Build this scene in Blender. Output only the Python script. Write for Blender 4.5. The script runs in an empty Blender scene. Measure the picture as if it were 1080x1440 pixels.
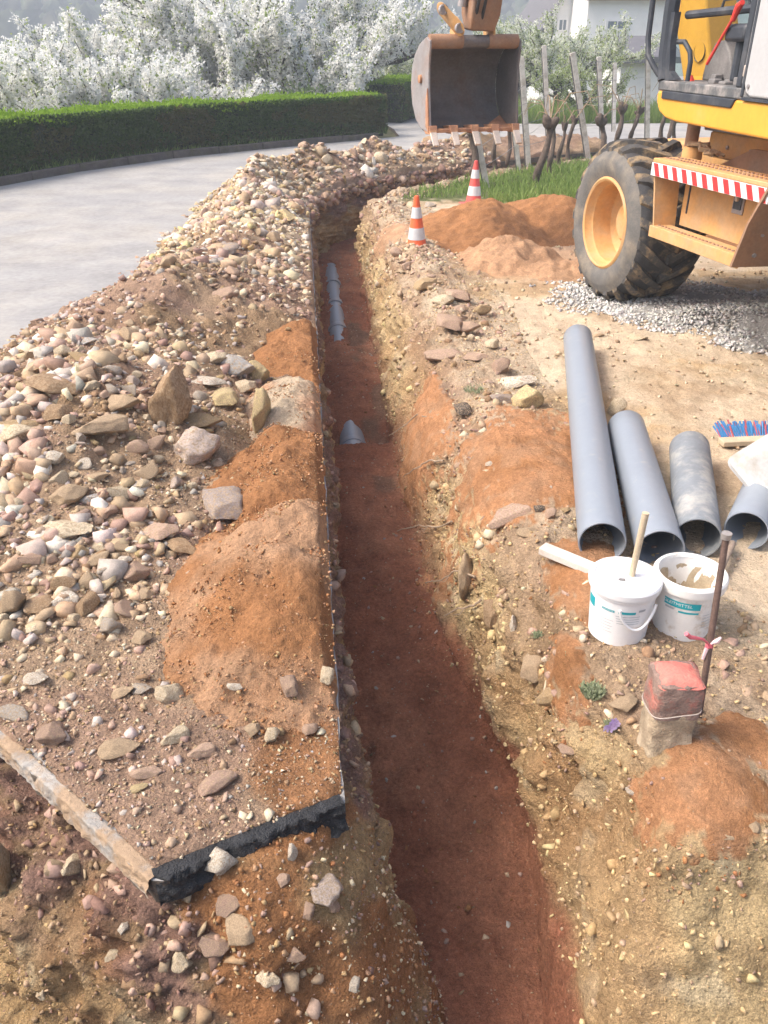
import bpy, bmesh, math, random
import numpy as np
from mathutils import Vector, Matrix

SC = bpy.context.scene
COL = SC.collection
rnd = random.Random(11)
rng = np.random.default_rng(11)
rad = math.radians

# ------------------------------------------------------------------ camera, sky, sun, exposure
CAM_Z, PITCH, FPX = 1.6, rad(29.6), 1164.0
cam_d = bpy.data.cameras.new('camera')
cam = bpy.data.objects.new('camera', cam_d)
COL.objects.link(cam)
cam.location = (0, 0, CAM_Z)
cam.rotation_euler = (rad(90) - PITCH, 0, 0)
cam_d.sensor_fit = 'VERTICAL'
cam_d.sensor_height = 36.0
cam_d.sensor_width = 27.0
cam_d.lens = 36.0 * FPX / 1440.0
cam_d.clip_start = 0.05
cam_d.clip_end = 3000
SC.camera = cam

SUN_EL, SUN_AZ = rad(50), rad(-98)          # azimuth measured from +Y towards +X: the sun stands high on the left
world = bpy.data.worlds.new('World')
SC.world = world
world.use_nodes = True
wn = world.node_tree
wn.nodes.clear()
sky = wn.nodes.new('ShaderNodeTexSky')
sky.sky_type = 'NISHITA'
sky.sun_disc = False
sky.sun_elevation = SUN_EL
sky.sun_rotation = SUN_AZ
sky.air_density = 0.8
sky.dust_density = 5.0
sky.ozone_density = 0.3
bg = wn.nodes.new('ShaderNodeBackground')
bg.inputs[1].default_value = 0.15
wo = wn.nodes.new('ShaderNodeOutputWorld')
wn.links.new(sky.outputs[0], bg.inputs[0])
wn.links.new(bg.outputs[0], wo.inputs[0])

sun_d = bpy.data.lights.new('sun', 'SUN')
sun_d.energy = 1.25
sun_d.angle = rad(18)
sun_d.color = (1.0, 0.95, 0.88)
sun = bpy.data.objects.new('sun', sun_d)
COL.objects.link(sun)
sd = Vector((math.sin(SUN_AZ) * math.cos(SUN_EL), math.cos(SUN_AZ) * math.cos(SUN_EL), math.sin(SUN_EL)))
sun.rotation_euler = sd.to_track_quat('Z', 'Y').to_euler()
sun.location = sd * 40

SC.view_settings.view_transform = 'Standard'
SC.view_settings.look = 'None'
SC.view_settings.gamma = 1
SC.view_settings.use_curve_mapping = False
SC.view_settings.exposure = 1.25
HAZE_D = 0.0045
SC.cycles.max_bounces = 6
SC.cycles.transparent_max_bounces = 12


def at(px, py, z=0.0):
    """point of the plane at height z that is seen at photo pixel (px, py) - used once, to survey where things stand"""
    x = (px - 540) / FPX
    y = -(py - 720) / FPX
    c, s = math.cos(PITCH), math.sin(PITCH)
    d = (x, c + y * s, -s + y * c)
    t = (z - CAM_Z) / d[2]
    return Vector((d[0] * t, d[1] * t, z))


def atd(px, py, dist):
    x = (px - 540) / FPX
    y = -(py - 720) / FPX
    c, s = math.cos(PITCH), math.sin(PITCH)
    d = (x, c + y * s, -s + y * c)
    t = dist / d[1]
    return Vector((d[0] * t, dist, CAM_Z + d[2] * t))


# ------------------------------------------------------------------ noise
def _hash(ix, iy, iz, seed):
    n = (ix * 374761393 + iy * 668265263 + iz * 1440662683 + seed * 1274126177) & 0xffffffff
    n = ((n ^ (n >> 13)) * 1274126177) & 0xffffffff
    n = ((n ^ (n >> 16)) * 2246822519) & 0xffffffff
    return ((n ^ (n >> 15)) & 0xffffff) / float(0xffffff)


def vnoise(x, y, z=0.0, seed=0):
    x, y, z = np.broadcast_arrays(np.asarray(x, float), np.asarray(y, float), np.asarray(z, float))
    ix, iy, iz = np.floor(x).astype(np.int64), np.floor(y).astype(np.int64), np.floor(z).astype(np.int64)
    fx, fy, fz = x - ix, y - iy, z - iz
    fx, fy, fz = [f * f * (3 - 2 * f) for f in (fx, fy, fz)]
    r = 0
    for dx in (0, 1):
        wx = fx if dx else 1 - fx
        for dy in (0, 1):
            wy = fy if dy else 1 - fy
            for dz in (0, 1):
                wz = fz if dz else 1 - fz
                r = r + wx * wy * wz * _hash(ix + dx, iy + dy, iz + dz, seed)
    return r * 2 - 1


def fbm(x, y, z=0.0, octv=4, seed=0, gain=0.5):
    a, s, r = 1.0, 1.0, 0
    for o in range(octv):
        r = r + a * vnoise(np.asarray(x) * s, np.asarray(y) * s, np.asarray(z) * s, seed + o * 17)
        a *= gain
        s *= 2.07
    return r


def cells(x, y, z=0.0, seed=0):
    """distance to the nearest scattered feature point (clods, lumps) and a random value for that lump"""
    x, y, z = np.broadcast_arrays(np.asarray(x, float), np.asarray(y, float), np.asarray(z, float))
    ix, iy, iz = np.floor(x).astype(np.int64), np.floor(y).astype(np.int64), np.floor(z).astype(np.int64)
    best = np.full(x.shape, 9.0)
    val = np.zeros(x.shape)
    for dx in (-1, 0, 1):
        for dy in (-1, 0, 1):
            for dz in (-1, 0, 1):
                jx, jy, jz = ix + dx, iy + dy, iz + dz
                d = (jx + _hash(jx, jy, jz, seed) - x) ** 2 + (jy + _hash(jx, jy, jz, seed + 5) - y) ** 2 + (jz + _hash(jx, jy, jz, seed + 9) - z) ** 2
                m = d < best
                best = np.where(m, d, best)
                val = np.where(m, _hash(jx, jy, jz, seed + 21), val)
    return np.sqrt(best), val


def sstep(a, b, x):
    t = np.clip((np.asarray(x, float) - a) / (b - a), 0, 1)
    return t * t * (3 - 2 * t)


def mixc(a, b, t):
    return np.asarray(a) * (1 - t[..., None]) + np.asarray(b) * t[..., None]


# ------------------------------------------------------------------ materials
def nmat(name):
    m = bpy.data.materials.new(name)
    m.use_nodes = True
    nt = m.node_tree
    b = nt.nodes['Principled BSDF']
    return m, nt, b


def _noise(nt, vec, scale, detail=4, rough=0.6):
    n = nt.nodes.new('ShaderNodeTexNoise')
    n.inputs['Scale'].default_value = scale
    n.inputs['Detail'].default_value = detail
    n.inputs['Roughness'].default_value = rough
    nt.links.new(vec, n.inputs['Vector'])
    return n.outputs[0]


def _range(nt, v, a, b, lo=0.3, hi=0.7):
    r = nt.nodes.new('ShaderNodeMapRange')
    r.inputs[1].default_value, r.inputs[2].default_value = lo, hi
    r.inputs[3].default_value, r.inputs[4].default_value = a, b
    nt.links.new(v, r.inputs[0])
    return r.outputs[0]


def _math(nt, op, a, b):
    n = nt.nodes.new('ShaderNodeMath')
    n.operation = op
    for i, v in enumerate((a, b)):
        if isinstance(v, (int, float)):
            n.inputs[i].default_value = v
        else:
            nt.links.new(v, n.inputs[i])
    return n.outputs[0]


def _mix(nt, fac, a, b, mode='MIX'):
    n = nt.nodes.new('ShaderNodeMix')
    n.data_type = 'RGBA'
    n.blend_type = mode
    ins = [s for s in n.inputs if s.enabled]
    for s, v in zip((n.inputs['Factor'] if False else ins[0], ins[1], ins[2]), (fac, a, b)):
        if isinstance(v, (int, float)):
            s.default_value = v
        elif isinstance(v, (tuple, list)):
            s.default_value = (*v, 1) if len(v) == 3 else v
        else:
            nt.links.new(v, s)
    return [o for o in n.outputs if o.enabled][0]


def _scalecol(nt, col, fac):
    n = nt.nodes.new('ShaderNodeVectorMath')
    n.operation = 'SCALE'
    nt.links.new(col, n.inputs[0])
    nt.links.new(fac, n.inputs['Scale'])
    return n.outputs[0]


def M(name, col, rough=0.7, var=0.15, scale=12, bump=0.15, bscale=60, bdist=0.01, metal=0.0, col2=None, c2lo=0.5, c2hi=0.62, c2scale=5, spec=0.4, objcol=False, attr=None, coat=0):
    """a procedural surface: base colour varied by two noises, a second tone in patches (dirt, rust, dust), fine relief"""
    m, nt, b = nmat(name)
    tc = nt.nodes.new('ShaderNodeTexCoord')
    vec = tc.outputs['Object']
    if objcol:
        oi = nt.nodes.new('ShaderNodeObjectInfo')
        ad = nt.nodes.new('ShaderNodeVectorMath')
        ad.operation = 'ADD'
        sc_ = nt.nodes.new('ShaderNodeVectorMath')
        sc_.operation = 'SCALE'
        cb = nt.nodes.new('ShaderNodeCombineXYZ')
        for i in range(3):
            nt.links.new(oi.outputs['Random'], cb.inputs[i])
        nt.links.new(cb.outputs[0], sc_.inputs[0])
        sc_.inputs['Scale'].default_value = 37.0
        nt.links.new(vec, ad.inputs[0])
        nt.links.new(sc_.outputs[0], ad.inputs[1])
        vec = ad.outputs[0]
    if objcol:
        c = oi.outputs['Color']
    elif attr:
        an = nt.nodes.new('ShaderNodeAttribute')
        an.attribute_name = attr
        c = an.outputs['Color']
    else:
        cn = nt.nodes.new('ShaderNodeRGB')
        cn.outputs[0].default_value = (*col, 1)
        c = cn.outputs[0]
    if col2 is not None:
        f = _range(nt, _noise(nt, vec, c2scale, 6, 0.65), 0, 1, c2lo, c2hi)
        c = _mix(nt, f, c, col2)
    v1 = _range(nt, _noise(nt, vec, scale, 5), 1 - var, 1 + var)
    v2 = _range(nt, _noise(nt, vec, scale * 9, 3), 1 - var * 0.7, 1 + var * 0.7)
    c = _scalecol(nt, c, _math(nt, 'MULTIPLY', v1, v2))
    nt.links.new(c, b.inputs['Base Color'])
    b.inputs['Roughness'].default_value = rough
    b.inputs['Metallic'].default_value = metal
    b.inputs['Specular IOR Level'].default_value = spec
    if coat:
        b.inputs['Coat Weight'].default_value = coat
    if bump:
        bn = nt.nodes.new('ShaderNodeBump')
        bn.inputs['Strength'].default_value = bump
        bn.inputs['Distance'].default_value = bdist
        h = _math(nt, 'ADD', _noise(nt, vec, bscale, 6), _math(nt, 'MULTIPLY', _noise(nt, vec, bscale * 5, 2), 0.5))
        nt.links.new(h, bn.inputs['Height'])
        nt.links.new(bn.outputs[0], b.inputs['Normal'])
    return m


def earth(name, var=0.30, grit=1.0, bscale=45, bdist=0.02):
    """soil: colour comes from the point attribute Col (soil layers, sand, topsoil), broken by grain and grit"""
    m, nt, b = nmat(name)
    tc = nt.nodes.new('ShaderNodeTexCoord')
    vec = tc.outputs['Object']
    an = nt.nodes.new('ShaderNodeAttribute')
    an.attribute_name = 'Col'
    c = an.outputs['Color']
    v = _range(nt, _noise(nt, vec, 9, 8, 0.7), 1 - var, 1 + var)
    v = _math(nt, 'MULTIPLY', v, _range(nt, _noise(nt, vec, 70, 5, 0.7), 1 - var, 1 + var))
    v = _math(nt, 'MULTIPLY', v, _range(nt, _noise(nt, vec, 330, 2, 0.6), 1 - var * 0.9, 1 + var * 0.9))
    c = _scalecol(nt, c, v)
    vo = nt.nodes.new('ShaderNodeTexVoronoi')
    vo.inputs['Scale'].default_value = 95
    nt.links.new(vec, vo.inputs['Vector'])
    if grit:
        sel = _range(nt, vo.outputs['Color'], 0, 1, 0.80, 0.86)
        inn = _range(nt, vo.outputs['Distance'], 1, 0, 0.22, 0.34)
        f = _math(nt, 'MULTIPLY', _math(nt, 'MULTIPLY', sel, inn), 0.55 * grit)
        c = _mix(nt, f, c, (0.50, 0.40, 0.27))
    nt.links.new(c, b.inputs['Base Color'])
    b.inputs['Roughness'].default_value = 0.95
    b.inputs['Specular IOR Level'].default_value = 0.15
    bn = nt.nodes.new('ShaderNodeBump')
    bn.inputs['Strength'].default_value = 1.0
    bn.inputs['Distance'].default_value = bdist
    h = _math(nt, 'ADD', _noise(nt, vec, bscale, 8, 0.7), _math(nt, 'MULTIPLY', _noise(nt, vec, 190, 4, 0.7), 0.55))
    h = _math(nt, 'ADD', h, _math(nt, 'MULTIPLY', vo.outputs['Distance'], -0.35 * grit))
    nt.links.new(h, bn.inputs['Height'])
    nt.links.new(bn.outputs[0], b.inputs['Normal'])
    return m


def leafmat(name, c1, c2, trans=0.35):
    m, nt, b = nmat(name)
    g = nt.nodes.new('ShaderNodeNewGeometry')
    c = _mix(nt, g.outputs['Random Per Island'], c1, c2)
    nt.links.new(c, b.inputs['Base Color'])
    b.inputs['Roughness'].default_value = 0.6
    b.inputs['Specular IOR Level'].default_value = 0.25
    tr = nt.nodes.new('ShaderNodeBsdfTranslucent')
    nt.links.new(c, tr.inputs[0])
    ms = nt.nodes.new('ShaderNodeMixShader')
    ms.inputs[0].default_value = trans
    nt.links.new(b.outputs[0], ms.inputs[1])
    nt.links.new(tr.outputs[0], ms.inputs[2])
    nt.links.new(ms.outputs[0], nt.nodes['Material Output'].inputs[0])
    return m


def glassmat(name, tint=(0.86, 0.93, 0.92)):
    m, nt, b = nmat(name)
    nt.nodes.remove(b)
    t = nt.nodes.new('ShaderNodeBsdfTransparent')
    t.inputs[0].default_value = (*tint, 1)
    g = nt.nodes.new('ShaderNodeBsdfGlossy')
    g.inputs[1].default_value = 0.03
    fr = nt.nodes.new('ShaderNodeFresnel')
    fr.inputs[0].default_value = 1.45
    ms = nt.nodes.new('ShaderNodeMixShader')
    nt.links.new(fr.outputs[0], ms.inputs[0])
    nt.links.new(t.outputs[0], ms.inputs[1])
    nt.links.new(g.outputs[0], ms.inputs[2])
    nt.links.new(ms.outputs[0], nt.nodes['Material Output'].inputs[0])
    return m


SOIL = earth('soil')
SAND = earth('red_sand', var=0.24, grit=0.5, bscale=60, bdist=0.015)
DUST = earth('dry_ground', var=0.20, grit=0.8, bscale=30, bdist=0.012)
ROCK = M('rock', (1, 1, 1), 0.85, 0.28, 14, 0.7, 40, 0.006, objcol=True, col2=(0.42, 0.305, 0.195), c2lo=0.44, c2hi=0.64, c2scale=9, spec=0.2)
PEBBLE = M('pebble', (1, 1, 1), 0.9, 0.2, 25, 0.6, 90, 0.004, attr='Col', spec=0.2)
ASPHALT = M('asphalt', (0.315, 0.308, 0.298), 0.9, 0.14, 2.2, 0.5, 160, 0.003, col2=(0.385, 0.362, 0.325), c2lo=0.45, c2hi=0.66, c2scale=0.8, spec=0.2)
TAR = M('tar_edge', (0.030, 0.031, 0.034), 0.6, 0.5, 30, 1.0, 50, 0.02, spec=0.5)
TAR_DUSTY = M('dusty_tar', (0.14, 0.115, 0.09), 0.8, 0.4, 30, 1.0, 50, 0.01, spec=0.3)
CEMENT = M('cement_edge', (0.40, 0.375, 0.34), 0.9, 0.2, 10, 0.8, 60, 0.008, col2=(0.36, 0.255, 0.165), c2lo=0.43, c2hi=0.52, c2scale=5)
PVC = M('grey_pvc', (0.245, 0.275, 0.315), 0.38, 0.03, 4, 0.03, 90, 0.002, col2=(0.33, 0.33, 0.32), c2lo=0.60, c2hi=0.85, c2scale=16, spec=0.5)
PVC_DUSTY = M('dusty_grey_pvc', (0.20, 0.22, 0.24), 0.6, 0.12, 5, 0.1, 60, 0.003, col2=(0.36, 0.355, 0.335), c2lo=0.47, c2hi=0.66, c2scale=9, spec=0.4)
WHITE = M('white_plastic', (0.82, 0.82, 0.82), 0.35, 0.03, 8, 0.02, 60, 0.002, spec=0.5)
WHITE_DIRTY = M('dirty_white_plastic', (0.80, 0.79, 0.76), 0.45, 0.05, 8, 0.05, 60, 0.002, col2=(0.52, 0.44, 0.33), c2lo=0.55, c2hi=0.7, c2scale=14)
TEAL = M('teal_print', (0.015, 0.38, 0.44), 0.45, 0.05, 8, 0)
GREYPRINT = M('grey_print', (0.45, 0.48, 0.50), 0.5, 0.1, 8, 0)
WOOD = M('pale_wood', (0.52, 0.42, 0.29), 0.7, 0.15, 20, 0.2, 60, 0.003)
IRON = M('rusty_iron', (0.16, 0.105, 0.085), 0.75, 0.25, 20, 0.4, 90, 0.003, metal=0.3)
PINKTAPE = M('pink_tape', (0.75, 0.16, 0.20), 0.5, 0.1, 10, 0.05)
PALE_TAPE = M('pale_tape', (0.78, 0.55, 0.56), 0.5, 0.1, 10, 0.05)
STONE = M('boundary_stone', (0.40, 0.31, 0.21), 0.9, 0.25, 18, 0.8, 35, 0.012, col2=(0.50, 0.41, 0.29), c2lo=0.45, c2hi=0.65, c2scale=9)
REDPAINT = M('faded_red_paint', (0.66, 0.19, 0.15), 0.85, 0.15, 20, 0.6, 40, 0.008, col2=(0.62, 0.26, 0.19), c2lo=0.5, c2hi=0.66, c2scale=11)
DARKPAINT = M('stained_stone', (0.27, 0.185, 0.15), 0.9, 0.25, 18, 0.8, 35, 0.01, col2=(0.45, 0.14, 0.105), c2lo=0.5, c2hi=0.64, c2scale=12)
ORANGE = M('cone_orange', (0.85, 0.15, 0.05), 0.5, 0.08, 20, 0.05, 80, 0.002)
SLEEVE = M('cone_white', (0.62, 0.63, 0.64), 0.4, 0.08, 20, 0.05, 80, 0.002)
RED_FADED = M('cone_faded_red', (0.70, 0.10, 0.085), 0.5, 0.08, 20, 0.05, 80, 0.002)
YELLOW = M('machine_yellow', (0.80, 0.39, 0.055), 0.42, 0.07, 3, 0.03, 60, 0.003, spec=0.5, col2=(0.66, 0.38, 0.14), c2lo=0.58, c2hi=0.85, c2scale=3)
YELLOW_DUSTY = M('dusty_machine_yellow', (0.62, 0.345, 0.13), 0.7, 0.1, 5, 0.08, 60, 0.003, col2=(0.55, 0.355, 0.19), c2lo=0.42, c2hi=0.66, c2scale=6)
BROWNPAINT = M('muddy_shaded_machine_paint', (0.33, 0.19, 0.115), 0.75, 0.15, 6, 0.15, 60, 0.003, col2=(0.30, 0.20, 0.14), c2lo=0.45, c2hi=0.65, c2scale=7)  # muddy brown parts; also carries the shade painted onto the step's end plate
CABGREY = M('cab_dark_grey', (0.045, 0.052, 0.065), 0.5, 0.1, 8, 0.04, 60, 0.002, col2=(0.12, 0.12, 0.125), c2lo=0.5, c2hi=0.8, c2scale=8)
SILLGREY = M('dusty_cab_sill', (0.12, 0.125, 0.13), 0.7, 0.15, 10, 0.1, 60, 0.002, col2=(0.27, 0.25, 0.235), c2lo=0.45, c2hi=0.62, c2scale=10)
PALEPANEL = M('pale_grey_panel', (0.46, 0.465, 0.47), 0.5, 0.05, 5, 0.03)
CONSOLE = M('console_grey', (0.20, 0.19, 0.185), 0.75, 0.2, 14, 0.1, 60, 0.003)
REDLEVER = M('red_lever', (0.72, 0.06, 0.045), 0.45, 0.08, 10, 0.02)
RUBBER = M('muddy_rubber', (0.055, 0.055, 0.058), 0.85, 0.2, 12, 0.25, 70, 0.003, col2=(0.20, 0.155, 0.105), c2lo=0.50, c2hi=0.66, c2scale=7, spec=0.3)
RUBBER_GREY = M('scuffed_sidewall', (0.145, 0.14, 0.132), 0.85, 0.15, 12, 0.15, 70, 0.003, col2=(0.22, 0.19, 0.15), c2lo=0.45, c2hi=0.7, c2scale=6, spec=0.3)
LUGMUD = M('muddy_lug', (0.075, 0.072, 0.07), 0.85, 0.25, 14, 0.3, 70, 0.003, col2=(0.27, 0.20, 0.12), c2lo=0.47, c2hi=0.6, c2scale=9, spec=0.3)
STEEL = M('scraped_steel', (0.36, 0.335, 0.33), 0.55, 0.15, 6, 0.12, 60, 0.003, metal=0.35, col2=(0.34, 0.22, 0.16), c2lo=0.52, c2hi=0.75, c2scale=5)
STEEL_DARK = M('dark_bucket_steel', (0.185, 0.17, 0.165), 0.6, 0.15, 6, 0.1, 60, 0.003, metal=0.3, col2=(0.17, 0.11, 0.085), c2lo=0.55, c2hi=0.8, c2scale=4)
RUSTY = M('rusty_orange_steel', (0.38, 0.19, 0.11), 0.8, 0.25, 12, 0.3, 70, 0.003, col2=(0.50, 0.27, 0.14), c2lo=0.48, c2hi=0.62, c2scale=10)
RUSTY_DULL = M('dull_rusty_steel', (0.20, 0.125, 0.09), 0.75, 0.2, 9, 0.2, 70, 0.003, col2=(0.34, 0.17, 0.09), c2lo=0.45, c2hi=0.65, c2scale=6)
TOOTH = M('worn_tooth_steel', (0.62, 0.53, 0.45), 0.5, 0.15, 14, 0.2, 70, 0.003, metal=0.3)
STRIPE_RED = M('stripe_red', (0.62, 0.045, 0.045), 0.5, 0.1, 10, 0.0)
STRIPE_WHITE = M('stripe_white', (0.80, 0.79, 0.77), 0.5, 0.05, 10, 0.0)
GLASS = glassmat('cab_glass')
POST = M('weathered_post', (0.56, 0.53, 0.48), 0.85, 0.15, 18, 0.3, 60, 0.004, col2=(0.30, 0.26, 0.21), c2lo=0.5, c2hi=0.7, c2scale=7)
POST_DARK = M('dark_steel_post', (0.10, 0.10, 0.095), 0.7, 0.15, 18, 0.1)
BARK = M('vine_bark', (0.13, 0.10, 0.08), 0.95, 0.3, 25, 0.9, 45, 0.012, spec=0.15)
CANE = M('vine_cane', (0.34, 0.25, 0.16), 0.8, 0.15, 20, 0.2)
TREEBARK = M('cherry_bark', (0.06, 0.052, 0.045), 0.95, 0.25, 10, 0.6, 30, 0.01, spec=0.15)
HOUSEWALL = M('white_render', (0.78, 0.77, 0.76), 0.9, 0.04, 2, 0.1, 30, 0.003)
ROOF = M('grey_roof_slate', (0.13, 0.125, 0.135), 0.8, 0.1, 3, 0.2, 12, 0.01)
REDROOF = M('red_roof_slate', (0.24, 0.13, 0.11), 0.8, 0.1, 3, 0.2, 12, 0.01)
WINDOWDARK = M('window_pane', (0.12, 0.15, 0.18), 0.15, 0.05, 3, 0)
KERB = M('dark_brown_kerb', (0.12, 0.10, 0.085), 0.9, 0.25, 8, 0.5, 40, 0.008, col2=(0.10, 0.09, 0.05), c2lo=0.5, c2hi=0.65)  # dark brown with a more olive tone in patches
ROOTBARK = M('root_bark', (0.36, 0.27, 0.19), 0.85, 0.2, 30, 0.3)
BRISTLE_B = M('blue_bristle', (0.05, 0.20, 0.42), 0.6, 0.15, 30, 0)
BRISTLE_R = M('red_bristle', (0.42, 0.10, 0.12), 0.6, 0.15, 30, 0)
TUBGREY = M('tub_grey', (0.56, 0.56, 0.55), 0.6, 0.1, 6, 0.1, 50, 0.002, col2=(0.48, 0.43, 0.36), c2lo=0.45, c2hi=0.65, c2scale=9)


# ------------------------------------------------------------------ objects
def tag(o, label=None, cat=None, group=None, kind=None):
    if label: o['label'] = label
    if cat: o['category'] = cat
    if group: o['group'] = group
    if kind: o['kind'] = kind
    return o


def link(o, parent=None):
    COL.objects.link(o)
    if parent is not None:
        o.parent = parent
    return o


def thing(name, label, cat, loc=(0, 0, 0), group=None):
    o = bpy.data.objects.new(name, None)
    o.location = loc
    o.empty_display_size = 0.1
    COL.objects.link(o)
    return tag(o, label, cat, group)


def np_mesh(name, V, F, mat=None, parent=None, smooth=False, col=None, link_it=True):
    """V (n,3), F (m,3|4) arrays -> one mesh object"""
    V = np.ascontiguousarray(V, dtype=np.float32).reshape(-1, 3)
    F = np.ascontiguousarray(F, dtype=np.int32)
    me = bpy.data.meshes.new(name)
    k = F.shape[1]
    me.vertices.add(len(V))
    me.vertices.foreach_set('co', V.ravel())
    me.loops.add(F.size)
    me.loops.foreach_set('vertex_index', F.ravel())
    me.polygons.add(len(F))
    me.polygons.foreach_set('loop_start', np.arange(0, F.size, k, dtype=np.int32))
    me.polygons.foreach_set('loop_total', np.full(len(F), k, dtype=np.int32))
    if smooth:
        me.polygons.foreach_set('use_smooth', np.ones(len(F), dtype=bool))
    if col is not None:
        a = me.attributes.new('Col', 'FLOAT_COLOR', 'POINT')
        c = np.ones((len(V), 4), dtype=np.float32)
        c[:, :3] = np.asarray(col).reshape(-1, 3)
        a.data.foreach_set('color', c.ravel())
    me.update(calc_edges=True)
    me.validate()
    if mat: me.materials.append(mat)
    o = bpy.data.objects.new(name, me)
    if link_it:
        link(o, parent)
    return o


def grid_faces(n, m, keep=None):
    i = np.arange(n * m).reshape(n, m)
    F = np.stack([i[:-1, :-1], i[1:, :-1], i[1:, 1:], i[:-1, 1:]], -1)
    F = F.reshape(-1, 4)
    if keep is not None:
        F = F[keep.reshape(-1)]
    return F


def compact(V, F, C=None):
    u, inv = np.unique(F, return_inverse=True)
    return V[u], inv.reshape(F.shape), (None if C is None else C[u])


class MB:
    """collects solid pieces of one part"""
    def __init__(self):
        self.v, self.f = [], []

    def add(self, vs, fs):
        b = len(self.v)
        self.v += [tuple(p) for p in vs]
        self.f += [[i + b for i in q] for q in fs]
        return self

    def hexa(self, p):
        """8 corners: four of the bottom, four of the top in the same order"""
        return self.add(p, [(3, 2, 1, 0), (4, 5, 6, 7), (0, 1, 5, 4), (1, 2, 6, 5), (2, 3, 7, 6), (3, 0, 4, 7)])

    def box(self, c, s, rot=None):
        c = Vector(c)
        hx, hy, hz = s[0] / 2, s[1] / 2, s[2] / 2
        p = [Vector(q) for q in ((-hx, -hy, -hz), (hx, -hy, -hz), (hx, hy, -hz), (-hx, hy, -hz), (-hx, -hy, hz), (hx, -hy, hz), (hx, hy, hz), (-hx, hy, hz))]
        if rot is not None:
            p = [rot @ q for q in p]
        return self.hexa([c + q for q in p])

    def prism(self, poly, ext):
        """polygon (3D points) pushed along ext"""
        n = len(poly)
        e = Vector(ext)
        a = [Vector(p) for p in poly]
        vs = a + [p + e for p in a]
        fs = [list(range(n))[::-1], list(range(n, 2 * n))] + [(i, (i + 1) % n, (i + 1) % n + n, i + n) for i in range(n)]
        return self.add(vs, fs)

    def tube(self, pts, r, n=10, caps=True, squash=None):
        pts = [Vector(p) for p in pts]
        rs = r if isinstance(r, (list, tuple)) else [r] * len(pts)
        up = None
        vs, fs = [], []
        for i, p in enumerate(pts):
            t = (pts[min(i + 1, len(pts) - 1)] - pts[max(i - 1, 0)]).normalized()
            if up is None:
                up = t.orthogonal().normalized()
            up = (up - t * up.dot(t))
            up = up.normalized() if up.length > 1e-6 else t.orthogonal().normalized()
            w = t.cross(up)
            for k in range(n):
                a = 2 * math.pi * k / n
                vs.append(p + up * (rs[i] * math.cos(a)) + w * (rs[i] * math.sin(a)))
        for i in range(len(pts) - 1):
            for k in range(n):
                k2 = (k + 1) % n
                fs.append((i * n + k, i * n + k2, (i + 1) * n + k2, (i + 1) * n + k))
        if caps:
            fs.append(list(range(n))[::-1])
            fs.append([(len(pts) - 1) * n + k for k in range(n)])
        return self.add(vs, fs)

    def lathe(self, prof, n=32, origin=(0, 0, 0), axis=(0, 0, 1), a0=0.0, a1=2 * math.pi, jit=None):
        """profile of (radius, height along axis)"""
        ax = Vector(axis).normalized()
        x = ax.orthogonal().normalized() if abs(ax.z) < 0.99 else Vector((1, 0, 0))
        y = ax.cross(x)
        o = Vector(origin)
        full = abs(a1 - a0 - 2 * math.pi) < 1e-6
        cnt = n if full else n + 1
        vs, fs = [], []
        for (r, h) in prof:
            for k in range(cnt):
                a = a0 + (a1 - a0) * k / n
                vs.append(o + ax * h + x * (r * math.cos(a)) + y * (r * math.sin(a)))
        for i in range(len(prof) - 1):
            for k in range(n):
                k2 = (k + 1) % cnt
                fs.append((i * cnt + k, i * cnt + k2, (i + 1) * cnt + k2, (i + 1) * cnt + k))
        return self.add(vs, fs)

    def build(self, name, mat, parent=None, angle=35, bevel=0, seg=2, smooth=True):
        org = Vector((0, 0, 0))
        p = parent
        while p is not None:
            org += p.location
            p = p.parent
        me = bpy.data.meshes.new(name)
        me.from_pydata([(v[0] - org.x, v[1] - org.y, v[2] - org.z) for v in self.v], [], self.f)
        me.validate()
        bm = bmesh.new()
        bm.from_mesh(me)
        bmesh.ops.recalc_face_normals(bm, faces=bm.faces)
        bm.to_mesh(me)
        bm.free()
        me.update()
        if smooth:
            me.shade_smooth()
            me.set_sharp_from_angle(angle=rad(angle))
        if mat: me.materials.append(mat)
        o = bpy.data.objects.new(name, me)
        link(o, parent)
        if bevel:
            b = o.modifiers.new('bevel', 'BEVEL')
            b.width, b.segments, b.limit_method, b.angle_limit = bevel, seg, 'ANGLE', rad(40)
            b.harden_normals = False
        return o


def copy_tree(o, parent=None):
    c = o.copy()
    COL.objects.link(c)
    if parent is not None:
        c.parent = parent
    for ch in list(o.children):
        copy_tree(ch, c)
    return c
# ------------------------------------------------------------------ the trench line: left rim as a path, everything else hangs on it
def smooth_path(pts, step=0.02, sig=0.12):
    pts = np.asarray(pts, float)
    seg = np.linalg.norm(np.diff(pts, axis=0), axis=1)
    s = np.concatenate([[0], np.cumsum(seg)])
    t = np.arange(0, s[-1], step)
    p = np.stack([np.interp(t, s, pts[:, k]) for k in (0, 1)], -1)
    n = max(1, int(sig / step * 3))
    ker = np.exp(-0.5 * (np.arange(-n, n + 1) * step / sig) ** 2)
    ker /= ker.sum()
    pad = np.concatenate([p[:1] + (p[:1] - p[1:n + 1])[::-1], p, p[-1:] + (p[-1:] - p[-n - 1:-1])[::-1]])
    return np.stack([np.convolve(pad[:, k], ker, 'valid') for k in (0, 1)], -1)


def rim_x(y):
    return 0.025 - 0.088 * np.asarray(y, float)


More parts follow.
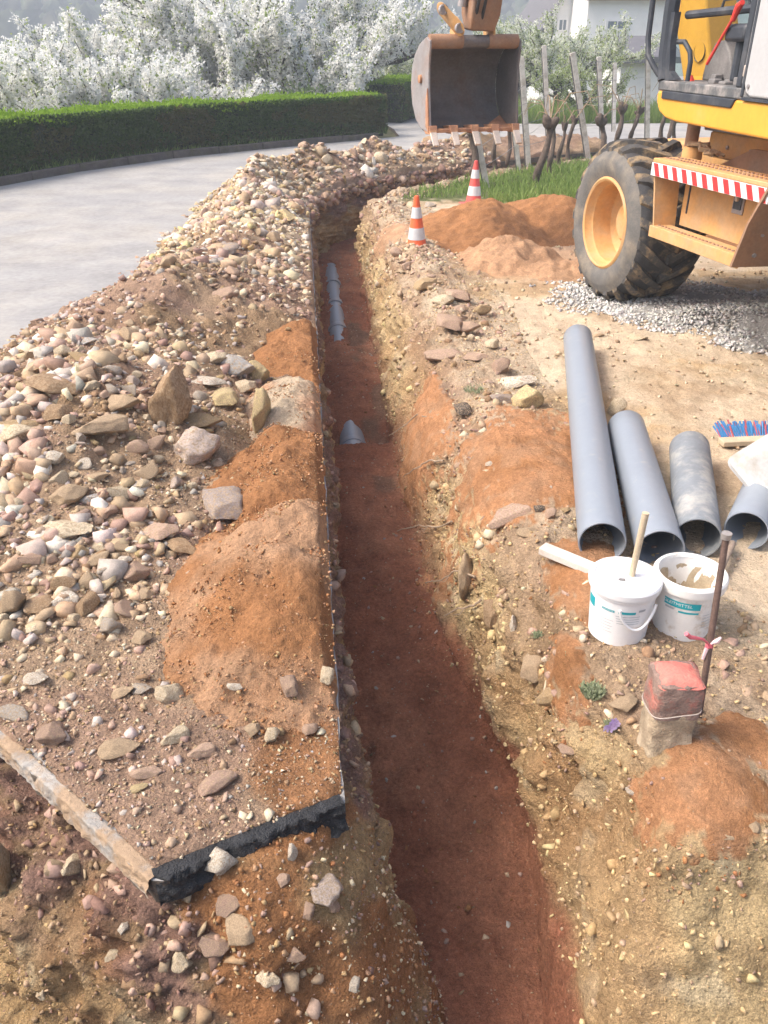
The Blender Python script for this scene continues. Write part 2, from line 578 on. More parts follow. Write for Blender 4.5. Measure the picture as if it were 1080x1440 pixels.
PATH = smooth_path([(rim_x(-0.6), -0.6), (rim_x(10.1), 10.1), (-0.45, 11.1), (0.19, 11.97), (1.15, 13.07), (2.6, 14.4), (5.4, 16.0)], 0.02, 0.16)
_seg = np.linalg.norm(np.diff(PATH, axis=0), axis=1)
PS = np.concatenate([[0], np.cumsum(_seg)]) - 0.6            # PS is about y while the trench runs straight
PT = np.gradient(PATH, axis=0)
PT /= np.linalg.norm(PT, axis=1)[:, None]
PN = np.stack([PT[:, 1], -PT[:, 0]], -1)                     # to the right of the path


def path_at(s):
    return (np.stack([np.interp(s, PS, PATH[:, k]) for k in (0, 1)], -1), np.stack([np.interp(s, PS, PN[:, k]) for k in (0, 1)], -1))


def to_sw(x, y):
    """(distance along the trench, distance to the left of its left rim)"""
    x, y = np.broadcast_arrays(np.asarray(x, float), np.asarray(y, float))
    sh = x.shape
    q = np.stack([x.ravel(), y.ravel()], -1)
    P = PATH[::4]
    S, N = PS[::4], PN[::4]
    best_s, best_w = np.zeros(len(q)), np.zeros(len(q))
    for a in range(0, len(q), 20000):
        d = q[a:a + 20000, None, :] - P[None]
        i = (d ** 2).sum(-1).argmin(1)
        dd = q[a:a + 20000] - P[i]
        T = np.stack([-N[i][:, 1], N[i][:, 0]], -1)
        best_s[a:a + 20000] = S[i] + (dd * T).sum(-1)
        best_w[a:a + 20000] = -(dd * N[i]).sum(-1)
    return best_s.reshape(sh), best_w.reshape(sh)


def graded(a, b, d0, d1, y0=1.0, y1=10.0):
    r = [a]
    while r[-1] < b:
        t = min(1, max(0, (r[-1] - y0) / (y1 - y0)))
        r.append(r[-1] + d0 + (d1 - d0) * t)
    return np.array(r)


# soil colours (base colours of the stuff itself)
C_TAN = np.array((0.43, 0.30, 0.195))
C_BROWN = np.array((0.32, 0.215, 0.125))
C_PALE = np.array((0.56, 0.445, 0.315))
C_MAUVE = np.array((0.27, 0.165, 0.125))
C_YCLAY = np.array((0.57, 0.425, 0.23))
C_RED = np.array((0.37, 0.178, 0.078))
C_REDLT = np.array((0.46, 0.275, 0.16))
C_REDFLOOR = np.array((0.30, 0.122, 0.068))  # deeper red for the sand of the trench floor
C_OCHRE = np.array((0.42, 0.285, 0.145))
C_CREAM = np.array((0.66, 0.55, 0.36))


def grid_normals(P):
    du = np.gradient(P, axis=0)
    dv = np.gradient(P, axis=1)
    n = np.cross(du, dv)
    return n / np.maximum(np.linalg.norm(n, axis=-1), 1e-9)[..., None]


def resample_profile(ctrl, n):
    c = np.asarray(ctrl, float)
    seg = np.linalg.norm(np.diff(c, axis=0), axis=1)
    s = np.concatenate([[0], np.cumsum(seg)])
    t = np.linspace(0, s[-1], n)
    return np.stack([np.interp(t, s, c[:, k]) for k in range(c.shape[1])], -1)


def lerp_tables(keys, tabs, s):
    """control-point tables interpolated between stations"""
    tabs = np.asarray(tabs, float)
    out = np.empty((len(s),) + tabs.shape[1:])
    for i in range(tabs.shape[1]):
        for k in range(tabs.shape[2]):
            out[:, i, k] = np.interp(s, keys, tabs[:, i, k])
    return out


def lumps(P, seed, amp=1.0):
    """broken-ground relief: hollows, clods and crumbs"""
    x, y, z = P[..., 0], P[..., 1], P[..., 2]
    d, v = cells(x * 9 + 0.4 * vnoise(x * 8, y * 8, z * 8), y * 9, z * 11, seed)
    d2, v2 = cells(x * 24, y * 24, z * 28, seed + 3)
    return amp * (0.045 * fbm(x * 3.1, y * 3.1, z * 4, 3, seed) + 0.035 * v * sstep(0.62, 0.25, d) + 0.016 * v2 * sstep(0.6, 0.2, d2) + 0.012 * fbm(x * 28, y * 28, z * 28, 3, seed + 1, 0.6) - 0.012)


def ground_h(x, y):
    x, y = np.asarray(x, float), np.asarray(y, float)
    h = 0.018 * fbm(x * 0.9, y * 0.9, 0, 3, 100) + 0.010 * fbm(x * 5, y * 5, 0, 3, 101)
    return h


def ground_fine(x, y):
    d, v = cells(x * 16, y * 16, 0, 103)
    return 0.006 * fbm(x * 22, y * 22, 0, 3, 102) + 0.008 * v * sstep(0.45, 0.1, d) * (v > 0.6)


def ground_col(gx, gy):
    n = fbm(gx * 1.1, gy * 1.1, 0, 4, 110)
    n2 = fbm(gx * 7, gy * 7, 0, 3, 111)
    c = mixc(C_PALE * 1.0, np.array((0.50, 0.355, 0.205)), sstep(-0.2, 0.5, n + 0.3 * n2))
    c = mixc(c, np.array((0.60, 0.50, 0.36)), 0.6 * sstep(0.1, 0.5, n2))
    c = mixc(c, np.array((0.36, 0.25, 0.15)), 0.55 * sstep(0.2, 0.6, fbm(gx * 2.6, gy * 2.6, 0, 3, 112)))
    dr = np.minimum(np.hypot(gx - 0.9, (gy - 7.4) * 0.8), np.hypot(gx - 1.2, gy - 6.9))
    c = mixc(c, C_REDLT * 1.0, 0.85 * sstep(1.1, 0.45, dr + 0.25 * n))
    c = mixc(c, np.array((0.10, 0.12, 0.04)), sstep(9.7, 10.3, gy + 0.3 * n2 - 0.35 * (gx - 0.5)))
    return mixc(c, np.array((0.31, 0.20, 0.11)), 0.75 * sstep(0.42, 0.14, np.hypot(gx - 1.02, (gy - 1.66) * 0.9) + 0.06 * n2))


# ---- trench floor, right wall, right rim: one surface
# tables: (distance right of the left rim, height)
R_KEYS = [0.2, 0.78, 1.02, 1.25, 1.7, 2.0, 2.3, 2.64, 3.2, 4.6, 4.85, 5.3, 6.6, 6.9, 9.6, 10.6, 12, 18]
R_TABS = [
    [(-.30, -.82), (.10, -.82), (.35, -.82), (.46, -.82), (.70, -.84), (.95, -.85), (1.25, -.80), (1.55, -.30), (1.80, .00), (2.10, .00)],
    [(-.25, -.79), (.10, -.79), (.36, -.79), (.50, -.79), (.62, -.76), (.80, -.76), (1.10, -.72), (1.40, -.25), (1.60, .01), (1.85, .00)],
    [(-.20, -.77), (.10, -.77), (.37, -.77), (.52, -.77), (.60, -.56), (.67, -.44), (.90, -.38), (1.25, -.20), (1.50, .00), (1.78, .00)],
    [(-.15, -.76), (.10, -.76), (.38, -.76), (.54, -.76), (.62, -.46), (.69, -.22), (.78, -.07), (1.00, -.03), (1.35, .01), (1.70, .00)],
    [(-.10, -.74), (.08, -.74), (.40, -.74), (.60, -.73), (.63, -.42), (.67, -.18), (.73, -.05), (.90, -.012), (1.10, .012), (1.45, .00)],
    [(-.10, -.72), (.08, -.72), (.42, -.72), (.625, -.71), (.64, -.42), (.67, -.18), (.72, -.05), (.88, -.01), (1.08, .012), (1.40, .00)],
    [(-.08, -.68), (.08, -.68), (.36, -.68), (.56, -.67), (.60, -.38), (.64, -.15), (.72, -.05), (.86, .0), (1.02, .015), (1.30, .00)],
    [(-.07, -.63), (.08, -.63), (.32, -.63), (.50, -.62), (.55, -.37), (.60, -.16), (.70, -.05), (.84, .0), (1.01, .015), (1.28, .00)],
    [(-.06, -.58), (.08, -.58), (.28, -.57), (.455, -.57), (.51, -.36), (.57, -.17), (.67, -.05), (.82, .01), (1.00, .015), (1.25, .00)],
    [(-.06, -.54), (.08, -.53), (.26, -.52), (.42, -.53), (.48, -.36), (.55, -.17), (.64, -.04), (.80, .02), (1.00, .02), (1.25, .00)],
    [(-.06, -.70), (.08, -.69), (.26, -.69), (.45, -.69), (.50, -.40), (.56, -.18), (.64, -.03), (.80, .04), (1.00, .03), (1.28, .00)],
    [(-.06, -.60), (.08, -.595), (.26, -.585), (.45, -.595), (.51, -.38), (.57, -.17), (.66, -.02), (.84, .07), (1.05, .05), (1.35, .00)],
    [(-.06, -.60), (.08, -.595), (.26, -.585), (.48, -.595), (.53, -.38), (.58, -.17), (.67, .00), (.86, .10), (1.10, .06), (1.40, .00)],
    [(-.06, -.65), (.08, -.645), (.26, -.64), (.48, -.645), (.54, -.38), (.59, -.17), (.68, .00), (.86, .10), (1.10, .06), (1.40, .00)],
    [(-.06, -.66), (.08, -.655), (.28, -.65), (.54, -.655), (.58, -.38), (.62, -.17), (.70, .00), (.84, .06), (1.05, .04), (1.35, .00)],
    [(-.06, -.62), (.08, -.62), (.28, -.62), (.52, -.62), (.56, -.38), (.60, -.17), (.68, .00), (.80, .03), (.95, .03), (1.15, .00)],
    [(-.06, -.62), (.08, -.62), (.28, -.62), (.50, -.62), (.54, -.38), (.58, -.17), (.64, .00), (.74, .03), (.86, .02), (1.02, .00)],
    [(-.06, -.62), (.08, -.62), (.28, -.62), (.50, -.62), (.54, -.38), (.58, -.17), (.64, .00), (.74, .03), (.86, .02), (1.02, .00)],
]
s_r = graded(0.2, 17.0, 0.013, 0.06, 1.6, 11)
ctrl = lerp_tables(R_KEYS, R_TABS, s_r)
NP_R = 250
prof = np.stack([resample_profile(c, NP_R) for c in ctrl])
base, nrm2 = path_at(s_r)
PR = np.concatenate([base[:, None, :] + nrm2[:, None, :] * prof[..., :1], prof[..., 1:2]], -1)
A_R = prof[..., 0]
Z_R = prof[..., 1]
S_R = np.broadcast_to(s_r[:, None], A_R.shape)
wallness = sstep(-0.66, -0.50, Z_R - 0.10 * sstep(2.2, 1.2, S_R) * 0) * sstep(0.40, 0.56, A_R)
N_R = grid_normals(PR)
if N_R[100, 60, 2] < 0: N_R = -N_R
x, y, z = PR[..., 0], PR[..., 1], PR[..., 2]
rimness = sstep(-0.15, 0.0, Z_R)
edge_fade = 1 - sstep(0.8, 1.0, np.linspace(0, 1, NP_R))[None, :]
amp = 0.12 + 0.95 * wallness * (1 - 0.35 * rimness)
PR0 = PR.copy()
PATCHES = [
    ('sand_patch', .94, 3.15, .44, .54, .045, C_RED * 1.02, 'broad red sand lobe sliding over the right edge left of the longest pipe', 150),
    ('sand_patch', .54, 4.05, .13, .5, .025, C_RED * 1.0, 'red sand stain high on the right wall beside the emerging pipe', 151),
    ('sand_patch', .88, 2.30, .17, .26, .025, C_RED * 1.0, 'small red sand lobe under the white plank', 152),
    ('sand_patch', .71, 1.94, .06, .17, .02, C_RED * .95, 'narrow red sand patch in the wall left of the green plants', 153),
    ('sand_patch', .93, 1.36, .20, .15, .014, C_RED * .95, 'wide red sand patch on the slope below the boundary stone', 154),
    ('sand_patch', 1.06, 1.52, .12, .10, .03, C_RED * 1.0, 'small red sand patch right below the boundary stone', 155),
    ('sand_patch', .80, 8.0, .24, .5, .035, C_REDLT, 'pale red sand between the orange cone and the trench', 156),
]


def patch_q(spec):
    _, uc, sc, ur, sr, thick, _c, _l, seed = spec
    nz = fbm(PR0[..., 0] * 4, PR0[..., 1] * 4, PR0[..., 2] * 4, 4, seed)
    nz2 = fbm(PR0[..., 0] * 19, PR0[..., 1] * 19, PR0[..., 2] * 19, 3, seed + 7)
    return 1.0 - np.hypot((A_R - uc) / ur, (S_R - sc) / sr) + 0.36 * nz + 0.14 * nz2, nz


smooth_m = np.zeros(A_R.shape)
for sp in PATCHES:
    smooth_m = np.maximum(smooth_m, sstep(-0.2, 0.2, patch_q(sp)[0]))
amp = amp * (1 - 0.45 * sstep(1.7, 1.2, S_R) * wallness)
disp = lumps(PR, 3) * amp * (0.25 + 0.75 * edge_fade) * (1 - 0.80 * smooth_m)
streak = sstep(2.6, 1.6, S_R) * wallness * (1 - rimness)
disp += streak * (0.022 * fbm(y * 9, z * 1.6, 0, 3, 41) + 0.010 * np.abs(fbm(y * 26, z * 4, 0, 2, 42)))
disp += wallness * (1 - rimness) * 0.03 * fbm(y * 2.2, z * 1.2, 0, 2, 40)
floor_m = sstep(0.6, 0.3, wallness)
dfl, vfl = cells(x * 12, y * 9, 0, 43)
dfl2, vfl2 = cells(x * 30, y * 30, 0, 44)
disp += floor_m * (0.022 * fbm(x * 4, y * 2.6, 0, 3, 8) + 0.013 * np.abs(fbm(x * 3, y * 8, 0, 3, 12)) + 0.008 * fbm(x * 22, y * 16, 0, 3, 9) + 0.016 * (vfl > .8) * sstep(0.5, 0.15, dfl) + 0.009 * (vfl2 > .7) * sstep(0.5, 0.1, dfl2))
PR = PR + N_R * disp[..., None]
PR[..., 2] += 0.060 * sstep(0.26, 0.06, np.hypot(PR[..., 0] - 0.73, (PR[..., 1] - 1.53) * 1.0)) * sstep(-0.3, -0.12, PR[..., 2])
tt = np.linspace(0, 1, NP_R)[None, :]
gh = ground_h(PR[..., 0], PR[..., 1]) + ground_fine(PR[..., 0], PR[..., 1])
lip = sstep(0.80, 0.93, tt) * np.ones_like(A_R)
PR[..., 2] = PR[..., 2] * (1 - lip) + (gh + 0.003 - 0.02 * sstep(0.985, 1.0, tt)) * lip
# colours: red bedding sand on the floor, yellow clay low in the wall, rubbly brown above, dry pale soil on top
n1 = fbm(x * 2.3, y * 2.3, z * 3, 4, 50)
n2 = fbm(x * 9, y * 9, z * 9, 3, 51)
floorc = mixc(C_REDFLOOR, np.array((0.38, 0.17, 0.095)), sstep(-0.3, 0.6, n1))
floorc = mixc(floorc, np.array((0.20, 0.13, 0.085)), 0.7 * sstep(0.25, 0.6, fbm(x * 3.5, y * 2.0, 0, 3, 77)) * sstep(0.24, 0.30, A_R))
clay = mixc(C_YCLAY, C_OCHRE, sstep(-0.2, 0.5, n1))
clay = mixc(clay, C_CREAM * 1.0, 0.6 * sstep(0.25, 0.6, n2))
upper = mixc(C_TAN, C_BROWN, sstep(-0.1, 0.6, n1 + 0.4 * n2))
upper = mixc(upper, C_MAUVE * 1.3, 0.5 * sstep(0.2, 0.6, fbm(x * 5, y * 5, z * 7, 3, 52)))
topc = mixc(C_PALE, C_TAN, sstep(-0.3, 0.5, n2))
wallc = mixc(clay, upper, sstep(-0.42, -0.12, Z_R + 0.10 * n1 - 0.18 * sstep(2.0, 1.3, S_R) - 0.1))
wallc = mixc(wallc, topc, sstep(-0.06, 0.03, Z_R + 0.03 * n2))
wallc = mixc(wallc, C_YCLAY * 1.1, 0.55 * sstep(5.0, 6.0, S_R) * sstep(8.5, 7.2, S_R) * sstep(-0.5, -0.3, Z_R) * sstep(-0.02, -0.15, Z_R))
redstain = sstep(0.15, 0.55, fbm(x * 1.7, y * 1.7, z * 1.7, 3, 60)) * sstep(0.05, -0.1, Z_R)
wallc = mixc(wallc, C_RED * 0.85, 0.40 * redstain)
COL_R = mixc(floorc, wallc, wallness * sstep(-0.62, -0.52, Z_R + 0.05 * n2 + (0.12 * sstep(2.2, 1.2, S_R) * 0)))
COL_R = mixc(COL_R, ground_col(x, y), lip * 0.9)
o = np_mesh('trench', PR.reshape(-1, 3), grid_faces(*A_R.shape), SOIL, smooth=True, col=COL_R)
tag(o, 'narrow trench with a red sand floor and a yellow clay right wall', kind='structure')


# ---- left wall of the trench and, round the corner of the asphalt, the bank of the pit in front
SLAB_E = [(-0.0986, 1.39), (-0.51, 1.18), (-1.0, 1.59), (-2.3, 2.55)]
lp = [tuple(p) for p in PATH[(PS > 1.42)][::-1]] + SLAB_E
lp = smooth_path(lp, 0.012, 0.018)
ls = np.concatenate([[0], np.cumsum(np.linalg.norm(np.diff(lp, axis=0), axis=1))])
i0 = int(np.argmin(((lp - np.array(SLAB_E[0])) ** 2).sum(1)))
i1 = int(np.argmin(((lp - np.array(SLAB_E[1])) ** 2).sum(1)))
i2 = int(np.argmin(((lp - np.array(SLAB_E[2])) ** 2).sum(1)))
keep_i = np.concatenate([np.arange(0, max(1, i0 - 260), 4), np.arange(max(1, i0 - 260), len(lp))])
T = np.gradient(lp, axis=0)
T /= np.linalg.norm(T, axis=1)[:, None]
NO = np.stack([-T[:, 1], T[:, 0]], -1)                        # outward: into the trench / the pit
ker = np.exp(-0.5 * (np.arange(-40, 41) * 0.012 / 0.13) ** 2)
ker /= ker.sum()
NO = np.stack([np.convolve(np.pad(NO[:, k], 40, mode='edge'), ker, 'valid') for k in (0, 1)], -1)
NO /= np.linalg.norm(NO, axis=1)[:, None]
sE0, sE1, sE2 = ls[i0], ls[i1], ls[i2]
L_KEYS = [0, sE0 - 0.5, sE0 - 0.06, sE0 + 0.12, sE0 + 0.26, sE1 - 0.03, sE1 + 0.10, sE1 + 0.35, sE2, ls[-1]]
L_TABS = [
    [(-.03, -.03), (.0, -.10), (.01, -.22), (.015, -.34), (.02, -.60), (.03, -.90)],
    [(-.03, -.03), (.0, -.10), (.015, -.22), (.02, -.34), (.03, -.60), (.05, -.90)],
    [(-.03, -.03), (.01, -.10), (.06, -.22), (.11, -.34), (.20, -.60), (.28, -.95)],
    [(-.03, -.03), (.04, -.045), (.15, -.12), (.26, -.29), (.38, -.56), (.50, -1.0)],
    [(-.03, -.03), (.04, -.030), (.15, -.10), (.28, -.30), (.38, -.56), (.52, -1.05)],
    [(-.03, -.03), (-.015, -.09), (.06, -.20), (.16, -.36), (.28, -.62), (.44, -1.1)],
    [(-.03, -.03), (-.03, -.09), (.03, -.19), (.12, -.34), (.26, -.62), (.42, -1.1)],
    [(-.03, -.03), (-.03, -.09), (.06, -.18), (.18, -.33), (.32, -.60), (.44, -1.1)],
    [(-.03, -.03), (-.03, -.09), (.05, -.17), (.18, -.32), (.30, -.58), (.40, -1.1)],
    [(-.03, -.03), (-.03, -.09), (.05, -.17), (.18, -.32), (.30, -.58), (.40, -1.1)],
]
lp, NO, ls = lp[keep_i], NO[keep_i], ls[keep_i]
ctrl = lerp_tables(L_KEYS, L_TABS, ls)
NP_L = 130
prof = np.stack([resample_profile(c, NP_L) for c in ctrl])
PL = np.concatenate([lp[:, None, :] + NO[:, None, :] * prof[..., :1], prof[..., 1:2]], -1)
SL = np.broadcast_to(ls[:, None], prof.shape[:2]) - sE0      # <0 along the trench, >0 round the pit
ZL, OL = prof[..., 1], prof[..., 0]
NL = grid_normals(PL)
flip = np.sign((NL[..., :2] * NO[:, None, :]).sum(-1))
flip[flip == 0] = 1
NL = NL * flip[..., None]
x, y, z = PL[..., 0], PL[..., 1], PL[..., 2]
n1 = fbm(x * 3, y * 3, z * 4, 4, 70)
n2 = fbm(x * 11, y * 11, z * 11, 3, 71)
E01 = sE1 - sE0
spill = sstep(-0.22, -0.02, SL) * sstep(E01 * 1.02, E01 * 0.72, SL + 0.16 * n1 + 0.35 * np.clip(-ZL - 0.24, 0, 1) * 0.9) * sstep(-0.88, -0.62, ZL + 0.25 * sstep(0.3, 0.0, SL))
spill = np.clip(spill, 0, 1)
under = sstep(-0.02, -0.10, ZL)
disp = lumps(PL, 5, 1.35) * (1 - 0.78 * spill) * under * np.where(SL < -0.1, 0.75 + 0.9 * sstep(-7.5, -8.6, SL), 1.15)
disp += 0.05 * sstep(0.0, 0.3, SL) * under * (1 - spill) * fbm(x * 5, y * 5, z * 3, 3, 73)
disp += 0.02 * spill * (0.6 + fbm(x * 4, y * 4, z * 4, 3, 74))
PL = PL + NL * disp[..., None]
mauve = mixc(C_MAUVE, C_BROWN * 0.9, sstep(-0.1, 0.5, n2))
clay = mixc(C_OCHRE * 1.05, C_BROWN, sstep(-0.1, 0.7, n1))
clay = mixc(clay, C_CREAM * 0.8, 0.55 * sstep(0.3, 0.65, n2))
CL = mixc(mauve, clay, sstep(-0.20, -0.32, ZL + 0.07 * n1))
CL = mixc(CL, C_RED * 0.8, 0.45 * sstep(0.1, 0.5, fbm(x * 4, y * 4, z * 4, 3, 75)) * sstep(0.05, 0.3, SL))
spc = mixc(C_RED * 0.92, C_OCHRE * 0.95, sstep(0.0, 0.5, fbm(x * 3.5, y * 3.5, z * 3.5, 3, 76)))
CL = mixc(CL, spc, sstep(0.25, 0.6, spill + 0.2 * n2))
o = np_mesh('pit_bank', PL.reshape(-1, 3), grid_faces(*ZL.shape), SOIL, smooth=True, col=CL)
tag(o, 'broken earth bank under the cut asphalt edge', kind='structure')

# bottom of the pit, where the camera's own ground has been dug away
V = []
gx, gy = np.meshgrid(np.linspace(-2.6, 1.8, 90), np.linspace(-0.6, 2.6, 70), indexing='ij')
gz = -0.98 + 0.04 * fbm(gx * 3, gy * 3, 0, 3, 81)
o = np_mesh('pit_floor', np.stack([gx, gy, gz], -1).reshape(-1, 3), grid_faces(90, 70), SOIL, smooth=True, col=mixc(C_BROWN * 0.8, C_RED * 0.6, sstep(-0.3, 0.4, fbm(gx * 2, gy * 2, 0, 3, 82))))
tag(o, kind='structure')

# ---- the road: an asphalt slab, cut clean along the trench
hedge_line = [(-7.6, 5.2), (-6.6, 7.6), (-5.7, 9.6), (-4.89, 11.21), (-4.39, 12.46), (-3.27, 14.18), (-1.74, 15.71), (0.14, 17.44)]
def jag(pts, step, a, seed):
    pts = np.asarray(pts, float)
    s = np.concatenate([[0], np.cumsum(np.linalg.norm(np.diff(pts, axis=0), axis=1))])
    t = np.linspace(0, s[-1], max(2, int(s[-1] / step)))
    p = np.stack([np.interp(t, s, pts[:, k]) for k in (0, 1)], -1)
    j = np.stack([fbm(t * 14, seed, 0, 3, seed), fbm(t * 14, seed + 4, 0, 3, seed + 1)], -1) * a
    j[0] = j[-1] = 0
    return p + j
cut = PATH[PS > 1.40]
cut = cut[::3] + np.stack([0.004 * fbm(PS[PS > 1.40][::3] * 9, 0, 0, 2, 4)] * 2, -1) * PN[PS > 1.40][::3]
E0 = np.array(SLAB_E[0])
edge01 = jag([SLAB_E[0], SLAB_E[1]], 0.012, 0.012, 91)
edge12 = jag(SLAB_E[1:], 0.012, 0.016, 95)
outer = [(-2.9, 2.6), (-9.5, 2.4), (-9.5, 4.0)]
far = [tuple(p) for p in hedge_line] + [(0.30, 17.62), (0.2, 19.2), (-0.6, 24), (1.6, 24), (1.9, 20.6), (4, 20.4), (9, 20.8), (16, 22.0), (16, 17.2), (9, 16.9)]
poly = [tuple(p) for p in cut[::-1]] + [tuple(p) for p in edge01] + [tuple(p) for p in edge12[1:]] + outer + far
bm = bmesh.new()
vt = [bm.verts.new((p[0], p[1], 0.0)) for p in poly]
vb = [bm.verts.new((p[0], p[1], -0.075)) for p in poly]
f = bm.faces.new(vt)
nE = len(poly)
for i in range(nE):
    j = (i + 1) % nE
    q = bm.faces.new((vt[i], vb[i], vb[j], vt[j]))
    q.material_index = 1
nc = len(cut)
bm.normal_update()
if f.normal.z < 0: f.normal_flip()
bmesh.ops.triangulate(bm, faces=[f])
bmesh.ops.recalc_face_normals(bm, faces=bm.faces)
me = bpy.data.meshes.new('road')
bm.to_mesh(me); bm.free()
me.materials.append(ASPHALT)
me.materials.append(TAR_DUSTY)
road = link(bpy.data.objects.new('road', me))
tag(road, kind='structure')


# the broken faces of the slab, rough and proud of the clean slab by some millimetres
def rough_edge(name, pts, mat, seed, top=0.006, h=0.085, lean=0.0, amp=0.014, parent=None):
    pts = np.asarray(pts, float)
    s = np.concatenate([[0], np.cumsum(np.linalg.norm(np.diff(pts, axis=0), axis=1))])
    t = np.arange(0, s[-1], 0.006)
    p = np.stack([np.interp(t, s, pts[:, k]) for k in (0, 1)], -1)
    T = np.gradient(p, axis=0)
    T /= np.linalg.norm(T, axis=1)[:, None]
    No = np.stack([-T[:, 1], T[:, 0]], -1)
    m = 22
    prof = np.array([(-0.03, top - .02)] * 1 + [(-0.03 + 0.035 * i / 6, top) for i in range(1, 7)] + [(0.006 + lean * i / 14, top - h * i / 14) for i in range(1, 16)])
    P = np.concatenate([p[:, None] + No[:, None] * prof[None, :, :1], np.broadcast_to(prof[None, :, 1:], (len(p), len(prof), 1))], -1)
    N = np.concatenate([np.broadcast_to(No[:, None], (len(p), len(prof), 2)) * np.clip((prof[None, :, :1] + 0.01) / 0.01, 0, 1), np.full((len(p), len(prof), 1), 0.25)], -1)
    d, v = cells(P[..., 0] * 45, P[..., 1] * 45, P[..., 2] * 45, seed)
    P = P + N * (amp * (0.9 * v * sstep(0.7, 0.2, d) + 0.7 * fbm(P[..., 0] * 25, P[..., 1] * 25, P[..., 2] * 25, 3, seed)))[..., None]
    return np_mesh(name, P.reshape(-1, 3), grid_faces(*P.shape[:2]), mat, parent=parent, smooth=False)
e = rough_edge('broken_tar_edge', [SLAB_E[0], SLAB_E[1]], TAR, 5, 0.008, 0.072, 0.010, 0.017, parent=road)
e['label'] = 'black broken tar face of the asphalt'
e = rough_edge('cement_edge', SLAB_E[1:], CEMENT, 9, 0.006, 0.05, 0.006, 0.007, parent=road)
e['label'] = 'pale cement smear along the cut edge'


# ---- spoil bank on the road, left of the trench and round its bend
def heap_raw(s, w):
    A = np.interp(s, [1.0, 1.9, 2.3, 2.8, 3.4, 4.2, 5, 6.5, 8, 10, 11, 12, 14, 17], [0, 0, .05, .15, .27, .33, .33, .27, .27, .33, .36, .36, .34, .28])
    wi = np.interp(s, [0, 4.6, 5.4, 7], [.30, .28, .0, -.05])
    wc = np.interp(s, [0, 4.5, 6, 9, 10.5, 12], [1.05, 1.0, .72, .62, .60, .55])
    wo = np.interp(s, [0, 3.0, 4.8, 5.7, 6.6, 9.7, 11, 13, 17], [3.2, 2.5, 1.98, 1.72, 1.48, 1.25, 1.2, 1.2, 1.2])
    up = np.clip((w - wi) / (wc - wi), 0, 1)
    dn = np.clip((wo - w) / (wo - wc), 0, 1)
    sh = np.minimum(up, 1) ** 0.85 * np.where(w > wc, dn ** 1.1, 1)
    n = fbm(s * 1.6, w * 1.9, 0, 3, 30)
    h = A * sh * (1 + 0.30 * n)
    h += np.clip(A * 2.5, 0, 1) * np.where(w < wo, 1, 0) * 0.025 * fbm(s * 5, w * 5, 0, 3, 31)
    base = 0.016 + 0.010 * n
    out = (w - wo) / 0.25
    h = h + np.where(out > -1, base - 0.04 * np.clip(out + 1, 0, 3) + 0.02 * fbm(s * 6, w * 6, 0, 3, 33), base)
    return h


def heap_fine(s, w):
    d, v = cells(s * 11, w * 11, 0, 35)
    d2, v2 = cells(s * 30, w * 30, 0, 36)
    k = 0.35 + 0.65 * sstep(2.2, 3.2, s)
    return k * (0.035 * v * sstep(0.6, 0.2, d) * sstep(0.0, 0.3, w) + 0.012 * v2 * sstep(0.6, 0.15, d2)) + 0.006 * fbm(s * 40, w * 40, 0, 3, 37, 0.6)


# red sand tipped along the rim: (x, y, height, slope, stretch along the trench)
MOUNDS = [
    ('big', -0.325, 2.14, 0.235, 0.62, 1.25, -0.335, 2.42, 0.225),
    ('second', -0.40, 3.02, 0.20, 0.60, 1.25, -0.43, 3.22, 0.16),
    ('third', -0.44, 3.72, 0.19, 0.60, 1.25, -0.43, 3.60, 0.15),
    ('fourth', -0.50, 4.55, 0.17, 0.55, 1.5, -0.52, 4.75, 0.15),
]


def mound_h(m, x, y):
    _, ax, ay, h, sl, st, bx, by, bh = m
    d1 = np.hypot(x - ax, (y - ay) / st)
    d2 = np.hypot(x - bx, (y - by) / st)
    n = 0.045 * fbm(x * 4, y * 4, 0, 3, int(ay * 10))
    h1 = h - sl * (np.sqrt(d1 ** 2 + 0.0018) - 0.04) + n
    h2 = bh - sl * (np.sqrt(d2 ** 2 + 0.0018) - 0.04) + n
    return np.maximum(h1, h2)


def left_h(x, y, fine=True):
    """height of everything heaped on the road"""
    s, w = to_sw(x, y)
    h = heap_raw(s, w)
    if fine: h = h + heap_fine(s, w)
    for m in MOUNDS:
        h = np.maximum(h, mound_h(m, np.asarray(x, float), np.asarray(y, float)))
    return h


s_h = graded(1.0, 17.0, 0.014, 0.06, 1.6, 11)
w_h = np.concatenate([np.linspace(0.004, 2.3, 165), np.linspace(2.34, 3.4, 18)])
Sg, Wg = np.meshgrid(s_h, w_h, indexing='ij')
hb, hn = path_at(s_h)
XY = hb[:, None] - hn[:, None] * Wg[..., None]
H = heap_raw(Sg, Wg) + heap_fine(Sg, Wg)
X, Y = XY[..., 0], XY[..., 1]
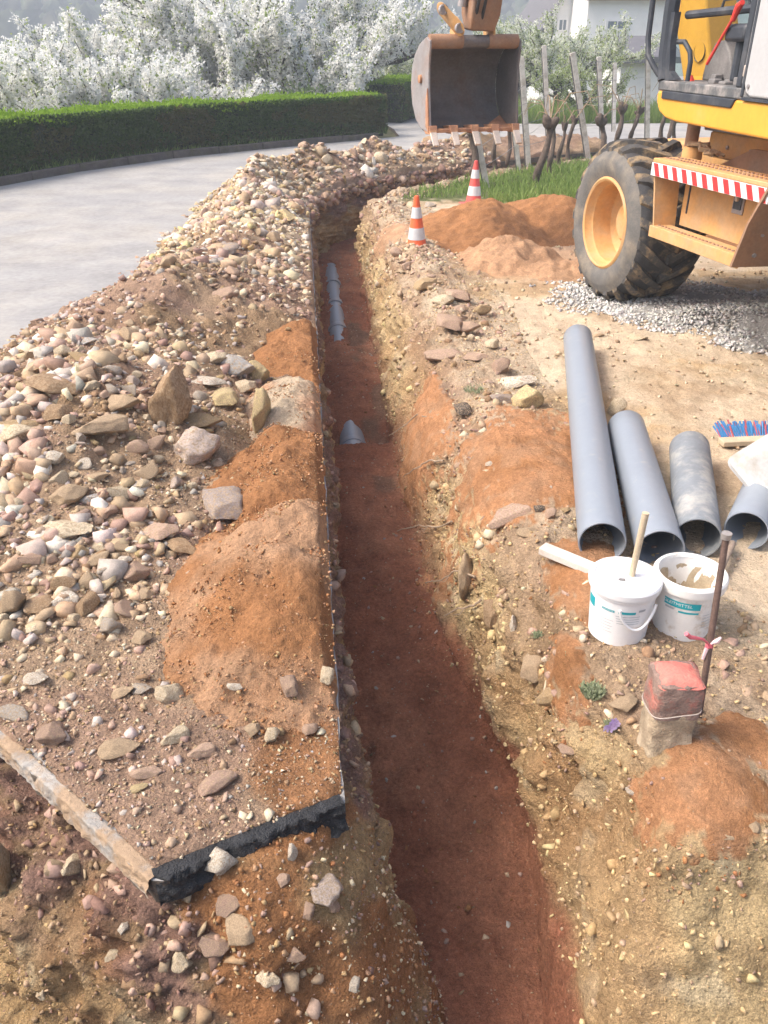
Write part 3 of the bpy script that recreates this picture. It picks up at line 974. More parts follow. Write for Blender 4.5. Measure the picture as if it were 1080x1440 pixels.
# the near end stops at the broken edge of the slab
def side(a, b):
    a, b = np.array(a), np.array(b)
    t = (b - a) / np.linalg.norm(b - a)
    return (X - a[0]) * t[1] - (Y - a[1]) * t[0]
inside = np.minimum(np.where(True, side(SLAB_E[0], SLAB_E[1]), 0), 9)
in2 = side(SLAB_E[1], SLAB_E[2])
dist_edge = np.minimum(inside, in2) + 0.012 * fbm(X * 9, Y * 9, 0, 3, 39)
H = H - 0.05 * sstep(0.035, 0.0, dist_edge)
H = np.where(Wg < 0.012, np.minimum(H, 0.004), H)
nb = fbm(X * 1.3, Y * 1.3, 0, 3, 41)
nb2 = fbm(X * 6, Y * 6, 0, 3, 42)
HC = mixc(C_TAN, C_BROWN, sstep(-0.1, 0.6, nb + 0.3 * nb2) * sstep(2.4, 3.6, Sg))
HC = mixc(HC, np.array((0.42, 0.295, 0.195)), sstep(2.6, 1.9, Sg) * 0.8)
HC = mixc(HC, C_MAUVE * 1.25, 0.45 * sstep(0.15, 0.5, fbm(X * 2.0, Y * 2.0, 0, 3, 43) + 0.12 * sstep(4.5, 5.5, Sg) + 0.1 * sstep(0.9, 0.5, Wg)))
HC = mixc(HC, C_PALE * 0.95, 0.7 * sstep(6.4, 7.4, Sg) * sstep(11.2, 9.8, Sg) * sstep(-0.4, 0.3, nb2))
HC = mixc(HC, C_RED * 0.95, 0.9 * sstep(0.20, 0.11, np.hypot(X + 0.20, (Y - 1.50) * 0.8) + 0.06 * nb2))
keep = ((dist_edge[:-1, :-1] > 0.0) & (Y[:-1, :-1] > 1.0))
V, F, Cc = compact(np.stack([X, Y, H], -1).reshape(-1, 3), grid_faces(*X.shape, keep=keep), HC.reshape(-1, 3))
o = np_mesh('spoil_heap', V, F, SOIL, smooth=True, col=Cc)
tag(o, 'long bank of tan and mauve dug-out rubble heaped on the asphalt beside the trench', 'spoil heap')


def mound_obj(m, label, col_a, col_b):
    _, ax, ay, h, sl, st, bx, by, bh = m
    r = h / sl * 1.35
    xs = np.arange(ax - r * 1.15, rim_x(ay) + 0.3, 0.008)
    ys = np.arange(min(ay, by) - r * st, max(ay, by) + r * st, 0.009)
    gx, gy = np.meshgrid(xs, ys, indexing='ij')
    s, w = to_sw(gx, gy)
    # columns are pushed back so that the sand ends at the rim, with a short steep face
    over = w < 0.002
    gx2 = np.where(over, rim_x(gy) - 0.002 + 0.006 * fbm(gy * 20, 0, 0, 2, 3), gx)
    hh = mound_h(m, gx, gy)
    low = heap_raw(s, w) + heap_fine(s, w)
    dm, vm = cells(gx * 26, gy * 26, 0, 47)
    dm2, vm2 = cells(gx * 60, gy * 60, 0, 48)
    z = hh + 0.014 * fbm(gx * 8, gy * 8, 0, 3, 44) + 0.005 * fbm(gx * 40, gy * 40, 0, 3, 45) + 0.010 * (vm > .72) * sstep(.5, .1, dm) + 0.004 * (vm2 > .5) * sstep(.5, .1, dm2)
    z = np.where(hh < low - 0.05, low - 0.05, z)
    ramp = np.clip((w - 0.002) / 0.03, 0, 1)
    z = np.where(w < 0.03, np.minimum(z, 0.0 + (0.02 + 0.6 * np.clip(hh, 0, 1)) * ramp ** 0.6), z)
    first = (w < 0.002) & (np.roll(w, 1, axis=0) < 0.002)
    nn = fbm(gx * 3, gy * 3, 0, 4, 46 + int(ay * 7))
    c = mixc(np.asarray(col_a), np.asarray(col_b), sstep(-0.4, 0.5, nn + 0.8 * (hh / h - 0.55)))
    top = (z > low - 0.02) & ~first
    keep = (top[:-1, :-1] | top[1:, :-1] | top[:-1, 1:]) & ~first[:-1, :-1]
    V, F, C = compact(np.stack([gx2, gy, z], -1).reshape(-1, 3), grid_faces(*gx.shape, keep=keep), c.reshape(-1, 3))
    o = np_mesh('sand_heap', V, F, SAND, smooth=True, col=C)
    return tag(o, label, 'sand heap', 'red sand heaps along the left trench rim')
mound_obj(MOUNDS[0], 'largest red sand heap on the left trench rim, nearest the broken asphalt', C_RED, C_REDLT)
mound_obj(MOUNDS[1], 'red sand heap behind the grey-purple boulder, second along the left rim', C_RED, C_RED * 1.05)
mound_obj(MOUNDS[2], 'pinkish tan sand heap on the left rim beside yellow and white boulders', np.array((0.50, 0.27, 0.155)), C_PALE * 0.9)
mound_obj(MOUNDS[3], 'small red sand heap on the left rim, farthest towards the bend', C_RED * 0.95, C_RED)


# ---- ground right of the trench
xs = np.concatenate([np.linspace(-1.4, 0.4, 50), np.linspace(0.42, 2.6, 130), np.linspace(2.66, 9.0, 60)])
ys = graded(-0.6, 15.2, 0.02, 0.06, 2, 9)
gx, gy = np.meshgrid(xs, ys, indexing='ij')
s, w = to_sw(gx, gy)
a_out = np.interp(s, R_KEYS, [t[-1][0] for t in R_TABS])


gz = ground_h(gx, gy) + ground_fine(gx, gy)
# the hollow dug round the boundary stone
gz = gz - 0.07 * sstep(0.16, 0.05, np.hypot(gx - 0.86, gy - 1.66))
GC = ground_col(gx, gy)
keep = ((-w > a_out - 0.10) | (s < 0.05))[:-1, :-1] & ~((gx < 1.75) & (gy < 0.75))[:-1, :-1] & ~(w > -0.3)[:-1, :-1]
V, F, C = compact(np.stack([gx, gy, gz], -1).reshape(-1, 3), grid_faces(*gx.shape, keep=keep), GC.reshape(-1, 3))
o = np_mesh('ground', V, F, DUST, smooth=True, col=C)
tag(o, kind='structure')


# ---- far land: falls away behind the road, rises to a wooded hill
def land_h(x, y):
    x, y = np.asarray(x, float), np.asarray(y, float)
    r = np.hypot(x, y)
    h = -0.06 - 7.0 * sstep(21, 75, y + 0.25 * np.abs(x)) + 21 * sstep(85, 225, y + 0.05 * np.abs(x)) * (0.9 + 0.25 * vnoise(x / 90, y / 150, 0, 7))
    behind_hedge = sstep(0.4, 3.5, hedge_side(x, y))
    h = h - 1.1 * behind_hedge * sstep(24, 20, y * 0.6)
    h = h + (0.05 * fbm(x * 0.35, y * 0.35, 0, 3, 120)) * sstep(16, 24, r)
    return h


_hl = np.asarray(smooth_path(hedge_line, 0.1, 0.5))


def hedge_side(x, y):
    """distance behind the hedge line, 0 in front of it"""
    x, y = np.broadcast_arrays(np.asarray(x, float), np.asarray(y, float))
    q = np.stack([x.ravel(), y.ravel()], -1)
    T = np.gradient(_hl, axis=0)
    T /= np.linalg.norm(T, axis=1)[:, None]
    r = np.zeros(len(q))
    for a in range(0, len(q), 20000):
        d = q[a:a + 20000, None] - _hl[None]
        i = (d ** 2).sum(-1).argmin(1)
        dd = q[a:a + 20000] - _hl[i]
        r[a:a + 20000] = -(dd[:, 0] * T[i][:, 1] - dd[:, 1] * T[i][:, 0])
        end = (i == len(_hl) - 1)
        r[a:a + 20000][end] = np.minimum(r[a:a + 20000][end], 0)
    return np.maximum(r, 0).reshape(x.shape)


ax = np.concatenate([-np.geomspace(230, 10, 46), np.linspace(-9.6, 9.6, 70), np.geomspace(10, 230, 46)])
ay = np.concatenate([np.linspace(-60, -3, 12), np.linspace(-2, 26, 90), np.geomspace(26.5, 290, 70)])
gx, gy = np.meshgrid(ax, ay, indexing='ij')
gz = land_h(gx, gy)
n = fbm(gx * 0.3, gy * 0.3, 0, 4, 130)
LC = mixc(np.array((0.10, 0.135, 0.045)), np.array((0.15, 0.14, 0.07)), sstep(-0.3, 0.5, n))
LC = mixc(LC, np.array((0.055, 0.085, 0.035)), sstep(90, 140, gy))
fx, fy = gx[:-1, :-1], gy[:-1, :-1]
keep = ~((fx > -3.2) & (fx < 7.9) & (fy > -1.5) & (fy < 14.6))
keep &= ~((fx > -3.2) & (fx < 1.2) & (fy > -1.5) & (fy < 16.2) & (fx < 5.4))
V, F, C = compact(np.stack([gx, gy, gz], -1).reshape(-1, 3), grid_faces(*gx.shape, keep=keep), LC.reshape(-1, 3))
o = np_mesh('terrain', V, F, DUST, smooth=True, col=C)
tag(o, kind='structure')
# ------------------------------------------------------------------ stones
def rock_shape(seed, sub, cuts=14, rough=0.03, asp=(1, 0.8, 0.65), round_=False):
    r = np.random.default_rng(seed)
    bm = bmesh.new()
    bmesh.ops.create_icosphere(bm, subdivisions=sub, radius=1.0)
    v = np.array([q.co[:] for q in bm.verts])
    f = np.array([[q.index for q in p.verts] for p in bm.faces])
    bm.free()
    for k in range(cuts):
        n = r.normal(size=3)
        n /= np.linalg.norm(n)
        d = r.uniform(0.62, 0.92) if round_ else (r.uniform(0.30, 0.62) if cuts < 9 else r.uniform(0.38, 0.74))
        over = v @ n - d
        v = v - np.maximum(over, 0)[:, None] * n * 0.985
    v = v * np.array(asp) * (1 + r.uniform(-0.15, 0.15, 3))
    if rough:
        s = seed * 1.7
        v = v * (1 + rough * 2.2 * fbm(v[:, 0] * 1.6 + s, v[:, 1] * 1.6, v[:, 2] * 1.6, 3, seed))[:, None]
        v = v * (1 + rough * fbm(v[:, 0] * 6 + s, v[:, 1] * 6, v[:, 2] * 6, 3, seed))[:, None]
    v = v - (v.max(0) + v.min(0)) / 2
    v = v / (np.abs(v).max(0)[:2].max())
    return v, f


def rotm(rx, ry, rz):
    return np.array(Matrix.Rotation(rz, 3, 'Z') @ Matrix.Rotation(ry, 3, 'Y') @ Matrix.Rotation(rx, 3, 'X'))


HERO = []
for k in range(16):
    v, f = rock_shape(200 + k, 4, 16 + k % 5, 0.05, ((1, .85, .7), (1, .7, .55), (1, .9, .8), (1, .75, .4))[k % 4], round_=(k % 3 == 2))
    HERO.append(np_mesh('rock', v, f, ROCK, link_it=False).data)
SMALL = []
for k in range(14):
    v, f = rock_shape(300 + k, 3, 8 if k % 3 else 13, 0.035, ((1, .85, .7), (1, .7, .6), (1, .9, .8), (1, .75, .45))[k % 4], round_=(k % 5 == 1))
    SMALL.append(np_mesh('rock', v, f, ROCK, link_it=False).data)

RC = {
    'brown': (0.30, 0.195, 0.11), 'ochre': (0.37, 0.26, 0.135), 'tan': (0.44, 0.325, 0.21), 'cream': (0.60, 0.505, 0.355),
    'white': (0.66, 0.60, 0.50), 'mauve': (0.355, 0.24, 0.185), 'pink': (0.45, 0.31, 0.235), 'pale mauve': (0.52, 0.43, 0.37),
    'grey': (0.40, 0.36, 0.31), 'blue-grey': (0.40, 0.39, 0.37), 'yellow': (0.54, 0.43, 0.225), 'grey-purple': (0.31, 0.26, 0.235), 'black': (0.045, 0.043, 0.045),
}
MARKS = []
USED = {}
STOP = 'in on of at under left right beside leaning lying with just touching half below above high between near behind against from standing perched poking wedged sticking alone closest along'.split()


def short(label):
    out = []
    for k in label.split():
        if k.strip(',') in STOP and len(out) > 1: break
        out.append(k.strip(','))
    return ' '.join(out)


def describe(x, y, r, colour, zone_word):
    """a label that says which stone: size, colour, and where it lies from the nearest big stone"""
    size = 'pebble-sized' if r < .024 else 'egg-sized' if r < .032 else 'fist-sized' if r < .045 else 'hand-sized' if r < .065 else 'head-sized'
    for (mx, my, nm) in sorted(MARKS, key=lambda m: (m[0] - x) ** 2 + (m[1] - y) ** 2)[:8]:
        dx, dy = x - mx, y - my
        d = ('right of' if dx > 0 else 'left of') if abs(dx) > abs(dy) else ('just behind' if dy > 0 else 'in front of')
        lab = f'{size} {colour} stone {d} the {nm}'
        if lab not in USED and len(lab.split()) <= 16:
            USED[lab] = 1
            return lab
    return f'{size} {colour} stone {zone_word}'


OCC = []      # (x, y, r) of placed big stones


def put_rock(x, y, z, sx, sy, sz, colour, label, group=None, rot=None, hero=True, name='rock', cat='rock'):
    k = rnd.randrange(16 if hero else 14)
    o = bpy.data.objects.new(name, (HERO if hero else SMALL)[k])
    COL.objects.link(o)
    o.location = (x, y, z)
    o.rotation_euler = rot if rot is not None else (rnd.uniform(-.25, .25), rnd.uniform(-.25, .25), rnd.uniform(0, 6.28))
    o.scale = (sx, sy, sz)
    c = RC[colour]
    j = rnd.uniform(0.88, 1.12)
    o.color = (c[0] * j, c[1] * j, c[2] * j, 1)
    tag(o, label, cat, group)
    return o


def seen_on(px, py, hfun, n=5):
    """survey: where the sight line of a photo pixel meets a relief z = hfun(x, y)"""
    z = 0.15
    for _ in range(n * 3):
        p = at(px, py, z)
        z = 0.5 * z + 0.5 * float(hfun(np.array([p.x]), np.array([p.y]))[0])
    return at(px, py, z)


def left_hs(x, y):
    return left_h(x, y)


def hero_rock(px, py, w, h, colour, label, flat=0.8, hf=left_hs, sink=0.25):
    p = seen_on(px, py + h * 0.25, hf)
    depth = p.y * math.cos(PITCH) + (CAM_Z - p.z) * math.sin(PITCH)
    rw = w * depth / FPX / 2
    rh = h * depth / FPX / 2
    yaw = rnd.uniform(-0.5, 0.5)
    sx = rw * 1.02
    sz = max(rh * flat, rw * 0.4)
    sy = (sx + sz) / 2
    OCC.append((p.x, p.y, rw))
    MARKS.append((p.x, p.y, short(label)))
    # the mesh's local x is its longest side; the photo's width goes across the view
    o = put_rock(p.x, p.y, p.z + sz * (0.6 - sink), sx, sy / 0.8, sz / 0.65, colour, label, rot=(rnd.uniform(-.2, .2), rnd.uniform(-.2, .2), yaw))
    return o


HR = [
    (245, 563, 60, 78, 'brown', 'largest upright brown boulder in the middle of the rubble bank', 1.0),
    (285, 588, 54, 38, 'ochre', 'rounded ochre boulder leaning on the right of the largest brown boulder', .9),
    (275, 620, 72, 52, 'pale mauve', 'big pale mauve angular boulder just below the rounded ochre boulder', .8),
    (318, 704, 66, 46, 'grey-purple', 'grey-purple boulder half in the foot of the second red sand heap', .8),
    (225, 743, 56, 48, 'pink', 'pink angular stone left of the grey-purple boulder, above the largest sand heap', .7),
    (255, 765, 52, 36, 'brown', 'smooth brown oval stone touching the top left of the largest sand heap', .8),
    (90, 733, 88, 66, 'cream', 'largest flat cream block lying in the lower left of the rubble bank', .55),
    (332, 510, 54, 42, 'blue-grey', 'blue-grey and white boulder at the head of the cream stone cluster', .8),
    (363, 520, 32, 38, 'yellow', 'upright yellow and white stone at the right end of the cream cluster', 1),
    (298, 500, 44, 32, 'cream', 'blocky cream stone left of the blue-grey boulder', .8),
    (292, 536, 52, 20, 'white', 'long flat white slab of stone under the blue-grey boulder', .6),
    (315, 558, 46, 34, 'yellow', 'squat yellow stone under the long white slab', .9),
    (368, 582, 26, 44, 'yellow', 'tall narrow yellow stone beside the pinkish tan sand heap', 1),
    (345, 540, 30, 26, 'cream', 'small cream block right of the squat yellow stone', .9),
    (175, 562, 46, 40, 'tan', 'tan boulder with a white broken corner left of the largest brown boulder', .9),
    (145, 597, 72, 34, 'tan', 'broad low tan boulder below the one with a white corner', .7),
    (75, 538, 80, 50, 'brown', 'wide brown crusted boulder high on the left of the rubble bank', .8),
    (82, 578, 42, 42, 'brown', 'blocky brown stone under the wide crusted boulder', .9),
    (28, 597, 60, 30, 'ochre', 'flat ochre stone at the left edge of the rubble bank', .6),
    (30, 615, 56, 18, 'cream', 'thin cream flake lying under the flat ochre stone', .5),
    (92, 492, 30, 32, 'cream', 'upright cream stone near the crest of the rubble bank', 1),
    (122, 476, 40, 22, 'blue-grey', 'blue-grey and cream stone on the crest of the rubble bank', .7),
    (150, 492, 44, 34, 'brown', 'brown lump behind the upright cream stone on the crest', .8),
    (185, 470, 30, 36, 'tan', 'pointed tan stone on the crest of the rubble bank', .9),
    (318, 410, 36, 34, 'pink', 'largest pinkish flat-faced stone high on the far rubble bank', .7),
    (318, 350, 40, 22, 'grey-purple', 'flat grey-purple slab on the far bank near the road', .5),
    (130, 697, 34, 28, 'blue-grey', 'flat blue-grey stone just right above the largest cream block', .6),
    (98, 690, 54, 30, 'tan', 'tan stone perched on the upper edge of the largest cream block', .7),
    (78, 640, 26, 24, 'white', 'pale broken stone with pink faces on the left slope', .9),
    (165, 690, 34, 34, 'cream', 'curved cream stone right of the blue-grey flat stone', .7),
    (42, 781, 36, 34, 'mauve', 'flat mauve stone below the largest cream block', .5),
    (110, 772, 30, 28, 'ochre', 'ochre wedge under the right corner of the largest cream block', .9),
    (140, 765, 34, 16, 'cream', 'long pale cream pebble right of the ochre wedge', .7),
    (60, 847, 44, 34, 'brown', 'glossy brown stone left of the forked white stone', .8),
    (20, 848, 34, 34, 'tan', 'tan block at the far left of the lower rubble', .9),
    (93, 842, 38, 34, 'white', 'forked white stone between two brown stones', .9),
    (125, 848, 26, 36, 'brown', 'upright brown stone right of the forked white stone', 1),
    (48, 880, 30, 22, 'cream', 'cream wedge under the glossy brown stone', .8),
    (192, 800, 38, 30, 'mauve', 'mauve-grey angular stone left of the largest sand heap', .7),
    (175, 786, 22, 20, 'white', 'small round white stone above the mauve-grey angular one', .9),
    (203, 832, 30, 28, 'tan', 'round tan stone at the left foot of the largest sand heap', .9),
    (200, 893, 30, 34, 'tan', 'dusty tan stone against the lower left foot of the largest sand heap', .8),
    (158, 880, 28, 26, 'grey', 'pale grey stone left of the dusty tan one by the sand heap', .8),
    (50, 950, 36, 20, 'white', 'flat white stone on the open gravelly asphalt, left of centre', .7),
    (238, 970, 42, 34, 'cream', 'knobbly cream stone below the largest sand heap', .8),
    (200, 965, 30, 22, 'grey', 'pale grey stone touching the left of the knobbly cream one', .8),
    (173, 969, 34, 20, 'tan', 'small tan stone left of the pale grey one on the asphalt', .7),
    (18, 996, 56, 44, 'grey', 'large flat grey slab of stone at the left near the cement edge', .4),
    (75, 1026, 44, 32, 'mauve', 'mauve angular stone right of the flat grey slab', .7),
    (168, 1045, 60, 32, 'tan', 'long tan block on the asphalt right of the mauve stone', .7),
    (250, 1030, 34, 40, 'cream', 'pair-like split cream stone in the middle of the asphalt corner', .7),
    (286, 1053, 34, 26, 'pink', 'small grey-pink stone right of the split cream stone', .8),
    (305, 1092, 60, 40, 'mauve', 'large mauve-pink stone just left of the red sand patch on the asphalt', .7),
    (205, 1080, 46, 34, 'pink', 'crumbling pinkish stone left of the large mauve-pink one', .6),
    (195, 1105, 26, 16, 'yellow', 'small yellow stone below the crumbling pinkish stone', .8),
    (330, 963, 24, 16, 'white', 'white pebble at the front foot of the largest sand heap', .8),
    (408, 962, 26, 28, 'mauve', 'mauve pebble at the front right foot of the largest sand heap', .9),
    (460, 948, 22, 22, 'cream', 'cream stone on the very rim of the trench by the largest sand heap', .9),
    (383, 1033, 22, 22, 'cream', 'cream pebble alone near the clean-cut asphalt rim', .9),
    (355, 1022, 24, 26, 'tan', 'tan pebble left of the lone cream pebble near the rim', .9),
    (436, 1023, 22, 18, 'pink', 'pink pebble closest to the clean-cut asphalt rim', .8),
]
for r in HR:
    hero_rock(*r[:5], r[5], r[6])


# stones right of the trench, on the wall and in the bank
def right_grid_h(x, y):
    s, w = to_sw(x, y)
    a = -w
    out = np.zeros_like(a)
    for i in range(len(a)):
        c = np.array([np.interp(s[i], R_KEYS, [t[j][0] for t in R_TABS]) for j in range(10)])
        h = np.array([np.interp(s[i], R_KEYS, [t[j][1] for t in R_TABS]) for j in range(10)])
        out[i] = np.interp(a[i], c[2:], h[2:]) if a[i] < c[-1] - 0.1 else float(ground_h(x[i], y[i]))
    return out


for r in [
    (625, 495, 58, 34, 'pink', 'broad flat pinkish slab on the right rim of the trench', .45),
    (668, 498, 36, 26, 'pink', 'smaller pinkish slab right of the broad one on the right rim', .6),
    (705, 515, 30, 26, 'mauve', 'mauve stone at the right end of the pinkish slabs', .7),
    (740, 556, 44, 34, 'yellow', 'large yellow and cream block on the right rim left of the longest pipe', .8),
    (728, 534, 54, 18, 'white', 'flat white stone above the large yellow block', .6),
    (706, 556, 40, 28, 'grey-purple', 'dark grey-purple stone left of the large yellow block', .7),
    (652, 573, 26, 20, 'black', 'black stone half buried left of the dark grey-purple one', .8),
    (598, 398, 48, 26, 'ochre', 'ochre earthy boulder on the right rim near the orange cone', .7),
    (622, 418, 34, 26, 'cream', 'cream stone in the rubble pile on the right rim', .8),
    (645, 412, 40, 28, 'pink', 'pink stone at the top of the rubble pile on the right rim', .7),
    (678, 432, 28, 24, 'ochre', 'ochre stone at the right end of the rubble pile', .8),
    (633, 450, 44, 30, 'pink', 'pink stone at the foot of the rubble pile on the right rim', .7),
    (660, 455, 30, 30, 'mauve', 'mauve stone beside the pink one at the foot of the pile', .8),
    (895, 473, 32, 14, 'cream', 'pale stone alone on the dry ground right of the longest pipe', .6),
    (946, 431, 38, 20, 'tan', 'tan stone at the edge of the grey gravel by the near wheel', .6),
    (579, 287, 16, 16, 'cream', 'round cream stone behind the orange cone', 1),
    (605, 287, 18, 14, 'grey', 'grey stone between the two traffic cones', .8),
    (715, 722, 66, 30, 'pink', 'crumbled pinkish stone left of the white plank', .5),
    (745, 745, 40, 24, 'tan', 'tan stone between the crumbled pinkish one and the plank', .6),
    (760, 712, 22, 18, 'black', 'black tar lump lying on the red sand by the pipes', .9),
    (775, 722, 18, 16, 'pink', 'small pink stone touching the black tar lump', .8),
    (795, 715, 14, 10, 'ochre', 'small reddish stone right of the black tar lump', .8),
    (774, 687, 10, 22, 'grey', 'dark grey splinter standing in the red sand', 1),
    (690, 650, 18, 12, 'white', 'small white stone on the red sand slope', .7),
    (840, 470, 20, 12, 'tan', 'small tan stone behind the longest pipe', .7),
    (868, 574, 26, 26, 'cream', 'cream stone between the longest pipe and the second pipe', .8),
    (877, 980, 42, 40, 'tan', 'flat tan stone wedged against the left of the boundary stone', .5),
    (800, 1050, 32, 18, 'pink', 'flat pinkish stone in the earth below the purple flowers', .6),
    (893, 1107, 26, 24, 'grey', 'grey stone at the upper edge of the red patch below the boundary stone', .7),
    (955, 1098, 20, 14, 'tan', 'tan pebble right of the grey stone on the red patch', .8),
    (1010, 1165, 56, 20, 'tan', 'long flat tan stone right of the red patch', .6),
    (1062, 1160, 22, 24, 'tan', 'small tan stone right of the long flat one', .8),
    (700, 985, 26, 28, 'grey', 'dark grey stone poking out of the wall left of the green plants', .8),
    (655, 800, 24, 60, 'tan', 'tall pale stone standing in the right trench wall', 1),
    (690, 860, 20, 44, 'brown', 'narrow brown stone in the right wall under the roots', 1),
    (722, 880, 14, 58, 'white', 'thin pale stone blade standing by the small red patch', 1),
    (750, 930, 40, 44, 'tan', 'earthy tan lump right of the small red patch', .9),
    (775, 975, 44, 40, 'ochre', 'ochre lump of earth left of the green plants', .8),
    (860, 850, 1, 1, 'tan', '', 1),
]:
    if r[2] > 1:
        hero_rock(*r[:5], r[5], r[6], hf=right_grid_h, sink=0.35)


# loose stones in the bank of the pit, found on the built surface itself
PLf = PL.reshape(-1, 3)
NLf = grid_normals(PL).reshape(-1, 3)
PRf = PR.reshape(-1, 3)


def project(P):
    c, s = math.cos(PITCH), math.sin(PITCH)
    yy, zz = P[..., 1], P[..., 2] - CAM_Z
    dep = yy * c - zz * s
    return 540 + FPX * P[..., 0] / dep, 720 - FPX * (yy * s + zz * c) / dep, dep


_lx, _ly, _ld = project(PLf)
_rx, _ry, _rd = project(PRf)


def on_surface(px, py, left=True):
    X_, Y_, D_, P_ = (_lx, _ly, _ld, PLf) if left else (_rx, _ry, _rd, PRf)
    d = np.hypot(X_ - px, Y_ - py)
    near = np.where(d < 6)[0]
    if len(near) == 0:
        near = np.array([d.argmin()])
    i = near[D_[near].argmin()]
    return Vector(P_[i]), float(D_[i])


for (px, py, w, h, c, lab) in [
    (310, 1215, 42, 36, 'white', 'pale stone on the ochre sand just under the black tar edge'),
    (457, 1252, 54, 44, 'pale mauve', 'pinkish grey stone standing in the red sand spill near the trench'),
    (440, 1282, 18, 18, 'mauve', 'small mauve stone under the pinkish grey one, left'),
    (472, 1275, 18, 22, 'mauve', 'small mauve stone under the pinkish grey one, right'),
    (338, 1300, 58, 42, 'tan', 'tan stone sticking out halfway down the near bank'),
    (352, 1192, 18, 16, 'tan', 'small tan block on the ochre sand right under the tar edge'),
    (410, 1200, 12, 22, 'white', 'thin white pebble on the red sand below the tar edge'),
    (398, 1232, 22, 22, 'pink', 'small pink stone in the sand left of the pinkish grey stone'),
    (322, 1268, 40, 20, 'mauve', 'flat mauve stone in the near bank above the tan one'),
    (310, 1330, 50, 30, 'mauve', 'mauve stone at the foot of the sand spill'),
    (410, 1345, 40, 20, 'mauve', 'purple-brown flake at the lower edge of the sand spill'),
    (250, 1350, 30, 34, 'cream', 'cream stone in the clay of the near bank'),
    (380, 1380, 36, 28, 'cream', 'larger cream stone low in the near bank'),
    (497, 1385, 18, 16, 'white', 'white pebble in the sand at the bottom of the spill'),
    (9, 1235, 20, 82, 'cream', 'long cream stone standing on end at the left of the near bank'),
    (72, 1220, 28, 32, 'tan', 'left one of two pale stones side by side under the cement edge'),
    (100, 1215, 36, 34, 'cream', 'right one of two pale stones side by side under the cement edge'),
    (148, 1295, 18, 18, 'cream', 'small cream stone in the clay below the two pale stones'),
    (168, 1300, 18, 18, 'white', 'small white stone right of the cream one in the clay'),
    (155, 1345, 22, 30, 'cream', 'pale clay lump low in the near bank'),
    (60, 1400, 18, 22, 'cream', 'pale stone low on the left of the near bank'),
    (960, 0, 0, 0, 'tan', ''),
]:
    if w:
        p, dep = on_surface(px, py)
        r = w * dep / FPX / 2
        rz = h * dep / FPX / 2
        put_rock(p.x, p.y, p.z, r, (r + rz) / 1.6, rz / 0.65, c, lab, rot=(rnd.uniform(-.3, .3), rnd.uniform(-.3, .3), rnd.uniform(-.5, .5)))
        OCC.append((p.x, p.y, r))


# ---- middling stones: the largest ~190 as rocks of their own, laid out by zones of one look each
def occupied(x, y, r):
    for (a, b, c) in OCC:
        if (a - x) ** 2 + (b - y) ** 2 < (0.8 * (c + r)) ** 2:
            return True
    return False


def zone(n, sfun, rlo, rhi, colours, label, group, hf=left_h, sink=0.2, z=None):
    made = 0
    tries = 0
    while made < n and tries < n * 30:
        tries += 1
        x, y = sfun()
        r = rlo + (rhi - rlo) * rnd.random() ** 2
        if occupied(x, y, r): continue
        OCC.append((x, y, r))
        zz = float(hf(np.array([x]), np.array([y]))[0])
        c = rnd.choice(colours)
        put_rock(x, y, zz + r * (0.50 - sink), r, r * rnd.uniform(.8, 1.1), r * rnd.uniform(.8, 1.1), c, describe(x, y, r, c, label), group, hero=False)
        made += 1


def sw_pt(s0, s1, w0, w1):
    s, w = rnd.uniform(s0, s1), rnd.uniform(w0, w1)
    b, n = path_at(np.array([s]))
    return float(b[0, 0] - n[0, 0] * w), float(b[0, 1] - n[0, 1] * w)


zone(60, lambda: sw_pt(2.15, 3.0, .62, 1.6), .02, .045, ['tan', 'cream', 'tan', 'brown', 'pink', 'grey', 'white', 'mauve'], 'on the low front slope of the rubble bank', 'fist-sized stones on the front slope of the rubble bank')
zone(34, lambda: sw_pt(2.8, 3.7, .5, .95), .022, .05, ['mauve', 'pink', 'tan', 'grey', 'pale mauve', 'cream'], 'in the rubble beside the second red sand heap', 'stones beside the second sand heap')
zone(40, lambda: sw_pt(3.1, 4.6, .9, 1.85), .025, .06, ['brown', 'brown', 'tan', 'ochre', 'cream'], 'on the upper left of the rubble bank', 'stones on the upper left of the rubble bank')
zone(26, lambda: sw_pt(5.2, 7.2, .1, 1.2), .03, .07, ['pink', 'mauve', 'tan', 'tan', 'cream'], 'on the middle stretch of the rubble bank', 'stones on the middle of the rubble bank')
zone(44, lambda: sw_pt(7.0, 10.3, .08, .8), .04, .10, ['cream', 'cream', 'yellow', 'tan', 'white'], 'on the yellowish far stretch of the rubble bank', 'cream stones on the far rubble bank')
zone(36, lambda: sw_pt(10.6, 14.5, .15, .9), .05, .12, ['pink', 'mauve', 'tan', 'brown', 'cream'], 'on the rubble bank behind the trench bend', 'stones on the rubble bank behind the bend')
zone(26, lambda: (lambda s, a: (float(path_at(np.array([s]))[0][0, 0] + a), s))(rnd.uniform(4.8, 8.2), rnd.uniform(.66, 1.05)), .025, .06, ['pink', 'pink', 'mauve', 'tan', 'cream'], 'along the rubbly right rim of the trench', 'loose stones along the right rim', hf=right_grid_h)

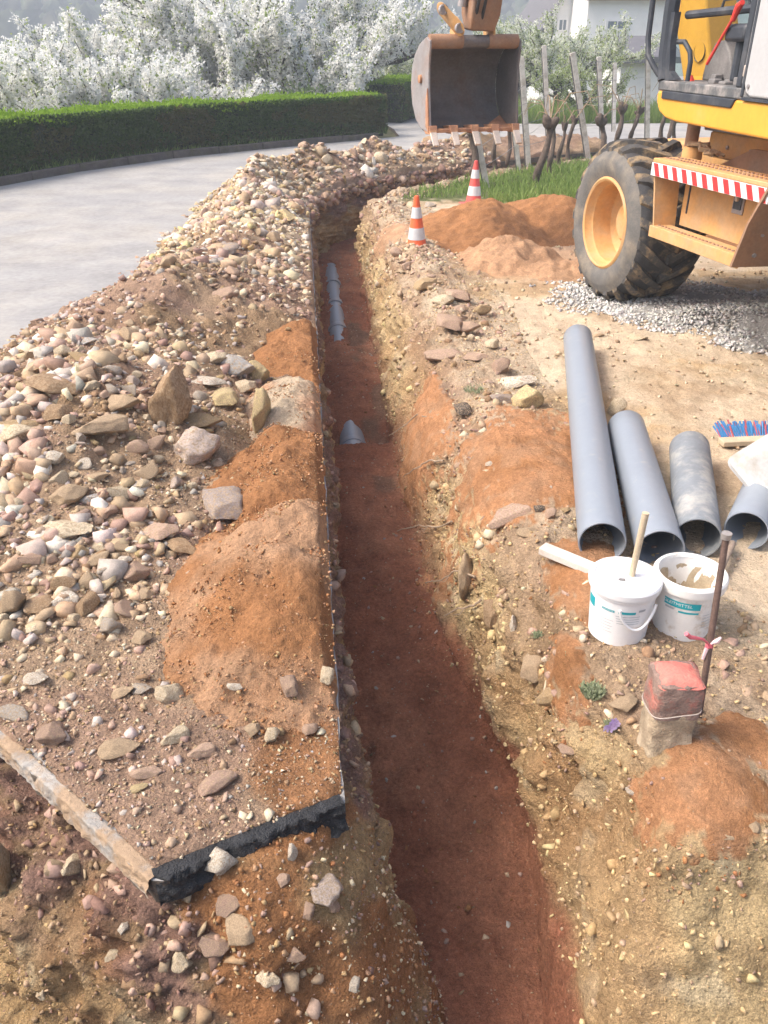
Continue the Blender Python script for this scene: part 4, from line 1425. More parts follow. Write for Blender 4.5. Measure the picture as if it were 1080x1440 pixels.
# ---- the uncountable rest: small stones and crumbs, as loose ground cover
def hull_shape(seed, n, asp):
    r = np.random.default_rng(seed)
    p = r.normal(size=(n, 3))
    p /= np.linalg.norm(p, axis=1)[:, None]
    p = np.sign(p) * np.abs(p) ** .75 * np.array(asp) * (1 + r.uniform(-.18, .1, (n, 1)))
    bm = bmesh.new()
    for q in p: bm.verts.new(q)
    bmesh.ops.convex_hull(bm, input=bm.verts)
    bmesh.ops.delete(bm, geom=[v for v in bm.verts if not v.link_faces], context='VERTS')
    bmesh.ops.triangulate(bm, faces=bm.faces)
    bm.verts.index_update()
    v = np.array([q.co[:] for q in bm.verts]); f = np.array([[q.index for q in g.verts] for g in bm.faces])
    bm.free()
    v = v - (v.max(0) + v.min(0)) / 2
    return v / np.abs(v).max(0)[:2].max(), f


BASES = [hull_shape(400 + k, 11 + k % 4, ((1, .8, .6), (1, .65, .5), (1, .9, .75), (1, .7, .35))[k % 4]) for k in range(16)]
BASES_OLD = [rock_shape(400 + k, 2, 7, 0.0, ((1, .85, .7), (1, .7, .6), (1, .9, .8), (1, .75, .45))[k % 4]) for k in range(8)]
TINY = [hull_shape(450 + k, 7, (1, .8, .65)) for k in range(8)]


def scatter(name, P, size, cols, label=None, bases=BASES, mat=PEBBLE, flat=0.35, cat=None):
    P = np.asarray(P)
    n = len(P)
    idx = rng.integers(0, len(bases), n)
    VV, FF, CC = [], [], []
    off = 0
    for k, (bv, bf) in enumerate(bases):
        m = np.where(idx == k)[0]
        if len(m) == 0: continue
        a = rng.uniform(0, 6.283, len(m))
        tx, ty = rng.normal(0, flat, len(m)), rng.normal(0, flat, len(m))
        ca, sa = np.cos(a), np.sin(a)
        Rz = np.zeros((len(m), 3, 3)); Rz[:, 0, 0] = ca; Rz[:, 0, 1] = -sa; Rz[:, 1, 0] = sa; Rz[:, 1, 1] = ca; Rz[:, 2, 2] = 1
        Rx = np.zeros_like(Rz); Rx[:, 0, 0] = 1; Rx[:, 1, 1] = np.cos(tx); Rx[:, 1, 2] = -np.sin(tx); Rx[:, 2, 1] = np.sin(tx); Rx[:, 2, 2] = np.cos(tx)
        Ry = np.zeros_like(Rz); Ry[:, 1, 1] = 1; Ry[:, 0, 0] = np.cos(ty); Ry[:, 0, 2] = np.sin(ty); Ry[:, 2, 0] = -np.sin(ty); Ry[:, 2, 2] = np.cos(ty)
        Rm = Ry @ Rx @ Rz
        v = np.einsum('nij,vj->nvi', Rm, bv) * size[m][:, None, None] + P[m][:, None, :]
        f = bf[None] + (off + np.arange(len(m)) * len(bv))[:, None, None]
        VV.append(v.reshape(-1, 3)); FF.append(f.reshape(-1, 3))
        CC.append(np.repeat(cols[m], len(bv), axis=0))
        off += len(m) * len(bv)
    o = np_mesh(name, np.concatenate(VV), np.concatenate(FF), mat, col=np.concatenate(CC))
    return tag(o, label, cat, kind='stuff')


PAL = np.array([RC['tan'], RC['tan'], RC['tan'], RC['cream'], RC['brown'], C_TAN, RC['pink'], RC['mauve'], RC['grey'], RC['cream'], RC['ochre']])
def pal(n, p=None, j=0.12, P_=PAL):
    c = P_[rng.choice(len(P_), n, p=p)]
    return c * (1 + rng.uniform(-j, j, (n, 1))) * (1 + rng.uniform(-.04, .04, (n, 3)))


# rubble on the bank
n = 24000
s_ = 1.05 + 13.5 * rng.random(n) ** 1.9
w_ = rng.uniform(0.02, 1.0, n) * np.interp(s_, [0, 2.9, 4.8, 6.6, 9.7, 17], [2.2, 2.3, 2.0, 1.55, 1.3, 1.2])
b, nn = path_at(s_)
xy = b - nn * w_[:, None]
in1 = (xy[:, 0] - SLAB_E[0][0]) * (-0.21) - (xy[:, 1] - SLAB_E[0][1]) * (-0.41)
t1 = np.array(SLAB_E[1]) - np.array(SLAB_E[0]); t1 /= np.linalg.norm(t1)
t2 = np.array(SLAB_E[2]) - np.array(SLAB_E[1]); t2 /= np.linalg.norm(t2)
d1 = (xy[:, 0] - SLAB_E[0][0]) * t1[1] - (xy[:, 1] - SLAB_E[0][1]) * t1[0]
d2 = (xy[:, 0] - SLAB_E[1][0]) * t2[1] - (xy[:, 1] - SLAB_E[1][1]) * t2[0]
mh = np.max([mound_h(m, xy[:, 0], xy[:, 1]) for m in MOUNDS], axis=0)
hr = heap_raw(s_, w_)
ok = (d1 > 0.03) & (d2 > 0.03) & ((mh < hr + 0.01) | (rng.random(n) < 0.008)) & ~((np.abs(s_ - 1.5) < 0.12) & (w_ < 0.25))
patch = fbm(xy[:, 0] * 2.2, xy[:, 1] * 2.2, 0, 3, 140)
ok &= rng.random(n) < (0.35 + 0.65 * sstep(-0.3, 0.4, patch)) * np.where(s_ < 2.2, 0.75, 1)
xy, s_, w_ = xy[ok], s_[ok], w_[ok]
hz = left_h(xy[:, 0], xy[:, 1])
n = len(xy)
sz = (0.0055 + 0.020 * rng.random(n) ** 3.2) * np.interp(s_, [1, 2.2, 3, 5, 9, 14], [.62, .9, 1.05, 1.25, 2.0, 2.4])
mv = np.clip(fbm(xy[:, 0] * 2.0, xy[:, 1] * 2.0, 0, 3, 43), 0, 1)
c = pal(n)
c = np.where((rng.random(n) < mv * 0.9)[:, None], pal(n, P_=np.array([RC['mauve'], RC['pink'], RC['pale mauve']])), c)
far_cream = (s_ > 7) & (s_ < 10.3) & (rng.random(n) < 0.6)
c = np.where(far_cream[:, None], pal(n, P_=np.array([RC['cream'], RC['yellow'], RC['tan'], RC['white']])), c)
scatter('rubble', np.column_stack([xy, hz + sz * 0.10]), sz, c, 'small mixed stones and crumbs strewn over the rubble bank')

# a heavier layer of broken stones where the bank is rockiest
n = 5200
s_ = rng.choice([2.5, 3.0, 3.5, 4.2, 6.3, 8.5, 12.0], n, p=[.23, .27, .20, .12, .06, .06, .06]) + rng.normal(0, .32, n)
w_ = np.where(s_ < 5, rng.uniform(.45, 2.1, n), rng.uniform(.1, 1.15, n))
b, nn = path_at(s_)
xy = b - nn * w_[:, None]
mh = np.max([mound_h(m, xy[:, 0], xy[:, 1]) for m in MOUNDS], axis=0)
clump = fbm(xy[:, 0] * 1.7, xy[:, 1] * 1.7, 0, 3, 142)
ok = (mh < heap_raw(s_, w_)) & (s_ > 2.05) & (rng.random(n) < sstep(-.5, .4, clump))
xy, s_ = xy[ok], s_[ok]
n = len(xy)
sz = (0.013 + 0.047 * rng.random(n) ** 2.6) * np.interp(s_, [2, 3, 5, 9, 14], [.8, 1.0, 1.15, 1.6, 2.0])
hz = left_h(xy[:, 0], xy[:, 1])
scatter('broken_stones', np.column_stack([xy, hz + sz * 0.10]), sz, pal(n, P_=np.array([RC['tan'], RC['cream'], RC['pale mauve'], RC['pink'], RC['tan'], RC['grey'], C_TAN * 1.1, RC['white'], RC['mauve']])), 'broken angular stones packed over the rubble bank', flat=.5)
# rubble hanging over the cut edge round the bend
n = 900
s_ = rng.uniform(9.4, 14.5, n)
b, nn = path_at(s_)
xy = b - nn * rng.uniform(-.05, .06, n)[:, None]
sz = .02 + .05 * rng.random(n) ** 2
scatter('edge_rubble', np.column_stack([xy, rng.uniform(-.12, .03, n)]), sz, pal(n, P_=np.array([C_BROWN, C_TAN, RC['mauve'], C_MAUVE, RC['pink']])), 'rubble crumbling over the cut edge at the bend')

# crumbs over the near asphalt corner and the bank
n = 34000
s_ = 1.05 + 3.4 * rng.random(n) ** 1.5
w_ = rng.uniform(0.0, 2.0, n)
b, nn = path_at(s_)
xy = b - nn * w_[:, None]
d1 = (xy[:, 0] - SLAB_E[0][0]) * t1[1] - (xy[:, 1] - SLAB_E[0][1]) * t1[0]
d2 = (xy[:, 0] - SLAB_E[1][0]) * t2[1] - (xy[:, 1] - SLAB_E[1][1]) * t2[0]
ok = (d1 > 0.02) & (d2 > 0.02)
xy = xy[ok]
n = len(xy)
hz = left_h(xy[:, 0], xy[:, 1])
mh = np.max([mound_h(m, xy[:, 0], xy[:, 1]) for m in MOUNDS], axis=0)
sz = 0.002 + 0.006 * rng.random(n) ** 2.5
c = pal(n)
onm = mh > hz - 0.012
c = np.where(onm[:, None], pal(n, P_=np.array([C_RED, C_REDLT, C_RED, C_RED * .85, C_REDLT, C_OCHRE])), c)
scatter('grit', np.column_stack([xy, hz + sz * 0.2]), sz, c, 'fine grit over the asphalt corner and sand heaps', TINY)

# stones set in the walls of the trench and the pit
def wall_scatter(name, P, N, W, n, lo, hi, pw, palette, label):
    p = W.reshape(-1) / W.sum()
    i = rng.choice(len(p), n, p=p)
    q = P.reshape(-1, 3)[i] + rng.normal(0, 0.004, (n, 3))
    sz = lo + (hi - lo) * rng.random(n) ** pw
    scatter(name, q + N.reshape(-1, 3)[i] * (sz * -0.15)[:, None], sz, pal(n, P_=palette), label, bases=BASES, flat=0.9)


areaL = np.linalg.norm(np.cross(np.gradient(PL, axis=0), np.gradient(PL, axis=1)), axis=-1)
NL2 = grid_normals(PL) * flip[..., None]
WL = areaL * (1 - 0.93 * spill) * sstep(-0.03, -0.08, ZL) * np.where(SL < -0.2, 0.6, 1.6) * (0.3 + sstep(-0.2, 0.4, fbm(PL[..., 0] * 3, PL[..., 1] * 3, PL[..., 2] * 5, 3, 145))) * sstep(-0.95, -0.8, ZL)
band = sstep(-0.34, -0.18, ZL)
wall_scatter('bank_rubble', PL, NL2, WL * band, 1900, .006, .028, 2.2, np.array([RC['mauve'], C_MAUVE * 0.9, RC['pink'], C_BROWN, RC['tan'] * np.array(0.9)]), 'mauve rubble layer under the asphalt')
wall_scatter('bank_stones', PL, NL2, WL * (1 - band), 600, .006, .026, 2.5, np.array([RC['ochre'], RC['cream'], C_OCHRE, RC['tan'], RC['brown']]), 'stones in the clay of the near bank')
wall_scatter('spill_grit', PL, NL2, areaL * spill * sstep(-0.9, -0.7, ZL), 2600, .002, .009, 3, np.array([C_RED, C_REDLT, C_OCHRE, C_CREAM, RC['mauve']]), 'crumbs on the sand spilled under the tar edge')
wall_scatter('bank_crumbs', PL, NL2, areaL * sstep(-1.5, -.2, SL) * sstep(-0.03, -0.08, ZL) * (1 - .6 * spill) * sstep(-0.95, -0.8, ZL), 12000, .0018, .009, 2.6, np.array([C_MAUVE, C_BROWN, C_OCHRE, C_TAN, C_TAN, C_BROWN * .8]), 'crumbled earth all over the near bank')
pm0 = np.max([sstep(-.1, .2, patch_q(sp)[0]) for sp in PATCHES], axis=0)
areaR = np.linalg.norm(np.cross(np.gradient(PR, axis=0), np.gradient(PR, axis=1)), axis=-1)
NR2 = grid_normals(PR)
NR2 = NR2 * np.sign(NR2[..., 2:3] + 1e-6)
WR = areaR * wallness * sstep(-0.60, -0.5, Z_R) * (0.15 + sstep(0.0, 0.5, fbm(PR[..., 0] * 3, PR[..., 1] * 3, PR[..., 2] * 5, 3, 146))) * np.interp(S_R, [0, 1.4, 2.0, 4.5, 5.5, 9, 11, 18], [.35, .45, 1, 1, 1.8, 1.8, 1.2, .6])
WR = WR * (1 - .6 * sstep(1.3, 1.1, S_R))
up_ = sstep(-0.35, -0.1, Z_R)
wall_scatter('wall_stones', PR, NR2, WR * (1 - up_), 1500, .005, .024, 2.5, np.array([RC['yellow'], C_OCHRE * 1.1, C_OCHRE, RC['tan'], C_YCLAY]), 'stones in the yellow clay wall')
wall_scatter('wall_crumbs', PR, NR2, areaR * wallness * (1 - pm0) * sstep(-0.66, -0.56, Z_R) * np.interp(S_R, [0.5, 1, 3, 6, 12], [1.2, 1.2, 1, .6, .2]), 15000, .0018, .010, 2.6, np.array([C_YCLAY, C_YCLAY * 1.1, C_OCHRE, C_YCLAY * .9, C_TAN, C_YCLAY]), 'crumbled earth on the right wall')
wall_scatter('rim_rubble', PR, NR2, WR * up_, 3600, .005, .030, 2.4, np.array([RC['tan'], RC['pink'], RC['cream'], C_TAN, RC['brown'], RC['mauve'], RC['tan']]), 'rubble along the right rim')
WF = areaR * (1 - wallness) * (A_R < 0.6) * (Z_R < -0.4)
wall_scatter('floor_grit', PR, NR2, WF, 5000, .0018, .012, 3.2, np.array([C_REDFLOOR, C_RED * 0.7, RC['brown'], RC['mauve'], RC['tan'], RC['grey']]), 'grit on the sand floor of the trench')

# crumbs on the dry ground
n = 9000
y_ = 0.8 + 7.5 * rng.random(n) ** 1.6
x_ = rim_x(y_) + 0.7 + rng.random(n) ** 1.3 * 3.0
sz = (0.002 + 0.011 * rng.random(n) ** 4) * np.interp(y_, [1, 3, 8], [.8, 1.1, 2])
_s, _w = to_sw(x_, y_)
ok = (-_w > np.interp(_s, R_KEYS, [t[-2][0] for t in R_TABS]))
x_, y_, sz = x_[ok], y_[ok], sz[ok]
scatter('ground_grit', np.column_stack([x_, y_, ground_h(x_, y_) + sz * 0.3]), sz, pal(len(x_), P_=np.array([C_PALE, RC['cream'], RC['tan'], C_CREAM, C_TAN])), 'crumbs of dry earth on the ground by the pipes', TINY)


# ---- sand that slid over the right wall: thin lobes that lie on the wall's own surface
def patch_on(spec):
    name, uc, sc, ur, sr, thick, colour, label, seed = spec
    q, nz = patch_q(spec)
    P, N = PR, NR2
    T = np.where(q > 0, thick * sstep(0, 0.8, q) * 0.7 + 0.004 * np.clip(q * 8, 0, 1), np.clip(q, -0.1, 0) * 0.06) - 0.001
    i, j = np.where(q > -0.1)
    a0, a1, b0, b1 = max(i.min() - 1, 0), i.max() + 2, max(j.min() - 1, 0), j.max() + 2
    Pw = P[a0:a1, b0:b1]
    d, v = cells(Pw[..., 0] * 30, Pw[..., 1] * 30, Pw[..., 2] * 30, seed)
    qq = q[a0:a1, b0:b1]
    rel = 0.006 * fbm(Pw[..., 0] * 20, Pw[..., 1] * 20, Pw[..., 2] * 20, 3, seed + 1) + 0.007 * (v > .7) * sstep(.5, .1, d) * sstep(0, .3, qq)
    Q = Pw + N[a0:a1, b0:b1] * (T[a0:a1, b0:b1] + rel)[..., None]
    m = qq > -0.10
    keep = m[:-1, :-1] & m[1:, 1:] & m[1:, :-1] & m[:-1, 1:]
    cc = mixc(np.asarray(colour), np.asarray(colour) * 1.2 + 0.02, sstep(-0.3, 0.5, nz[a0:a1, b0:b1]))
    f1 = fbm(Pw[..., 0] * 45, Pw[..., 1] * 45, Pw[..., 2] * 45, 3, seed + 2)
    f2 = fbm(Pw[..., 0] * 11, Pw[..., 1] * 11, Pw[..., 2] * 11, 3, seed + 3)
    cc = mixc(cc, C_REDLT * .9, 0.5 * sstep(.0, .5, f2))
    cc = mixc(COL_R[a0:a1, b0:b1], cc, sstep(.0, .16, qq + 0.42 * f1 + .16 * f2))
    V, F, C = compact(Q.reshape(-1, 3), grid_faces(*qq.shape, keep=keep), cc.reshape(-1, 3))
    o = np_mesh(name, V, F, SAND, smooth=True, col=C)
    return tag(o, label, 'sand patch', 'red sand spilled over the right edge')


for sp in PATCHES:
    patch_on(sp)
pm = np.max([sstep(-.35, .1, patch_q(sp)[0]) for sp in PATCHES], axis=0)
wall_scatter('sand_grit', PR, NR2, areaR * pm * np.interp(S_R, [1, 2, 4, 9], [1, .8, .6, .3]), 11000, .0015, .009, 3.2, np.array([C_RED, C_REDLT, C_RED * .8, C_OCHRE, RC['tan'], RC['mauve']]), 'crumbs and small stones on the spilled red sand')
# ------------------------------------------------------------------ pipes
def pipe_obj(label, a, b, r, mat, group, wall=0.006, socket=False):
    a, b = Vector(a), Vector(b)
    L = (b - a).length
    ax = (b - a).normalized()
    t = thing('drain_pipe', label, 'pipe', a, group)
    m = MB()
    ri = r - wall
    prof = [(ri, 0.0), (r - 0.002, 0.0), (r, 0.003)]
    k = max(2, int(L / 0.12))
    prof += [(r, 0.003 + (L - 0.006) * i / k) for i in range(1, k + 1)]
    prof += [(r - 0.002, L), (ri, L)]
    prof += [(ri, L - L * i / k) for i in range(1, k + 1)]
    m.lathe(prof, 48, a, ax)
    m.build('pipe_wall', mat, t, angle=50)
    if socket:
        s = MB()
        s.lathe([(r + .0005, .0), (r + .011, .0), (r + .012, .01), (r + .012, .10), (r + .0005, .125)], 48, a, ax)
        s.build('socket', mat, t, angle=50)
    return t


G_P = 'grey plastic pipes laid out by the trench'
def gz_at(x, y):
    return float(ground_h(np.array([x]), np.array([y]))[0])
pr = 0.083
for (lab, a, b, mat) in [
    ('longest smooth grey pipe, leftmost of the pipes beside the trench', (.765, 2.47), (1.135, 4.72), PVC),
    ('second grey pipe, shorter, lying against the longest one', (.955, 2.42), (1.112, 3.50), PVC),
    ('short dusty grey pipe smeared with dried mud', (1.118, 2.52), (1.325, 3.26), PVC_DUSTY),
    ('grey pipe under the upturned tub, turned to the right', (1.305, 2.56), (1.70, 3.22), PVC),
]:
    r_ = pr * (0.93 if 'under the' in lab else 1)
    pipe_obj(lab, (a[0], a[1], gz_at(*a) + r_ - .006), (b[0], b[1], gz_at(*b) + r_ - .004), r_, mat, G_P)

# pipe line in the trench: one end shows out of the sand, further on only its crown breaks the surface
def floor_pt(s, a, z):
    b, n = path_at(np.array([s]))
    return Vector((b[0, 0] + n[0, 0] * a, b[0, 1] + n[0, 1] * a, z))
p0, p1 = floor_pt(4.55, .20, -.645), floor_pt(5.45, .20, -.735)
pipe_obj('grey pipe end rising out of the red sand in the trench', p0, p1, .085, PVC, 'pipe line laid in the trench', socket=False)
q0, q1 = floor_pt(6.75, .20, -.694), floor_pt(9.75, .215, -.702)
t = pipe_obj('far grey pipe in the trench with only patches of its crown bare', q0, q1, .085, PVC, 'pipe line laid in the trench')
for k, s in enumerate((7.3, 8.1, 8.9)):
    c = floor_pt(s, .202 + .005 * (s - 6.75) / 1, -.697)
    m = MB()
    m.lathe([(.0855, 0), (.094, .0), (.095, .01), (.095, .09), (.0855, .11)], 40, c, (q1 - q0).normalized())
    m.build('pipe_socket', PVC, t)
# collar on the near pipe
m = MB()
m.lathe([(.0855, 0), (.0895, .0), (.0905, .008), (.0905, .07), (.0855, .085)], 40, p0 + (p1 - p0).normalized() * .22, (p1 - p0).normalized())
m.build('pipe_socket', PVC, COL.objects[[o.name for o in COL.objects if o.get('label', '').startswith('grey pipe end')][0]])


# ------------------------------------------------------------------ lubricant buckets
def bucket(label, x, y, lid, text, tilt, face):
    z0 = gz_at(x, y) - .004
    t = thing('plastic_bucket', label, 'bucket', (x, y, z0), 'white plastic buckets in front of the pipes')
    h, r0, r1 = .205, .088, .103
    mat = WHITE if lid else WHITE_DIRTY
    m = MB()
    prof = [(0, 0), (r0 - .004, 0), (r0, .004), (r1 - .004, h - .035), (r1, h - .035), (r1 + .002, h - .028), (r1 + .002, h - .004), (r1 - .001, h)]
    if not lid:
        prof += [(r1 - .006, h), (r1 - .008, h - .01), (r0 - .002, .075), (0, .070)]
    else:
        prof += [(r1 - .006, h), (0, h - .002)]
    m.lathe(prof, 56, (x, y, z0))
    m.build('bucket_body', mat, t, angle=30)
    if lid:
        m = MB()
        m.lathe([(r1 - .001, h - .022), (r1 + .006, h - .022), (r1 + .007, h - .016), (r1 + .007, h - .002), (r1 + .003, h + .004), (r1 - .010, h + .004), (r1 - .014, h - .001), (.035, h - .001), (.030, h + .001), (0, h + .001)], 56, (x, y, z0))
        m.build('lid', WHITE, t, angle=30)
        m = MB()
        m.add([(x - .030, y - .022, z0 + h + .0025), (x - .008, y - .030, z0 + h + .0025), (x - .006, y - .014, z0 + h + .0025), (x - .022, y - .012, z0 + h + .0025)], [(0, 1, 2, 3)])
        m.build('lid_hole', CONSOLE, t)
    else:
        m = MB()
        P = []
        mm = MB()
        mm.lathe([(r1 - .0085, h - .03), (r1 - .0125, h - .07), (r0 - .004, .085), (.05, .082), (0, .080)], 40, (x, y, z0))
        mm.v = [(a + .004 * vnoise(a * 60, b * 60, c * 60), b + .004 * vnoise(a * 60, b * 60, c * 60, 4), c + .012 * vnoise(a * 40, b * 40, c * 40, 5)) for a, b, c in [tuple(map(float, q)) for q in mm.v]]
        mm.build('dried_mud', M('dried_mud', (0.48, 0.39, 0.27), 0.95, 0.2, 20, 0.6, 60, 0.006), t)
        m = MB()
        m.lathe([(r1 - .001, h - .03), (r1 + .007, h - .03), (r1 + .008, h - .022), (r1 + .008, h - .003), (r1 + .003, h + .004), (r1 - .006, h + .004), (r1 - .009, h - .006)], 56, (x, y, z0))
        m.build('rim', WHITE_DIRTY, t, angle=30)

    def rad_at(z): return r0 + (r1 - .004 - r0) * (z - .004) / (h - .039)

    def strip(a0, a1, z0_, z1_, name, mt, off=.0008, n=16):
        s = MB()
        vs = []
        for k in range(n + 1):
            a = face + a0 + (a1 - a0) * k / n
            for zz in (z0_, z1_):
                r = rad_at(zz) + off
                vs.append((x + r * math.cos(a), y + r * math.sin(a), z0 + zz))
        s.add(vs, [(2 * k, 2 * k + 2, 2 * k + 3, 2 * k + 1) for k in range(n)])
        return s.build(name, mt, t)

    def words(txt, a_mid, zc, size, mt):
        c = bpy.data.curves.new('lettering', 'FONT')
        c.body = txt
        c.size = size
        c.align_x, c.align_y = 'CENTER', 'CENTER'
        c.resolution_u = 3
        tmp = bpy.data.objects.new('lettering', c)
        COL.objects.link(tmp)
        dg = bpy.context.evaluated_depsgraph_get()
        me = bpy.data.meshes.new_from_object(tmp.evaluated_get(dg))
        bpy.data.objects.remove(tmp)
        for v in me.vertices:
            zz = zc + v.co.y
            r = rad_at(zz) + .0018
            a = face + a_mid + v.co.x / r
            v.co = (r * math.cos(a), r * math.sin(a), zz)
        me.materials.clear()
        me.materials.append(mt)
        o = link(bpy.data.objects.new('lettering', me), t)
        return o
    if lid:
        strip(-1.25, -.85, .115, .150, 'label_band', TEAL)
        strip(-.52, -.10, .131, .139, 'label_band', TEAL)
        strip(.02, .55, .131, .140, 'label_band', TEAL)
        strip(.64, .88, .138, .146, 'label_band', GREYPRINT)
        for k in range(4):
            strip(-.05 + .02 * k, .72, .120 - .009 * k, .122 - .009 * k, 'print_line', GREYPRINT)
        for k in range(5):
            strip(-.62, -.1 - .07 * (k % 2), .098 - .011 * k, .0995 - .011 * k, 'print_line', GREYPRINT)
        words('GLEITMITTEL', -.31, .1351, .0065, WHITE)
        m = MB()
        pts = []
        for k in range(25):
            u = k / 24
            a = face + .05 + 1.15 * u
            zz = .150 - .075 * math.sin(math.pi * min(1, u * 1.0)) ** .6 + 0.004
            r = rad_at(zz) + .012
            pts.append((x + r * math.cos(a), y + r * math.sin(a), z0 + zz))
        m.tube(pts, .0042, 8)
        m.build('handle', WHITE, t)
    else:
        strip(-.80, .35, .128, .152, 'label_band', TEAL)
        strip(-.75, -.45, .117, .124, 'label_band', GREYPRINT)
        strip(-.30, .33, .112, .119, 'label_band', TEAL)
        strip(.75, .95, .135, .145, 'label_band', TEAL)
        words('GLEITMITTEL', -.36, .141, .0155, WHITE)
        for k in range(5):
            strip(.5, 1.0, .105 - .012 * k, .107 - .012 * k, 'print_line', GREYPRINT)
    return t


b1 = at(868, 879)
b2 = at(957, 872)
bucket('white bucket with its lid on, a wooden stick through the lid', b1.x, b1.y, True, '', 0, rad(-112))
bucket('open white bucket with dried mud inside, behind the iron rod', b2.x, b2.y, False, '', 0, rad(-104))
m = MB()
sz0 = gz_at(b1.x, b1.y) + .203
m.tube([(b1.x + .018, b1.y + .004, sz0 - .10), (b1.x + .020, b1.y + .004, sz0 + .02), (b1.x + .030, b1.y + .01, sz0 + .215)], [.0095, .0098, .0105], 12)
o = m.build('wooden_stick', WOOD)
tag(o, 'pale wooden stick standing upright in the lidded bucket', 'stick')

# plank, lever
m = MB()
pa, pb = at(762, 772, .03), at(850, 806, .03)
d = (pb - pa)
yaw = math.atan2(d.y, d.x)
m.box((pa + pb) / 2 + Vector((0, 0, .0)), (d.length, .05, .028), Matrix.Rotation(yaw, 3, 'Z') @ Matrix.Rotation(.03, 3, 'Y'))
o = m.build('wooden_plank', M('white_board', (.66, .62, .56), .75, .1, 20, .15, 60, .003, col2=(.52, .42, .34), c2lo=.55, c2hi=.7), bevel=.003)
tag(o, 'short whitish board poking out from behind the lidded bucket', 'board')
m = MB()
pa, pb = at(1030, 764, .035), at(1004, 818, .02)
m.tube([pa, (pa + pb) / 2, pb], [.013, .014, .014], 12)
o = m.build('tool_handle', M('worn_handle', (.34, .26, .20), .7, .2, 20, .2))
tag(o, 'worn wooden tool handle lying behind the open bucket', 'tool handle')

# broom head
t0 = at(1012, 628, .0)
t = thing('broom_head', 'broom head with blue and red bristles lying behind the tub', 'broom', t0)
dirx = Vector((0.99, .10, 0)).normalized()
m = MB()
m.box(t0 + dirx * .20 + Vector((0, 0, .022)), (.40, .055, .026), Matrix.Rotation(math.atan2(dirx.y, dirx.x), 3, 'Z'))
m.build('broom_block', WOOD, t, bevel=.004)
for nm, mt, ph in (('blue', BRISTLE_B, 0), ('red', BRISTLE_R, 1)):
    m = MB()
    for i in range(34):
        for j in range(5):
            if (i * 7 + j * 3 + (i // 3)) % 4 == 0 if ph else (i * 7 + j * 3 + (i // 3)) % 4 != 0:
                p = t0 + dirx * (.012 + i * .0115) + Vector((0, .012 + j * .006, .022 + j * .004))
                q = p + Vector((rnd.uniform(-.012, .012) + (i - 17) * .0012, .055 + rnd.uniform(-.006, .006), .042 + rnd.uniform(-.008, .008)))
                m.tube([p, q], [.0034, .0042], 5)
    m.build('bristles', mt, t)['kind'] = 'stuff'

# upturned mortar tub, leaning on the last pipe
t = thing('mortar_tub', 'grey plastic tub lying upside down across the last pipe', 'tub', (1.62, 2.92, .2))
O = Vector((1.575, 2.83, .20))
Rm = Matrix.Rotation(rad(28), 3, 'Z') @ Matrix.Rotation(rad(-16), 3, 'Y') @ Matrix.Rotation(rad(34), 3, 'X')
m = MB()
def rect_ring(w, l, z, r, n=5):
    out = []
    for cx, cy, a0 in ((w - r, l - r, 0), (-w + r, l - r, 90), (-w + r, -l + r, 180), (w - r, -l + r, 270)):
        for k in range(n):
            a = rad(a0 + 90 * k / (n - 1))
            out.append(O + Rm @ Vector(((cx + r * math.cos(a)) * .8, (cy + r * math.sin(a)) * .8, z)))
    return out
TS = .80
rings = [rect_ring(.165, .115, .13, .03), rect_ring(.19, .14, .125, .035), rect_ring(.205, .155, .10, .04), rect_ring(.225, .175, -.03, .04), rect_ring(.255, .205, -.032, .045), rect_ring(.255, .205, -.05, .045), rect_ring(.222, .172, -.048, .038), rect_ring(.195, .145, .10, .035)]
k = len(rings[0])
vs = [p for r in rings for p in r]
fs = [list(range(k))]
for i in range(len(rings) - 1):
    for j in range(k):
        fs.append((i * k + j, i * k + (j + 1) % k, (i + 1) * k + (j + 1) % k, (i + 1) * k + j))
fs.append([(len(rings) - 1) * k + j for j in range(k)][::-1])
m.add(vs, fs)
m.build('tub_body', TUBGREY, t, angle=40)
mm = MB()
for (u, v_) in ((0.03, 0.0), (-0.08, 0.03)):
    mm.box(O + Rm @ Vector((u, v_, .132)), (.10, .05, .006), Rm)
mm.build('mortar_crust', M('mortar_crust', (.50, .46, .40), .95, .15, 30, .6, 60, .006), t)

